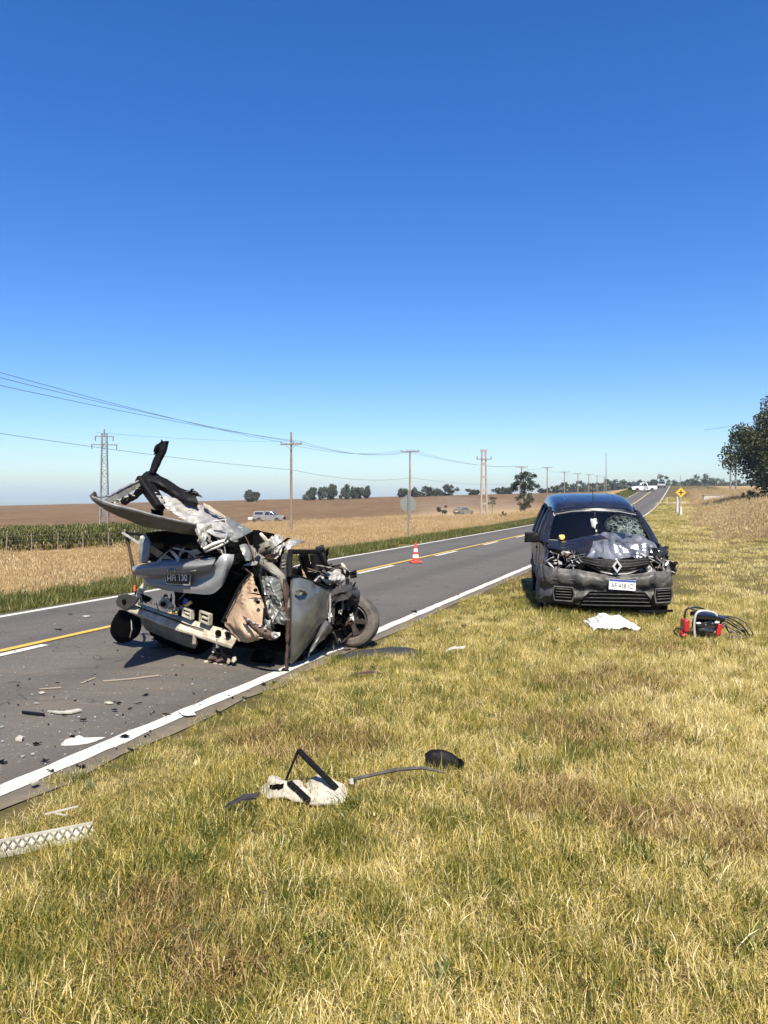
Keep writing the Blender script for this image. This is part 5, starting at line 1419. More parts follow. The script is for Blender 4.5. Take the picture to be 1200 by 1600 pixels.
def cracked_glass():
    m, nt, b = new_mat('cracked_glass'); nt.nodes.remove(b)
    co = obj_pos(nt)
    v = N(nt, 'ShaderNodeTexVoronoi', feature='DISTANCE_TO_EDGE'); v.inputs['Scale'].default_value = 13
    nt.links.new(co, v.inputs['Vector'])
    line = ramp(nt, v.outputs['Distance'], [(.0, .85), (.02, 0.)])
    d = N(nt, 'ShaderNodeVectorMath', operation='DISTANCE'); nt.links.new(co, d.inputs[0]); d.inputs[1].default_value = (.50, 1.18, 1.24)
    mr = N(nt, 'ShaderNodeMapRange'); mr.inputs[1].default_value = .12; mr.inputs[2].default_value = .42; mr.inputs[3].default_value = 1; mr.inputs[4].default_value = 0
    nt.links.new(d.outputs['Value'], mr.inputs[0])
    haze_ = ramp(nt, noise(nt, 9, 4, .7, co), [(.45, .0), (.75, .16)])
    mx_ = N(nt, 'ShaderNodeMath', operation='MAXIMUM'); nt.links.new(line, mx_.inputs[0]); nt.links.new(haze_, mx_.inputs[1])
    k = N(nt, 'ShaderNodeMath', operation='MULTIPLY'); nt.links.new(mx_.outputs[0], k.inputs[0]); nt.links.new(mr.outputs[0], k.inputs[1])
    tr = N(nt, 'ShaderNodeBsdfTransparent'); tr.inputs[0].default_value = (.92, .96, .94, 1)
    gl = N(nt, 'ShaderNodeBsdfGlossy'); gl.inputs['Roughness'].default_value = .04
    fr = N(nt, 'ShaderNodeFresnel'); fr.inputs[0].default_value = 1.45
    m1 = N(nt, 'ShaderNodeMixShader'); nt.links.new(fr.outputs[0], m1.inputs[0]); nt.links.new(tr.outputs[0], m1.inputs[1]); nt.links.new(gl.outputs[0], m1.inputs[2])
    df = N(nt, 'ShaderNodeBsdfDiffuse'); df.inputs[0].default_value = (.36, .43, .39, 1)
    m2 = N(nt, 'ShaderNodeMixShader'); nt.links.new(k.outputs[0], m2.inputs[0]); nt.links.new(m1.outputs[0], m2.inputs[1]); nt.links.new(df.outputs[0], m2.inputs[2])
    nt.links.new(m2.outputs[0], nt.nodes['Material Output'].inputs[0])
    return m
M['cracked'] = cracked_glass()
V = Vector
def vsheet(name, ctrl, mat, nu=20, nv=16, amp=0.0, freq=4, seed=1, th=.008, ridge=.6, edge=0., parent=None, label=None, linear=False, smooth=True):
    m = MB(); m.sheet(ctrl, nu, nv, amp, freq, seed, th, linear, ridge, edge)
    o = m.build(name, M[mat], parent or van, smooth)
    if label: o['label'] = label
    return o
def vb(m, name, mat, smooth=True, parent=None, bevel=0., label=None):
    o = m.build(name, M[mat], parent or van, smooth, None, bevel)
    if label: o['label'] = label
    return o
# roof and its side rails; local x to the right of the picture, y to the rear
ys = [1.62, 1.9, 2.6, 3.4, 4.12, 4.24]
zt = [1.56, 1.66, 1.76, 1.79, 1.76, 1.66]
hw = [.57, .59, .61, .61, .59, .56]
vsheet('roof', [[V((-w-.055, y+.02, z-.15)), V((-w-.01, y, z-.05)), V((-w*.86, y-.01, z-.004)), V((-w*.4, y-.03, z+.014)), V((w*.4, y-.03, z+.014)), V((w*.86, y-.01, z-.004)), V((w+.01, y, z-.05)), V((w+.055, y+.02, z-.15))] for y, z, w in zip(ys, zt, hw)], 'van_paint', 40, 26, .0, th=.02, label='dark glossy van roof')
for xx in (-.42, .42):
    m = MB(); m.tube([(xx, y, z+.022) for y, z in zip(ys[1:5], zt[1:5])], .012, 6); vb(m, 'roof_rib', 'van_paint')
m = MB(); m.tube([(.02, 1.95, 1.68), (.02, 2.0, 1.78), (.03, 2.12, 1.98)], [.012, .006, .004], 6); vb(m, 'aerial', 'black_plastic')
# windscreen header and pillars
m = MB(); m.tube([(-.64, 1.63, 1.475), (-.4, 1.56, 1.535), (0, 1.53, 1.55), (.4, 1.56, 1.535), (.64, 1.63, 1.475)], .032, 8); vb(m, 'header', 'van_paint')
for s_ in (-1, 1):
    m = MB(); m.tube([(s_*.65, 1.62, 1.49), (s_*.715, 1.35, 1.30), (s_*.775, 1.05, 1.12), (s_*.80, .9, 1.04)], [.032, .034, .042, .045], 8); vb(m, 'windscreen_pillar', 'van_paint')
ws = vsheet('windscreen', [[V((-.63, 1.60, 1.48)), V((-.35, 1.53, 1.53)), V((0, 1.51, 1.545)), V((.35, 1.53, 1.53)), V((.63, 1.60, 1.48))],
                      [V((-.69, 1.33, 1.30)), V((-.36, 1.22, 1.33)), V((0, 1.19, 1.34)), V((.36, 1.24, 1.33)), V((.69, 1.36, 1.29))],
                      [V((-.77, 1.06, 1.10)), V((-.38, .93, 1.10)), V((0, .90, 1.12)), V((.38, .98, 1.14)), V((.74, 1.16, 1.12))]], 'cracked', 24, 18, .0, th=.004, label='windscreen cracked on one side')
m = MB(); m.tube([(-.64, 1.59, 1.47), (-.35, 1.515, 1.525), (0, 1.49, 1.54), (.35, 1.515, 1.525), (.64, 1.59, 1.47)], .008, 6); m.tube([(-.64, 1.59, 1.47), (-.72, 1.3, 1.28), (-.79, 1.03, 1.10)], .008, 6); m.tube([(-.79, 1.03, 1.10), (-.6, .96, 1.095)], .008, 6); vb(m, 'windscreen_trim', 'grey_steel', parent=ws)
m = MB(); m.box((-.64, 1.555, 1.44), (.1, .004, .06), Matrix.Rotation(R(-35), 3, 'X')); vb(m, 'sticker', 'plate_white', False, parent=ws)
# sides
for s_ in (-1, 1):
    dmg = .03 if s_ > 0 else .006
    vsheet('side_panel', [[V((s_*.80, y, .20)) for y in (.62, 1.0, 1.6, 2.4, 3.3, 4.2)],
                          [V((s_*(.86 if y > .7 else .84), y, .45)) for y in (.62, 1.0, 1.6, 2.4, 3.3, 4.22)],
                          [V((s_*(.875 if y > .7 else .85), y, .75)) for y in (.60, 1.0, 1.6, 2.4, 3.3, 4.24)],
                          [V((s_*(.855 if y > .7 else .82), y, z)) for y, z in ((.62, .96), (1.0, 1.03), (1.6, 1.06), (2.4, 1.08), (3.3, 1.09), (4.24, 1.09))]], 'van_dusty' if s_ < 0 else 'van_paint', 44, 18, dmg, 3, 8+s_, .02)
    # wheel arches and wheels
    for yy in (.92, 3.55):
        q = empty('wheel', (s_*.79, yy, .30)); q.parent = van
        if yy < 1: q.rotation_euler = (R(4), 0, R(-9 if s_ < 0 else -20))
        r_ = .31; mt = Matrix.Rotation(R(90), 4, 'Y')
        m = MB(); m.lathe([(r_*.6, -.09), (r_*.9, -.10), (r_, -.06), (r_*.985, 0), (r_, .06), (r_*.9, .10), (r_*.6, .09)], 36, mt, cap=False); vb(m, 'tyre', 'rubber', True, q)
        m = MB(); m.lathe([(0, .05), (r_*.2, .06), (r_*.5, .03), (r_*.6, .08), (r_*.6, -.08), (r_*.5, -.03), (0, -.05)], 30, mt, cap=False); vb(m, 'rim', 'rim', True, q)
        m = MB(); m.lathe([(.36, -.02), (.395, -.02), (.395, .02), (.36, .02), (.36, -.02)], 30, Matrix.Translation((s_*.868, yy, .32)) @ mt, cap=False); vb(m, 'wheel_arch', 'black_plastic')
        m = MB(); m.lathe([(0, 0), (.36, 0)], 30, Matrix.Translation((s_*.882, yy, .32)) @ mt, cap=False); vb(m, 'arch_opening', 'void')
    # pillars and glass above the belt line
    def wp(y, z):
        f = (z-1.05)/(1.60-1.05); top_w = .635
        return V((s_*(.853+(top_w-.853)*max(0, f)), y, z))
    bars = [((1.18, 1.06), (1.72, 1.50)), ((2.05, 1.08), (2.05, 1.58)), ((3.15, 1.09), (3.15, 1.63)), ((4.20, 1.09), (4.16, 1.60))]
    for k, ((y0, z0), (y1, z1)) in enumerate(bars):
        m = MB(); m.tube([wp(y0, z0), wp((y0+y1)/2, (z0+z1)/2)+V((s_*.015, 0, 0)), wp(y1, z1)], .038, 8); vb(m, 'side_pillar', 'van_paint')
    for (ya, yb, yc, yd, zt_) in ((1.28, 2.0, 2.0, 1.74, 1.53), (2.1, 3.1, 3.1, 2.1, 1.58), (3.2, 4.14, 4.1, 3.2, 1.60)):
        zb = 1.085
        vsheet('side_window', [[wp(ya, zb), wp((ya+yb)/2, zb)+V((s_*.01, 0, 0)), wp(yb, zb)], [wp((ya+yd)/2, (zb+zt_)/2)+V((s_*.015, 0, 0)), wp((ya+yb+yc+yd)/4, (zb+zt_)/2)+V((s_*.02, 0, 0)), wp((yb+yc)/2, (zb+zt_)/2)+V((s_*.015, 0, 0))], [wp(yd, zt_), wp((yc+yd)/2, zt_), wp(yc, zt_)]], 'glass', 8, 8, th=.004)
        m = MB(); m.tube([wp(ya, zb)+V((s_*.01, 0, 0)), wp(yb, zb)+V((s_*.01, 0, 0)), wp(yc, zt_)+V((s_*.01, 0, 0)), wp(yd, zt_)+V((s_*.01, 0, 0)), wp(ya, zb)+V((s_*.01, 0, 0))], .014, 6); vb(m, 'window_seal', 'black_plastic')
    m = MB(); m.box((s_*.885, 1.95, .93), (.03, .16, .03)); vb(m, 'door_handle', 'black_plastic', False, bevel=.01)
    for yy in (1.15, 2.07):
        m = MB(); m.tube([(s_*.872, yy, .3), (s_*.889, yy, .75), (s_*.868, yy, 1.04)], .005, 5); vb(m, 'door_gap', 'void')
    m = MB(); m.box((s_*.892, 2.6, .52), (.02, 3.0, .10)); vb(m, 'rubbing_strip', 'black_plastic', False, bevel=.01)
# mirror only on the undamaged side
m = MB(); m.chunk(V((-.99, 1.12, 1.13)), (.15, .09, .10), 2, .06, 3); mi_ = vb(m, 'mirror', 'black_plastic')
m = MB(); m.bar((-.86, 1.18, 1.07), (-.95, 1.14, 1.08), .06, .04); vb(m, 'mirror_arm', 'black_plastic', False, parent=mi_)
m = MB(); m.box((-1.0, 1.19, 1.13), (.2, .01, .13)); vb(m, 'mirror_glass', 'chrome', False, parent=mi_)
# rear: door panel below glass, frame round it, floor and cabin
m = MB(); m.box((0, 4.22, .62), (1.62, .06, .66)); vb(m, 'rear_door', 'van_paint', False, bevel=.02)
for xx in (-.40, .40):
    vsheet('rear_window', [[V((xx-.34, 4.23, .96)), V((xx+.34, 4.23, .96))], [V((xx-.29, 4.20, 1.56)), V((xx+.29, 4.20, 1.56))]], 'glass', 4, 4, th=.004)
m = MB(); m.box((0, 4.22, 1.27), (.08, .05, .64)); vb(m, 'rear_mullion', 'van_paint', False)
m = MB(); m.box((0, 2.4, .34), (1.6, 3.5, .1)); vb(m, 'floor', 'void', False)
vsheet('dashboard', [[V((-.75, 1.45, .75)), V((0, 1.45, .75)), V((.75, 1.45, .75))], [V((-.76, 1.35, 1.02)), V((0, 1.32, 1.04)), V((.76, 1.4, 1.05))], [V((-.77, 1.05, 1.06)), V((0, .95, 1.08)), V((.76, 1.12, 1.08))]], 'void', 20, 12, .02, 5, 4, .02)
for xx, tw_ in ((-.47, 0), (.44, 12)):
    st = empty('seat', (xx, 2.05, .38), R(tw_)); st.parent = van
    m = MB(); m.chunk(V((0, 0, .16)), (.25, .3, .14), 3+xx, .08, 3); vb(m, 'cushion', 'charcoal_trim', True, st)
    m = MB(); m.chunk(V((0, .30, .58)), (.22, .11, .46), 5+xx, .06, 3); vb(m, 'backrest', 'charcoal_trim', True, st)
    m = MB(); m.chunk(V((0, .34, 1.06)), (.13, .06, .11), 6, .05, 3); vb(m, 'headrest', 'charcoal_trim', True, st)
m = MB(); m.lathe([(.165, -.015), (.185, -.015), (.19, 0), (.185, .015), (.165, .015), (.16, 0), (.165, -.015)], 28, Matrix.Translation((.36, 1.55, 1.02)) @ Matrix.Rotation(R(65), 4, 'X'), cap=False); vb(m, 'steering_wheel', 'black_plastic')
m = MB(); m.chunk(V((-.02, 1.36, 1.40)), (.07, .03, .045), 2, .3, 2); m.tube([(-.02, 1.42, 1.52), (-.02, 1.37, 1.42)], .012, 6); vb(m, 'inside_mirror', 'black_plastic', False)
m = MB(); m.sheet([[V((-.10, 1.26, 1.42)), V((-.03, 1.24, 1.43)), V((.01, 1.26, 1.40))], [V((-.11, 1.18, 1.30)), V((-.05, 1.15, 1.32)), V((.0, 1.18, 1.28))], [V((-.09, 1.06, 1.18)), V((-.04, 1.04, 1.2)), V((.04, 1.08, 1.16))]], 14, 18, .05, 9, 5, .004); vb(m, 'torn_airbag', 'lamp_shard')
# bonnet: smooth dark half and crushed shining half
vsheet('bonnet', [
    [V((-.78, 1.00, 1.08)), V((-.5, .88, 1.10)), V((-.2, .84, 1.17)), V((.05, .86, 1.22)), V((.3, .90, 1.22)), V((.55, .98, 1.18)), V((.72, 1.05, 1.12))],
    [V((-.80, .92, 1.05)), V((-.54, .78, 1.07)), V((-.25, .68, 1.14)), V((.03, .66, 1.20)), V((.3, .68, 1.16)), V((.56, .76, 1.15)), V((.76, .86, 1.05))],
    [V((-.80, .84, 1.03)), V((-.57, .68, 1.02)), V((-.31, .52, 1.05)), V((.0, .46, 1.08)), V((.28, .50, 1.05)), V((.56, .58, 1.06)), V((.78, .68, .97))],
    [V((-.79, .78, 1.00)), V((-.60, .60, .98)), V((-.38, .42, .95)), V((-.12, .24, .90)), V((.25, .26, .92)), V((.52, .38, .95)), V((.76, .54, .91))]],
    'van_paint', 70, 46, .018, 2.2, 3, .01, label='buckled dark bonnet')
m = MB(); m.tube([V((-.79, .78, .995)), V((-.60, .60, .975)), V((-.38, .42, .945)), V((-.12, .24, .895))], .012, 6); vb(m, 'bonnet_edge', 'van_paint')
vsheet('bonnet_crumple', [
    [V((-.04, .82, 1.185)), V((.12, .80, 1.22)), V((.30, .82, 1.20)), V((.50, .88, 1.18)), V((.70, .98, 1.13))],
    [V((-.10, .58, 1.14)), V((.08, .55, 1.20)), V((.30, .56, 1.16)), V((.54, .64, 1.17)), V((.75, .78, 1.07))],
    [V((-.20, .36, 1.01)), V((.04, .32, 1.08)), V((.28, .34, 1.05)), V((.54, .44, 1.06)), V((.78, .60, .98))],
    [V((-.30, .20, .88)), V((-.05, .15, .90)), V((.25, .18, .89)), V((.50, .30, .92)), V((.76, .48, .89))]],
    'crumple_glints', 80, 70, .07, 3.4, 6, .01, 1.0, .006, label='crushed shiny part of the bonnet')
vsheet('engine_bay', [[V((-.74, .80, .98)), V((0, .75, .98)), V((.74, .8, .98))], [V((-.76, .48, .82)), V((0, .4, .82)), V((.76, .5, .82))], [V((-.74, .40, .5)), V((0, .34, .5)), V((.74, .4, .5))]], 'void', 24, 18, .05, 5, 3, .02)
# front wings
vsheet('front_wing', [[V((-.82, 1.05, 1.04)), V((-.81, .75, 1.0)), V((-.76, .52, .96))], [V((-.865, 1.05, .85)), V((-.86, .72, .85)), V((-.80, .48, .84))], [V((-.87, 1.05, .66)), V((-.865, .75, .70)), V((-.82, .5, .70))]], 'van_dusty', 16, 14, .012, 4, 3, .012)
vsheet('front_wing', [[V((.80, 1.10, 1.06)), V((.82, .80, 1.02)), V((.80, .52, .94))], [V((.88, 1.05, .85)), V((.90, .72, .86)), V((.84, .40, .80))], [V((.87, 1.05, .62)), V((.92, .72, .64)), V((.88, .45, .62))]], 'van_dusty', 20, 18, .07, 4, 9, .012, .7, .01)
# grille with diamond emblem
gr_c = [[V((-.40, .22, .93)), V((-.2, .10, .90)), V((.08, .05, .885)), V((.36, .10, .89)), V((.56, .20, .90))],
        [V((-.36, .16, .85)), V((-.16, .04, .80)), V((.08, .0, .78)), V((.34, .04, .80)), V((.56, .15, .83))],
        [V((-.22, .14, .78)), V((-.08, .05, .71)), V((.08, .02, .685)), V((.28, .05, .70)), V((.44, .14, .76))]]
grl = vsheet('grille', gr_c, 'black_plastic', 30, 14, .012, 5, 4, .02)
def grl_pt(fu, fv, push=.02):
    C = np.array([[tuple(p) for p in r] for r in gr_c]); a = fu*4; i = min(3, int(a)); f = a-i; b = fv*2; j = min(1, int(b)); g_ = b-j
    q = (C[j, i]*(1-f)+C[j, i+1]*f)*(1-g_)+(C[j+1, i]*(1-f)+C[j+1, i+1]*f)*g_
    return V(q)+V((0, -push, 0))
for k in range(5):
    fv = .08+.2*k
    m = MB(); m.tube([grl_pt(f, fv, .018) for f in np.linspace(.03, .97, 14)], .0075, 5); vb(m, 'slat', 'charcoal_trim', parent=grl)
m = MB(); m.tube([grl_pt(f, 1.0, .022) for f in np.linspace(0.0, 1.0, 14)], .011, 6); m.tube([grl_pt(0, f, .022) for f in (0, .5, 1)], .009, 6); vb(m, 'grille_surround', 'grey_steel', parent=grl)
ec = V((.105, -.045, .80))
def rh(h, w, y):
    h, w = h*.82, w*.82
    return [ec+V((0, y, h)), ec+V((w, y, 0)), ec+V((0, y, -h)), ec+V((-w, y, 0))]
o_, i_ = rh(.118, .083, 0), rh(.060, .036, -.004)
o2, i2 = rh(.105, .072, -.016), rh(.070, .044, -.016)
m = MB(); vs_ = o_+o2+i2+i_
fs_ = []
for lv in range(3):
    for k in range(4):
        fs_.append((lv*4+k, lv*4+(k+1) % 4, lv*4+4+(k+1) % 4, lv*4+4+k))
m.add(vs_, fs_); vb(m, 'diamond_emblem', 'emblem_silver', False, parent=grl, label='chrome diamond emblem')
m = MB(); m.poly(rh(.064, .040, .012), .006, (0, 1, 0)); vb(m, 'emblem_core', 'void', False, parent=grl)
# bumper
bx = [-.955, -.90, -.72, -.45, -.15, .1, .4, .68, .86, .92]
by = [.66, .30, .10, .02, -.02, -.03, -.01, .06, .22, .52]
def brow(z, dy=0, dz=None):
    return [V((x*(1.0), y+dy, z+(dz[i] if dz else 0))) for i, (x, y) in enumerate(zip(bx, by))]
bump = vsheet('bumper', [
    brow(.76, .06, [0, .03, -.01, -.02, -.06, -.08, -.06, -.03, -.06, -.10]),
    brow(.66, .0, [0, 0, 0, 0, -.03, -.03, -.02, 0, -.02, -.04]),
    brow(.56, .0), brow(.46, .05), brow(.36, .0), brow(.25, .05)], 'bumper_grey', 90, 36, .034, 3.6, 12, .014, .7, 0, None, 'scuffed grey bumper')
m = MB(); m.tube([V((x, y-.012, .60)) for x, y in zip(bx[1:4], by[1:4])], .008, 6); vb(m, 'bumper_crease', 'bumper_grey', parent=bump)
# lower intake
vsheet('lower_intake', [[V((-.26, -.035, .45)), V((.1, -.055, .46)), V((.48, -.03, .45))], [V((-.36, -.03, .34)), V((.1, -.055, .34)), V((.56, -.02, .34))], [V((-.40, .0, .23)), V((.1, -.03, .23)), V((.58, .01, .23))]], 'void', 20, 10, .004, 3, 4, .02, parent=bump)
for k in range(4):
    z = .265+.05*k; xl, xr = -.37+.025*k, .55-.018*k
    m = MB(); m.tube([V((xl, -.035, z)), V((-.1, -.065, z+.004)), V((.2, -.07, z+.006)), V((xr, -.03, z))], .008, 6); vb(m, 'intake_slat', 'charcoal_trim', parent=bump)
# fog lamp pockets
for s_, xc, yc, yaw in ((-1, -.60, .05, 26), (1, .72, .075, -34)):
    Mf = Matrix.Translation((xc, yc-.05, .41)) @ Matrix.Rotation(R(-yaw if s_ < 0 else -yaw), 4, 'Z')
    Mf = Matrix.Translation((xc, yc-.035, .41)) @ Matrix.Rotation(R(-22 if s_ < 0 else 30), 4, 'Z')
    def fp(x, y, z): return Mf @ V((x, y, z))
    pk = MB(); pk.poly([fp(x, 0, z) for x, z in ((-.13, -.10), (.12, -.10), (.15, .0), (.13, .09), (-.13, .09), (-.15, .02))], .02); pko = vb(pk, 'fog_lamp_pocket', 'void', False, parent=None)
    m = MB(); ring = [fp(x, -.015, z) for x, z in ((-.13, -.10), (.12, -.10), (.15, .0), (.13, .09), (-.13, .09), (-.15, .02), (-.13, -.10))]; m.tube(ring, .014, 6); vb(m, 'pocket_rim', 'bumper_grey', parent=pko)
    for k in range(4):
        m = MB(); m.tube([fp(-.11, -.016, -.05+.038*k), fp(.11, -.016, -.05+.038*k)], .007, 5); vb(m, 'pocket_slat', 'bumper_grey', parent=pko)
# number plate
Mp = Matrix.Translation((.17, -.075, .555)) @ Matrix.Rotation(R(3), 4, 'Y')
def pp(x, y, z): return Mp @ V((x, y, z))
m = MB(); m.poly([pp(-.175, 0, -.07), pp(.175, 0, -.07), pp(.175, 0, .07), pp(-.175, 0, .07)], .006); vpl = vb(m, 'number_plate', 'plate_white', False, label='white number plate reading AF 438 IO')
m = MB(); m.poly([pp(-.172, -.005, .042), pp(.172, -.005, .042), pp(.172, -.005, .068), pp(-.172, -.005, .068)], .003); vb(m, 'plate_band', 'plate_blue', False, parent=vpl)
me = text_mesh('AF 438 IO', .088, .0008); o = link('lettering', me, M['ink'], vpl); o.matrix_basis = Mp @ Matrix.Translation((0, -.006, -.018)) @ Matrix.Rotation(R(90), 4, 'X') @ Matrix.Diagonal((.80, 1.1, 1, 1))
# smashed lamps
rnd = random.Random(77)
for side, cx, cy, cz, n_ in ((-1, -.58, .28, .84, 48), (1, .66, .32, .80, 38)):
    t_ = empty('smashed_headlight', (cx, cy, cz)); t_.parent = van
    m = MB(); m.sheet([[V((-.2, .12, .14)), V((0, .08, .15)), V((.2, .05, .12))], [V((-.22, .1, 0)), V((0, .06, 0)), V((.2, .03, 0))], [V((-.18, .06, -.1)), V((0, .04, -.11)), V((.2, .0, -.09))]], 14, 12, .05, 8, 5+side, .01); vb(m, 'lamp_shell', 'void', True, t_)
    for k in range(n_):
        m = MB(); c = V((rnd.uniform(-.2, .2), rnd.uniform(-.06, .06), rnd.uniform(-.1, .12)))
        if k % 3 == 0:
            a = V((rnd.gauss(0, .05), rnd.gauss(0, .03), rnd.gauss(0, .05))); m.tube([c-a, c+V((0, -.02, .01)), c+a], .006, 5)
        else:
            d1 = V((rnd.gauss(0, .055), rnd.gauss(0, .03), rnd.gauss(0, .055))); d2 = V((rnd.gauss(0, .04), rnd.gauss(0, .03), rnd.gauss(0, .04))); m.poly([c, c+d1, c+d1*.6+d2, c+d2], .004)
        vb(m, 'shard', ('lamp_shard', 'bare', 'rust', 'charcoal_trim', 'lamp_shard')[k % 5], False, t_)
m = MB(); m.chunk(V((.93, .5, .74)), (.09, .12, .12), 9, .3, 3); vb(m, 'torn_liner', 'black_plastic')
for k, (x, y, z, sx, sz, mt_) in enumerate(((.74, .40, .93, .10, .10, 'van_paint'), (.80, .38, .80, .08, .12, 'charcoal_trim'), (.82, .30, .68, .07, .10, 'bumper_grey'), (.86, .62, .96, .06, .08, 'charcoal_trim'), (.56, .22, .70, .05, .09, 'lamp_shard'))):
    m = MB(); m.sheet([[V((x-sx, y, z+sz)), V((x, y-.05, z+sz*1.1)), V((x+sx, y+.04, z+sz))], [V((x-sx*.9, y-.03, z)), V((x, y-.08, z)), V((x+sx, y, z))], [V((x-sx, y, z-sz)), V((x, y-.04, z-sz)), V((x+sx*.8, y+.03, z-sz*.9))]], 12, 12, .05, 9, 60+k, .008, False, .8, .01); vb(m, 'torn_panel', mt_)
m = MB(); m.bar((-.44, .20, .92), (-.30, .14, .955), .02, .01); m.bar((-.46, .2, .86), (-.30, .12, .93), .015, .01); vb(m, 'broken_strip', 'grey_steel', False)
m = MB(); m.box((.62, .03, .19), (.5, .05, .03), Matrix.Rotation(R(18), 3, 'Z')); vb(m, 'lower_lip', 'black_plastic', False)
# a round yellow fruit-like ball on the dash edge
m = MB(); m.chunk(V((0, 0, 0)), (.055, .055, .05), 3, .04, 3)
bo = m.build('yellow_ball', M['yellow_bit'], None, True); bo.location = VO + Matrix.Rotation(-VY, 3, 'Z') @ V((-.56, .93, 1.145))
tag(bo, 'small yellow ball lying at the foot of the van windscreen', 'ball')

# ------------------------------------------------------------------ loose things on the ground
M['bag_white'] = surf('white_plastic_sheet', (.60, .59, .56), .5, 0, var=.05)
M['tool_red'] = surf('red_enamel', (.36, .016, .02), .35, 0, var=.1, coat=.3)
M['tool_black'] = surf('black_enamel', (.015, .015, .017), .3, 0, var=.2, coat=.4)
M['tool_frame'] = surf('grey_tube', (.52, .50, .47), .4, .3)
M['scrap_cream'] = surf('cream_plastic', (.46, .43, .36), .55, 0, var=.15, dirt=(.16, .13, .09), dirt_amt=.4)
M['glass_bits'] = surf('glass_bits', (.34, .35, .32), .3, 0, var=.2)

def ground_pt(px, py, lift=0.0):
    """where the sight line at px, py meets the verge"""
    D = 1.68*FPX/(py-HORIZON)
    for _ in range(12):
        z = gz((px-600)/FPX*D, D)+lift
        D = (CAM_H-z)*FPX/(py-HORIZON)
    return P(px, py, D)

def smooth_path(pts, n=6):
    out = []
    k = len(pts)
    for i in range(k-1):
        p0, p1, p2, p3 = pts[max(i-1, 0)], pts[i], pts[i+1], pts[min(i+2, k-1)]
        for j in range(n):
            f = j/n
            out.append(.5*((2*p1)+(p2-p0)*f+(2*p0-5*p1+4*p2-p3)*f*f+(3*p1-p0-3*p2+p3)*f**3))
    return out+[pts[-1]]

def loose(name, label, cat, c, group=None):
    return empty(name, c, 0, label, cat, group)

# white plastic sheet
c = ground_pt(953, 985)
rnd = random.Random(4)
m = MB(); rows = []
for j in range(5):
    row = []
    for i in range(7):
        x = (i-3)*.092; y = (j-2)*.13
        e = min(i, 6-i, 2)/2*min(j, 4-j, 2)/2
        row.append((x+rnd.uniform(-.03, .03), y+rnd.uniform(-.03, .03), .06+.15*e*rnd.uniform(.7, 1.1)))
    rows.append(row)
m.sheet(rows, 44, 38, .055, 5, 3, .003, False, .85, .015)
o = m.build('plastic_sheet', M['bag_white'], None, True); o.location = c
tag(o, 'crumpled white plastic sheet on the grass in front of the van', 'plastic sheet')

# rescue power unit
c = ground_pt(1098, 1000); c.z += .03
t = loose('power_unit', 'black and red rescue power unit on the grass beside the van', 'power unit', c)
t.scale = (.9, .9, .9)
m = MB(); m.chunk(V((.02, 0, .17)), (.20, .14, .13), 3, .08, 3); m.build('engine', M['tool_black'], t, False)
m = MB(); m.sheet([[V((-.12, -.13, .30)), V((.1, -.14, .285)), V((.25, -.12, .25))], [V((-.12, 0, .33)), V((.1, 0, .315)), V((.27, 0, .27))], [V((-.12, .13, .30)), V((.1, .14, .285)), V((.25, .12, .25))]], 14, 10, .004, 6, 3, .05); m.build('fuel_tank', M['tool_black'], t, True)
m = MB(); m.box((-.25, -.02, .17), (.075, .16, .17)); m.build('red_housing', M['tool_red'], t, False, bevel=.02)
m = MB(); m.chunk(V((-.28, -.06, .05)), (.07, .07, .05), 4, .4, 2); m.build('red_valve', M['tool_red'], t, False)
m = MB(); m.box((.16, -.135, .13), (.065, .05, .16), Matrix.Rotation(R(12), 3, 'Y')); m.build('red_cover', M['tool_red'], t, False, bevel=.015)
for yy in (-.17, .17):
    m = MB(); m.tube(smooth_path([V((-.17, yy, -.02)), V((-.185, yy, .18)), V((-.165, yy, .33)), V((-.11, yy, .38)), V((-.02, yy, .385)), V((.08, yy, .36)), V((.12, yy, .32))], 4), .015, 9); m.build('tube_frame', M['tool_frame'] if yy < 0 else M['tool_black'], t, True)
for zz in (.36,):
    m = MB(); m.tube([V((-.12, -.17, zz+.015)), V((-.12, .17, zz+.015))], .013, 8); m.build('handle', M['tool_black'], t, True)
for (x, z) in ((-.03, .2), (.06, .22), (.22, .2)):
    m = MB(); m.lathe([(0, .012), (.012, .01), (.014, 0)], 10, Matrix.Translation((x, -.165, z)) @ Matrix.Rotation(R(90), 4, 'X'), cap=False); m.build('knob', M['chrome'], t, True)
m = MB(); m.box((.12, -.172, .235), (.06, .006, .02)); m.build('label_plate', M['plate_white'], t)
rnd = random.Random(8)
for k in range(6):
    r_ = .20+.035*k; h_ = .10+.045*k
    j_ = lambda a: rnd.uniform(-a, a)
    pts = [V((.2, -.05+.02*k, .12)), V((.29+j_(.03), -.04+.02*k, .10+h_*.6+j_(.04))), V((.38+.025*k+j_(.03), -.02+j_(.08), .06+h_*.5+j_(.04))), V((.46+.025*k+j_(.03), -.03*k+.02, .03+h_*.25+j_(.02))), V((.50+.02*k+j_(.03), -.06+j_(.05), .02)), V((.40+j_(.06), -.12-.02*k, .03+j_(.01))), V((.30+j_(.05), -.10+j_(.05), .02))]
    m = MB(); m.tube(smooth_path(pts), .011, 7); m.build('hose', M['rubber'] if k % 2 else M['tool_black'], t, True)
m = MB(); m.tube([V((-.30, -.1, .12)), V((-.40, -.12, .15)), V((-.43, -.1, .10)), V((-.38, -.08, .04))], .011, 7); m.build('hose', M['tool_black'], t, True)

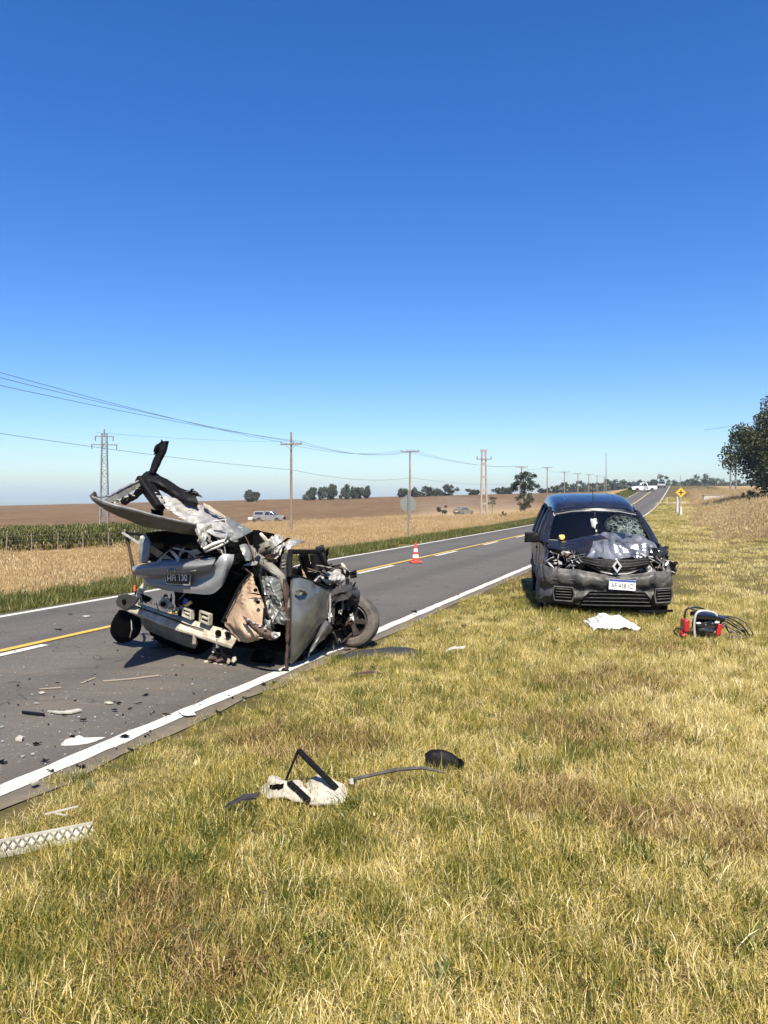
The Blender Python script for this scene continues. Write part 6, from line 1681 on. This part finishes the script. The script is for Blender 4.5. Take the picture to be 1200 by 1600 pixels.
# white and black trim piece with a bent black frame
c = ground_pt(478, 1262); c.z += .05
px_m = c.y/FPX
t = loose('torn_trim', 'cream trim panel with a bent black frame lying on the grass', 'car trim', c)
def tp_(px, py, y=0.0): return V(((px-478)*px_m, y, max(-.02, (1262-py)*px_m*.75)))
def lay(px, py, lift=.0):
    g_ = ground_pt(px, py); return g_-c+V((0, 0, .035+lift))
m = MB(); m.sheet([[lay(406, 1245), lay(425, 1232, .03), lay(452, 1236, .03), lay(470, 1238, .02)], [lay(410, 1252), lay(430, 1246, .03), lay(455, 1248, .04), lay(480, 1250, .03)], [lay(420, 1257), lay(440, 1256, .01), lay(462, 1262, .0), lay(486, 1262, .0)]], 26, 16, .03, 7, 3, .008); m.build('trim_panel', M['scrap_cream'], t, True)
m = MB(); m.sheet([[lay(478, 1240, .02), lay(500, 1228, .05), lay(498, 1232, .06)], [lay(482, 1254, .02), lay(510, 1250, .03), lay(541, 1246, .02)], [lay(484, 1266), lay(512, 1266), lay(538, 1264)]], 26, 16, .02, 7, 5, .008); m.build('trim_panel', M['scrap_cream'], t, True)
m = MB(); m.bar(lay(446, 1236, .02), lay(466, 1236, .20), .022, .014); m.build('frame_strut', M['black_plastic'], t)
m = MB(); m.bar(lay(466, 1236, .20), lay(526, 1250, .03), .038, .014); m.build('frame_strut', M['black_plastic'], t)
m = MB(); m.bar(lay(452, 1246, .05), lay(482, 1266, .02), .03, .015); m.build('frame_strut', M['black_plastic'], t)
m = MB(); m.chunk(lay(432, 1247, .03), (.05, .03, .02), 3, .3, 2); m.build('socket', M['void'], t)
m = MB(); m.lathe([(0, .02), (.02, .018), (.024, 0), (0, -.01)], 14, Matrix.Translation(lay(551, 1238, .02))); m.build('clip', M['scrap_cream'], t, True)

c = ground_pt(620, 1236); c.z += .09
m = MB(); m.tube([ground_pt(x, y)-c+V((0, 0, .09+l)) for x, y, l in ((553, 1242, 0), (590, 1236, .01), (620, 1232, .02), (660, 1229, .02), (696, 1231, 0))], [.010, .011, .012, .010, .007], 7)
o = m.build('dark_hose', M['rubber'], None, True); o.location = c
tag(o, 'thin dark rod lying in the grass beside the cream trim', 'rod')
c = ground_pt(693, 1206); c.z += .09
t = loose('mirror_housing', 'black plastic mirror shell on the grass above the dark rod', 'mirror shell', c)
m = MB(); m.sheet([[V((-.11, .05, -.05)), V((-.05, .06, -.03)), V((.04, .05, -.04)), V((.12, .02, -.06))], [V((-.115, .02, .02)), V((-.05, .02, .045)), V((.04, .01, .03)), V((.13, .0, -.03))], [V((-.11, -.03, .01)), V((-.05, -.035, .03)), V((.04, -.035, .01)), V((.125, -.03, -.04))], [V((-.10, -.045, -.06)), V((-.05, -.05, -.06)), V((.04, -.05, -.06)), V((.11, -.04, -.07))]], 26, 22, .012, 7, 3, .006); m.build('shell', M['black_plastic'], t, True)
m = MB(); m.chunk(V((.10, -.04, -.03)), (.03, .03, .03), 4, .4, 2); m.build('socket', M['void'], t)
c = ground_pt(376, 1280); c.z += .07
m = MB(); m.sheet([[V((-.07, .04, .0)), V((.0, .05, .03)), V((.09, .06, .05))], [V((-.08, -.02, .0)), V((.0, .0, .04)), V((.08, .02, .03))]], 12, 8, .02, 9, 2, .012)
o = m.build('black_scrap', M['charcoal_trim'], None, True); o.location = c; tag(o, 'small black scrap at the lower left of the cream trim', 'scrap')

# lattice strip in the near left corner
c = ground_pt(75, 1330); c.z += .03
t = loose('lattice_strip', 'cream ribbed plastic strip with X ribs in the near left grass', 'strip')if False else loose('lattice_strip', 'cream ribbed plastic strip with X ribs in the near left grass', 'strip', c)
pa, pb = ground_pt(-40, 1346)-c, ground_pt(146, 1308)-c
ax = (pb-pa).normalized(); L = (pb-pa).length; bz = V((0, 0, 1)); ay = bz.cross(ax).normalized(); ay = (ay*.8+bz*.6).normalized()
off = V((0, 0, .035))
def st_(f, w): return pa+off+ax*(L*f)+ay*w
m = MB(); m.poly([st_(0, -.03), st_(1, -.03), st_(1, .03), st_(0, .03)], .005); m.build('backing', M['scrap_cream'], t)
for w in (-.033, .033):
    m = MB(); m.bar(st_(0, w), st_(1, w), .010, .024); m.build('rail', M['scrap_cream'], t)
nn_ = 13
nrm = ax.cross(ay).normalized()
if nrm.y > 0: nrm = -nrm
for k in range(nn_):
    for s_ in (-1, 1):
        m = MB(); m.bar(st_((k+.1)/nn_, -.026*s_)+nrm*.008, st_((k+.9)/nn_, .026*s_)+nrm*.008, .006, .010); m.build('rib', M['olive'], t)
c = ground_pt(95, 1291); c.z += .08
m = MB(); m.bar(ground_pt(70, 1297)-c+V((0, 0, .08)), ground_pt(122, 1287)-c+V((0, 0, .09)), .012, .006); m.bar(ground_pt(80, 1294)-c+V((0, 0, .08)), ground_pt(104, 1296)-c+V((0, 0, .07)), .008, .006)
o = m.build('thin_strip', M['scrap_cream'], None); o.location = c; tag(o, 'thin pale splinter just above the ribbed strip', 'splinter')

# dark bumper strip and pale flap beside the wreck
c = ground_pt(592, 1024); c.z += .06
t = loose('bumper_strip', 'long dark bumper strip lying in the grass by the wreck wheel', 'bumper strip', c)
m = MB(); m.sheet([[ground_pt(x, y)-c+V((0, .03, .01+l*.6)) for x, y, l in ((524, 1028, 0), (560, 1022, .03), (600, 1019, .05), (632, 1018, .05), (656, 1022, .02))], [ground_pt(x, y)-c+V((0, 0, .028+l*.6)) for x, y, l in ((526, 1029, 0), (562, 1025, .03), (602, 1023, .05), (634, 1022, .05), (656, 1024, .02))], [ground_pt(x, y)-c+V((0, -.02, -.01+l)) for x, y, l in ((528, 1031, 0), (564, 1028, .0), (604, 1028, .0), (636, 1027, .0), (655, 1027, .0))]], 40, 10, .012, 6, 4, .008); m.build('strip', M['charcoal_trim'], t, True)
m = MB(); m.chunk(ground_pt(657, 1024)-c+V((0, 0, .05)), (.015, .02, .05), 5, .4, 2); m.build('end_bracket', M['rust'], t)
c = ground_pt(712, 1026); c.z += .07
m = MB(); m.sheet([[V((-.10, .04, .0)), V((0, .05, .03)), V((.11, .05, .03))], [V((-.11, -.03, .0)), V((0, -.02, .02)), V((.09, .0, .02))]], 14, 8, .02, 8, 6, .006)
o = m.build('pale_flap', M['scrap_cream'], None, True); o.location = c; tag(o, 'pale flap of plastic in the grass right of the bumper strip', 'plastic flap')
c = ground_pt(578, 1061); c.z += .05
m = MB(); m.sheet([[V((-.14, .03, .0)), V((0, .03, .02)), V((.12, .02, .0))], [V((-.13, -.02, .0)), V((0, -.02, .015)), V((.12, -.02, .0))]], 14, 8, .02, 8, 7, .01)
o = m.build('dark_scrap', M['rust'], None, True); o.location = c; tag(o, 'flat dark brown scrap in the grass below the bumper strip', 'scrap')
for k, (px, py, lb, mt_, s_) in enumerate(((725, 984, 'small dark brown clod in the grass between wreck and van', 'rust', .05), (849, 972, 'small dark scrap in the grass below the van bumper', 'rust', .055), (873, 990, 'tiny pale scrap in the grass before the van', 'scrap_cream', .03), (648, 958, 'small black fragment lying on the white edge line', 'black_plastic', .04), (716, 932, 'small black fragment beside the edge line, left of the van', 'black_plastic', .035))):
    c = ground_pt(px, py) if px > 700 else on_flat(px, py, .01); c.z += .05 if mt_ != 'black_plastic' else .02
    m = MB(); m.chunk(V((0, 0, 0)), (s_*1.1, s_*.8, s_*.5), 30+k, .5, 2); o = m.build('fragment', M[mt_], None); o.location = c
    tag(o, lb, 'fragment')

# fragments on the asphalt
def on_road(px, py):
    p = on_flat(px, py, .02)
    for _ in range(4):
        u_, s_ = us(p.x, p.y); p = on_flat(px, py, float(road_z(u_, s_))+.006)
    return p
M['paint_splash'] = line_mat('paint_splash', (.46, .45, .41), .45)
def decal(name, label, cat, pts, mat, lift=.004, th=.004, group=None):
    ps = [on_road(x, y) for x, y in pts]
    c = sum(ps, V((0, 0, 0)))/len(ps)
    m = MB(); m.poly([p-c for p in ps], th, (0, 0, 1)); o = m.build(name, M[mat], None); o.location = c+V((0, 0, lift)); return tag(o, label, cat, group)
decal('paint_splash', 'white splash of paint on the asphalt touching the edge line', 'paint mark', [(95, 1165), (102, 1156), (118, 1151), (124, 1149), (132, 1153), (165, 1152), (150, 1158), (140, 1161), (120, 1164)], 'paint_splash', .0)
decal('paint_spur', 'small white spur sticking out of the edge line into the grass', 'paint mark', [(278, 1113), (300, 1112), (306, 1119), (292, 1121), (284, 1119)], 'paint_splash', .012)
decal('white_splinter', 'long white splinter lying on the asphalt before the wreck', 'splinter', [(74, 1113), (100, 1114), (122, 1110), (128, 1112), (112, 1116), (90, 1116)], 'scrap_cream', .01, .012)
decal('black_splinter', 'long thin black splinter on the asphalt left of the white one', 'splinter', [(34, 1113), (52, 1115), (70, 1117), (70, 1119), (50, 1117), (34, 1115)], 'black_plastic', .008, .012)
decal('white_chip', 'small white chip on the asphalt left of the paint splash', 'chip', [(24, 1158), (30, 1153), (37, 1155), (34, 1159)], 'scrap_cream', .01, .02)
decal('white_chip', 'white sliver on the asphalt near the wreck shadow', 'chip', [(163, 1099), (170, 1098), (177, 1100), (168, 1101)], 'scrap_cream', .008, .01)
decal('white_chip', 'pale flake on the asphalt far out in the lane', 'chip', [(60, 1083), (66, 1081), (71, 1083), (64, 1085)], 'scrap_cream', .004, .006)
decal('white_chip', 'pale flake on the dirt strip below the edge line', 'chip', [(46, 1231), (56, 1227), (61, 1229), (52, 1233)], 'scrap_cream', .03, .01)
decal('white_chip', 'pale sliver on the far lane beside the wreck', 'chip', [(128, 963), (136, 962), (142, 963), (134, 965)], 'scrap_cream', .004, .006)
for k, (px, py, s_, lb) in enumerate(((58, 1164, .035, 'black lump on the asphalt near the paint splash'), (178, 1111, .03, 'black lump on the asphalt above the white splash'), (113, 1153, .03, 'black bit at the tip of the paint splash'), (194, 1153, .04, 'black bit lying on the edge line beside the paint splash'), (70, 1191, .03, 'dark bit on the asphalt next to the edge line'), (80, 1207, .03, 'black bit lying on the near edge line'), (412, 1071, .035, 'black bit on the edge line before the wreck'), (428, 1068, .03, 'second black bit on the edge line before the wreck'), (92, 985, .04, 'black lump on the far lane beside the yellow line'), (186, 1100, .03, 'dark sliver near the wreck shadow'), (130, 1127, .03, 'dark sliver in the middle of the near lane'), (2, 1192, .04, 'black bit on the asphalt at the picture edge'))):
    c = on_road(px, py)
    m = MB(); m.chunk(V((0, 0, 0)), (s_*.9, s_*.6, s_*.3), 130+k, .5, 2); o = m.build('asphalt_fragment', M['black_plastic'], None); o.location = c+V((0, 0, .012)); tag(o, lb, 'fragment', 'fragments on the asphalt')
# crumbs of glass and plastic, too small to count
rnd = random.Random(99); m = MB()
for k in range(300):
    px, py = rnd.uniform(-60, 420), rnd.gauss(1110, 60)
    if py < 940: continue
    p = on_road(px, py)
    if not (3.4 < us(p.x, p.y)[0] < 8.6): continue
    s_ = rnd.choice((.004, .005, .006, .008, .012))
    m.box(p+V((0, 0, s_*.4)), (s_*rnd.uniform(.7, 2), s_, s_*.7), Matrix.Rotation(rnd.uniform(0, 6), 3, 'Z'), rnd.choice((0, 0, 1)))
for k in range(60):
    px, py = rnd.uniform(-60, 470), rnd.gauss(1085, 70)
    if py < 950: continue
    p = on_road(px, py)
    if not (3.3 < us(p.x, p.y)[0] < 8.6): continue
    s_ = rnd.choice((.012, .016, .02, .028))
    d1 = V((rnd.gauss(0, s_), rnd.gauss(0, s_), 0)); d2 = V((rnd.gauss(0, s_), rnd.gauss(0, s_), 0))
    m.poly([p+V((0, 0, .004)), p+d1+V((0, 0, .006)), p+d1*.6+d2+V((0, 0, .012)), p+d2+V((0, 0, .006))], .004, (0, 0, 1), rnd.choice((0, 1, 1, 1)))
o = m.build('glass_crumbs', [M['glass_bits'], M['black_plastic']], None); tag(o, 'scattered crumbs of glass and plastic on the asphalt', 'debris', kind='stuff')
# scrape marks on the asphalt towards the shadow
M['scrape'] = line_mat('scrape', (.22, .18, .135), .5)
for k, pts in enumerate(([(125, 1067), (148, 1058), (150, 1059), (128, 1068)], [(160, 1063), (200, 1060), (248, 1054), (249, 1056), (200, 1062), (162, 1065)], [(60, 1076), (95, 1073), (96, 1075), (62, 1077)])):
    decal('scrape_mark', ['short pale scrape left of the wreck shadow', 'long pale scrape just below the wreck shadow', 'faint pale scrape far out in the near lane'][k], 'scrape mark', pts, 'scrape', .0, .002)

# ------------------------------------------------------------------ vehicles in the distance
def car_paint(name, col, rough=.3, metal=.2, dirt=.2):
    return surf(name, col, rough, metal, var=.06, scale=2, dirt=(.34, .27, .19), dirt_amt=dirt, dirt_scale=2, coat=.5)
M['paint_white'] = car_paint('white_vehicle_paint', (.62, .62, .60), .35, 0.0, .15)
M['paint_silver'] = car_paint('silver_vehicle_paint', (.26, .265, .265), .4, .3, .35)
M['paint_dusty'] = car_paint('dark_dusty_paint', (.10, .105, .10), .45, .2, .45)
M['lamp_red'] = surf('lamp_red', (.45, .02, .02), .25)
M['lamp_clear'] = surf('lamp_clear', (.75, .75, .72), .15, .3)
M['pane_dark'] = surf('dark_window', (.018, .020, .022), .08, 0, var=.2, coat=.4)

def far_wheel(t, x, y, r, w=.2):
    q = empty('wheel', (x, y, r)); q.parent = t
    mt = Matrix.Rotation(R(90), 4, 'X')
    m = MB(); m.lathe([(r*.62, -w/2), (r*.93, -w/2), (r, -w*.3), (r, w*.3), (r*.93, w/2), (r*.62, w/2)], 20, mt, cap=False); m.build('tyre', M['rubber'], q, True)
    m = MB(); m.lathe([(0, -w*.35), (r*.2, -w*.42), (r*.3, -w*.3), (r*.62, -w*.4), (r*.62, w*.4), (r*.3, w*.3), (0, w*.42)], 20, mt, cap=False); m.build('rim', M['rim'], q)

def extrude_side(m, prof, w0, taper=None, mi=0):
    """side outline (x, z) given the width w0, narrowed where taper says so"""
    k = len(prof)
    ws = [w0 if taper is None else taper(z)*w0 for x, z in prof]
    vs = [(x, -w/2, z) for (x, z), w in zip(prof, ws)] + [(x, w/2, z) for (x, z), w in zip(prof, ws)]
    fs = [tuple(range(k))[::-1], tuple(range(k, 2*k))] + [(i, (i+1) % k, k+(i+1) % k, k+i) for i in range(k)]
    m.add(vs, fs, mi)

def arch(cx, r, n=8):
    return [(cx+r*math.cos(math.pi*(1-j/n)), .33+r*math.sin(math.pi*(1-j/n))) for j in range(n+1)]

def pickup(name, label, cat, loc, rz, paint, open_door=False, canopy=False):
    """x forward, crew cab pickup 5.2 m long"""
    t = empty(name, loc, rz, label, cat)
    W = 1.80
    low = [(-2.6, .55)]+[(-2.0, .42)]+arch(-1.55, .42)+[(-.9, .30), (.9, .30)]+arch(1.5, .42)+[(2.2, .34), (2.55, .42), (2.6, .75), (2.5, .95), (1.25, 1.08), (-.72, 1.10), (-.72, 1.12), (-2.55, 1.10), (-2.62, .9)]
    m = MB(); extrude_side(m, low, W); m.build('body', M[paint], t, bevel=.03)
    tp = lambda z: 1.0-.16*max(0, (z-1.08))/.7
    cab = [(-.72, 1.06), (1.25, 1.06), (1.15, 1.12), (.52, 1.70), (.2, 1.77), (-.45, 1.77), (-.62, 1.70), (-.72, 1.12)]
    m = MB(); extrude_side(m, cab, W-.04, tp); m.build('cab', M[paint], t, bevel=.03)
    for s_ in (-1, 1):
        for pts in (((1.02, 1.13), (.50, 1.64), (.28, 1.66), (.28, 1.13)), ((.20, 1.13), (.20, 1.66), (-.42, 1.66), (-.58, 1.13))):
            m = MB(); m.poly([(x, s_*((W-.04)/2*tp(z)+.004), z) for x, z in pts], .008, (0, 1, 0)); m.build('side_window', M['pane_dark'], t)
        m = MB(); m.box((1.08, s_*(W/2+.1), 1.18), (.12, .2, .16)); m.build('mirror', M['black_plastic'], t, bevel=.02)
        m = MB(); m.box((2.52, s_*.66, .84), (.14, .34, .18)); m.build('headlight', M['lamp_clear'], t)
        m = MB(); m.box((-2.60, s_*.78, .92), (.06, .12, .3)); m.build('tail_light', M['lamp_red'], t)
        for hx in (.18, -.5):
            m = MB(); m.box((hx, s_*(W/2+.012), .98), (.16, .03, .035)); m.build('door_handle', M['black_plastic'], t)
    m = MB(); m.poly([(1.17, -.72, 1.12), (1.17, .72, 1.12), (.56, .64, 1.68), (.56, -.64, 1.68)], .01); m.build('windscreen', M['pane_dark'], t)
    m = MB(); m.poly([(-.725, -.7, 1.2), (-.725, .7, 1.2), (-.65, .62, 1.66), (-.65, -.62, 1.66)], .01); m.build('rear_window', M['pane_dark'], t)
    m = MB(); m.box((2.60, 0, .55), (.12, 1.7, .26)); m.build('front_bumper', M['black_plastic'], t, bevel=.03)
    m = MB(); m.box((2.585, 0, .82), (.06, .9, .2)); m.build('grille', M['black_plastic'], t)
    m = MB(); m.box((-2.64, 0, .55), (.12, 1.6, .18)); m.build('rear_bumper', M['chrome'], t)
    if canopy:
        can = [(-2.55, 1.10), (-.76, 1.10), (-.76, 1.76), (-2.3, 1.76), (-2.5, 1.66)]
        m = MB(); extrude_side(m, can, W-.06, tp); m.build('canopy', M[paint], t, bevel=.03)
        for s_ in (-1, 1):
            m = MB(); m.poly([(x, s_*((W-.06)/2*tp(z)+.004), z) for x, z in ((-.9, 1.2), (-.9, 1.62), (-2.2, 1.62), (-2.38, 1.2))], .008, (0, 1, 0)); m.build('canopy_window', M['pane_dark'], t)
    else:
        m = MB(); m.box((-1.66, 0, 1.106), (1.72, 1.55, .02)); m.build('load_bed', M['void'], t)
        for s_ in (-1, 1):
            m = MB(); m.box((-1.64, s_*.84, 1.13), (1.84, .09, .05)); m.build('bed_rail', M[paint], t)
        m = MB(); m.tube([(-.9, -.75, 1.1), (-.95, -.7, 1.62), (-.95, .7, 1.62), (-.9, .75, 1.1)], .035, 8); m.build('roll_bar', M['black_plastic'], t, True)
    for x in (1.5, -1.55):
        for s_ in (-1, 1):
            far_wheel(t, x, s_*.78, .37, .24)
    if open_door:
        s_ = 1 if open_door > 0 else -1
        rot = Matrix.Rotation(R(62)*s_*-1, 4, 'Z')
        hinge = Vector((.22, s_*(W/2+.0), 0))
        def tr(x, z, off=0.0): return hinge + (rot @ Vector((x-.22, off, z)))
        d = MB(); d.poly([tr(x, z) for x, z in ((.22, .42), (-.62, .42), (-.66, 1.1), (.22, 1.1))], .06); dd = d.build('door', M[paint], t)
        d = MB(); d.poly([tr(x, z) for x, z in ((.20, 1.1), (-.62, 1.1), (-.45, 1.64), (.20, 1.64))], .03); d.build('window', M['pane_dark'], dd)
        d = MB(); d.poly([(-.64, s_*(W/2+.006), .44), (.2, s_*(W/2+.006), .44), (.2, s_*(W/2+.006), 1.08), (-.66, s_*(W/2+.006), 1.08)], .008, (0, 1, 0)); d.build('door_opening', M['void'], t)
    return t

def hatchback(name, label, cat, loc, rz, paint):
    t = empty(name, loc, rz, label, cat)
    W = 1.7
    low = [(-2.0, .5), (-1.85, .30)]+arch(-1.25, .36)+[(-.7, .24), (.8, .24)]+arch(1.3, .36)+[(1.95, .28), (2.05, .6), (1.9, .82), (1.0, .97), (-1.8, 1.0), (-2.02, .85)]
    m = MB(); extrude_side(m, low, W); m.build('body', M[paint], t, bevel=.04)
    tp = lambda z: 1.0-.2*max(0, (z-.95))/.55
    cab = [(-1.85, .95), (1.0, .95), (.25, 1.42), (-.3, 1.50), (-1.3, 1.46), (-1.75, 1.2)]
    m = MB(); extrude_side(m, cab, W-.04, tp); m.build('cabin', M[paint], t, bevel=.04)
    for s_ in (-1, 1):
        for pts in (((.72, 1.0), (.18, 1.36), (-.25, 1.42), (-.25, 1.0)), ((-.33, 1.0), (-.33, 1.42), (-1.2, 1.39), (-1.5, 1.02))):
            m = MB(); m.poly([(x, s_*((W-.04)/2*tp(z)+.004), z) for x, z in pts], .008, (0, 1, 0)); m.build('side_window', M['pane_dark'], t)
        m = MB(); m.box((1.93, s_*.62, .7), (.16, .32, .14)); m.build('headlight', M['lamp_clear'], t)
        m = MB(); m.box((-1.98, s_*.68, .85), (.08, .2, .2)); m.build('tail_light', M['lamp_red'], t)
    m = MB(); m.poly([(.96, -.68, 1.0), (.96, .68, 1.0), (.3, .6, 1.40), (.3, -.6, 1.40)], .01); m.build('windscreen', M['pane_dark'], t)
    m = MB(); m.poly([(-1.86, -.62, 1.02), (-1.86, .62, 1.02), (-1.42, .56, 1.42), (-1.42, -.56, 1.42)], .01); m.build('rear_window', M['pane_dark'], t)
    m = MB(); m.box((-2.05, 0, .5), (.08, 1.4, .2)); m.build('rear_bumper', M['black_plastic'], t)
    m = MB(); m.box((-2.06, 0, .74), (.03, .5, .16)); m.build('number_plate', M['plate_white'], t)
    for x in (1.3, -1.25):
        for s_ in (-1, 1):
            far_wheel(t, x, s_*.75, .31, .2)
    return t

# white pickup standing across the far lane, its door open
x, y = (1004-600)/FPX*152, 152
u0, s0 = us(x, y)
pz = float(road_z(u0-float(bend(s0)), s0))
pickup('white_pickup', 'white pickup with open door stopped across the road on the rise', 'pickup', (x, y, pz+.01), R(186), 'paint_white', open_door=1)
x, y = (1034-600)/FPX*176, 176
u0, s0 = us(x, y)
hatchback('distant_car', 'tiny pale car on the road crest beyond the white pickup', 'car', (x, y, float(road_z(u0-float(bend(s0)), s0))+.01), R(248), 'paint_silver')
g = on_ground(421, 128)
pickup('silver_pickup', 'silver canopied pickup driving through the dry field behind the wreck', 'pickup', g+Vector((0, 0, .05)), R(-8), 'paint_silver', canopy=True)
g = on_ground(724, 138)
hatchback('dusty_car', 'dark car in a cloud of dust near the twin leg tower', 'car', g+Vector((0, 0, .05)), R(48), 'paint_dusty')
# flat trailer behind the silver pickup
g = on_ground(398, 129)
t = empty('flat_trailer', g, R(-8), 'low pale trailer behind the silver pickup', 'trailer')
m = MB(); m.box((0, 0, .66), (1.9, 1.5, .42)); m.build('tray', M['paint_white'], t, bevel=.02)
m = MB(); m.bar((.95, 0, .5), (1.6, 0, .5), .08); m.build('drawbar', M['grey_steel'], t)
for s_ in (-1, 1): far_wheel(t, -.1, s_*.8, .28, .16)

# ------------------------------------------------------------------ dusty air
hz_m = bpy.data.materials.new('haze'); hz_m.use_nodes = True
nt = hz_m.node_tree
nt.nodes.remove(nt.nodes['Principled BSDF'])
pv = nt.nodes.new('ShaderNodeVolumePrincipled')
pv.inputs['Color'].default_value = (.68, .82, 1.0, 1)
pv.inputs['Density'].default_value = .00022
pv.inputs['Anisotropy'].default_value = .1
nt.links.new(pv.outputs[0], nt.nodes['Material Output'].inputs['Volume'])
m = MB(); m.box((100, 1250, 8), (3900, 2900, 44))
hz = m.build('haze', hz_m, None)
tag(hz, 'thin dusty haze over the fields', 'haze', kind='stuff')

# dust kicked up behind the dark car in the field
du_m = bpy.data.materials.new('dust'); du_m.use_nodes = True
nt = du_m.node_tree
nt.nodes.remove(nt.nodes['Principled BSDF'])
pv = nt.nodes.new('ShaderNodeVolumePrincipled')
pv.inputs['Color'].default_value = (.80, .66, .50, 1)
pv.inputs['Density'].default_value = .03
nt.links.new(pv.outputs[0], nt.nodes['Material Output'].inputs['Volume'])
g = on_ground(745, 133)
m = MB(); m.chunk(V((0, 0, 1.2)), (15, 6, 2.9), 5, .22, 3)
o = m.build('dust_cloud', du_m, None); o.location = g
tag(o, 'pale tan dust cloud behind the dark car in the field', 'dust', kind='stuff')
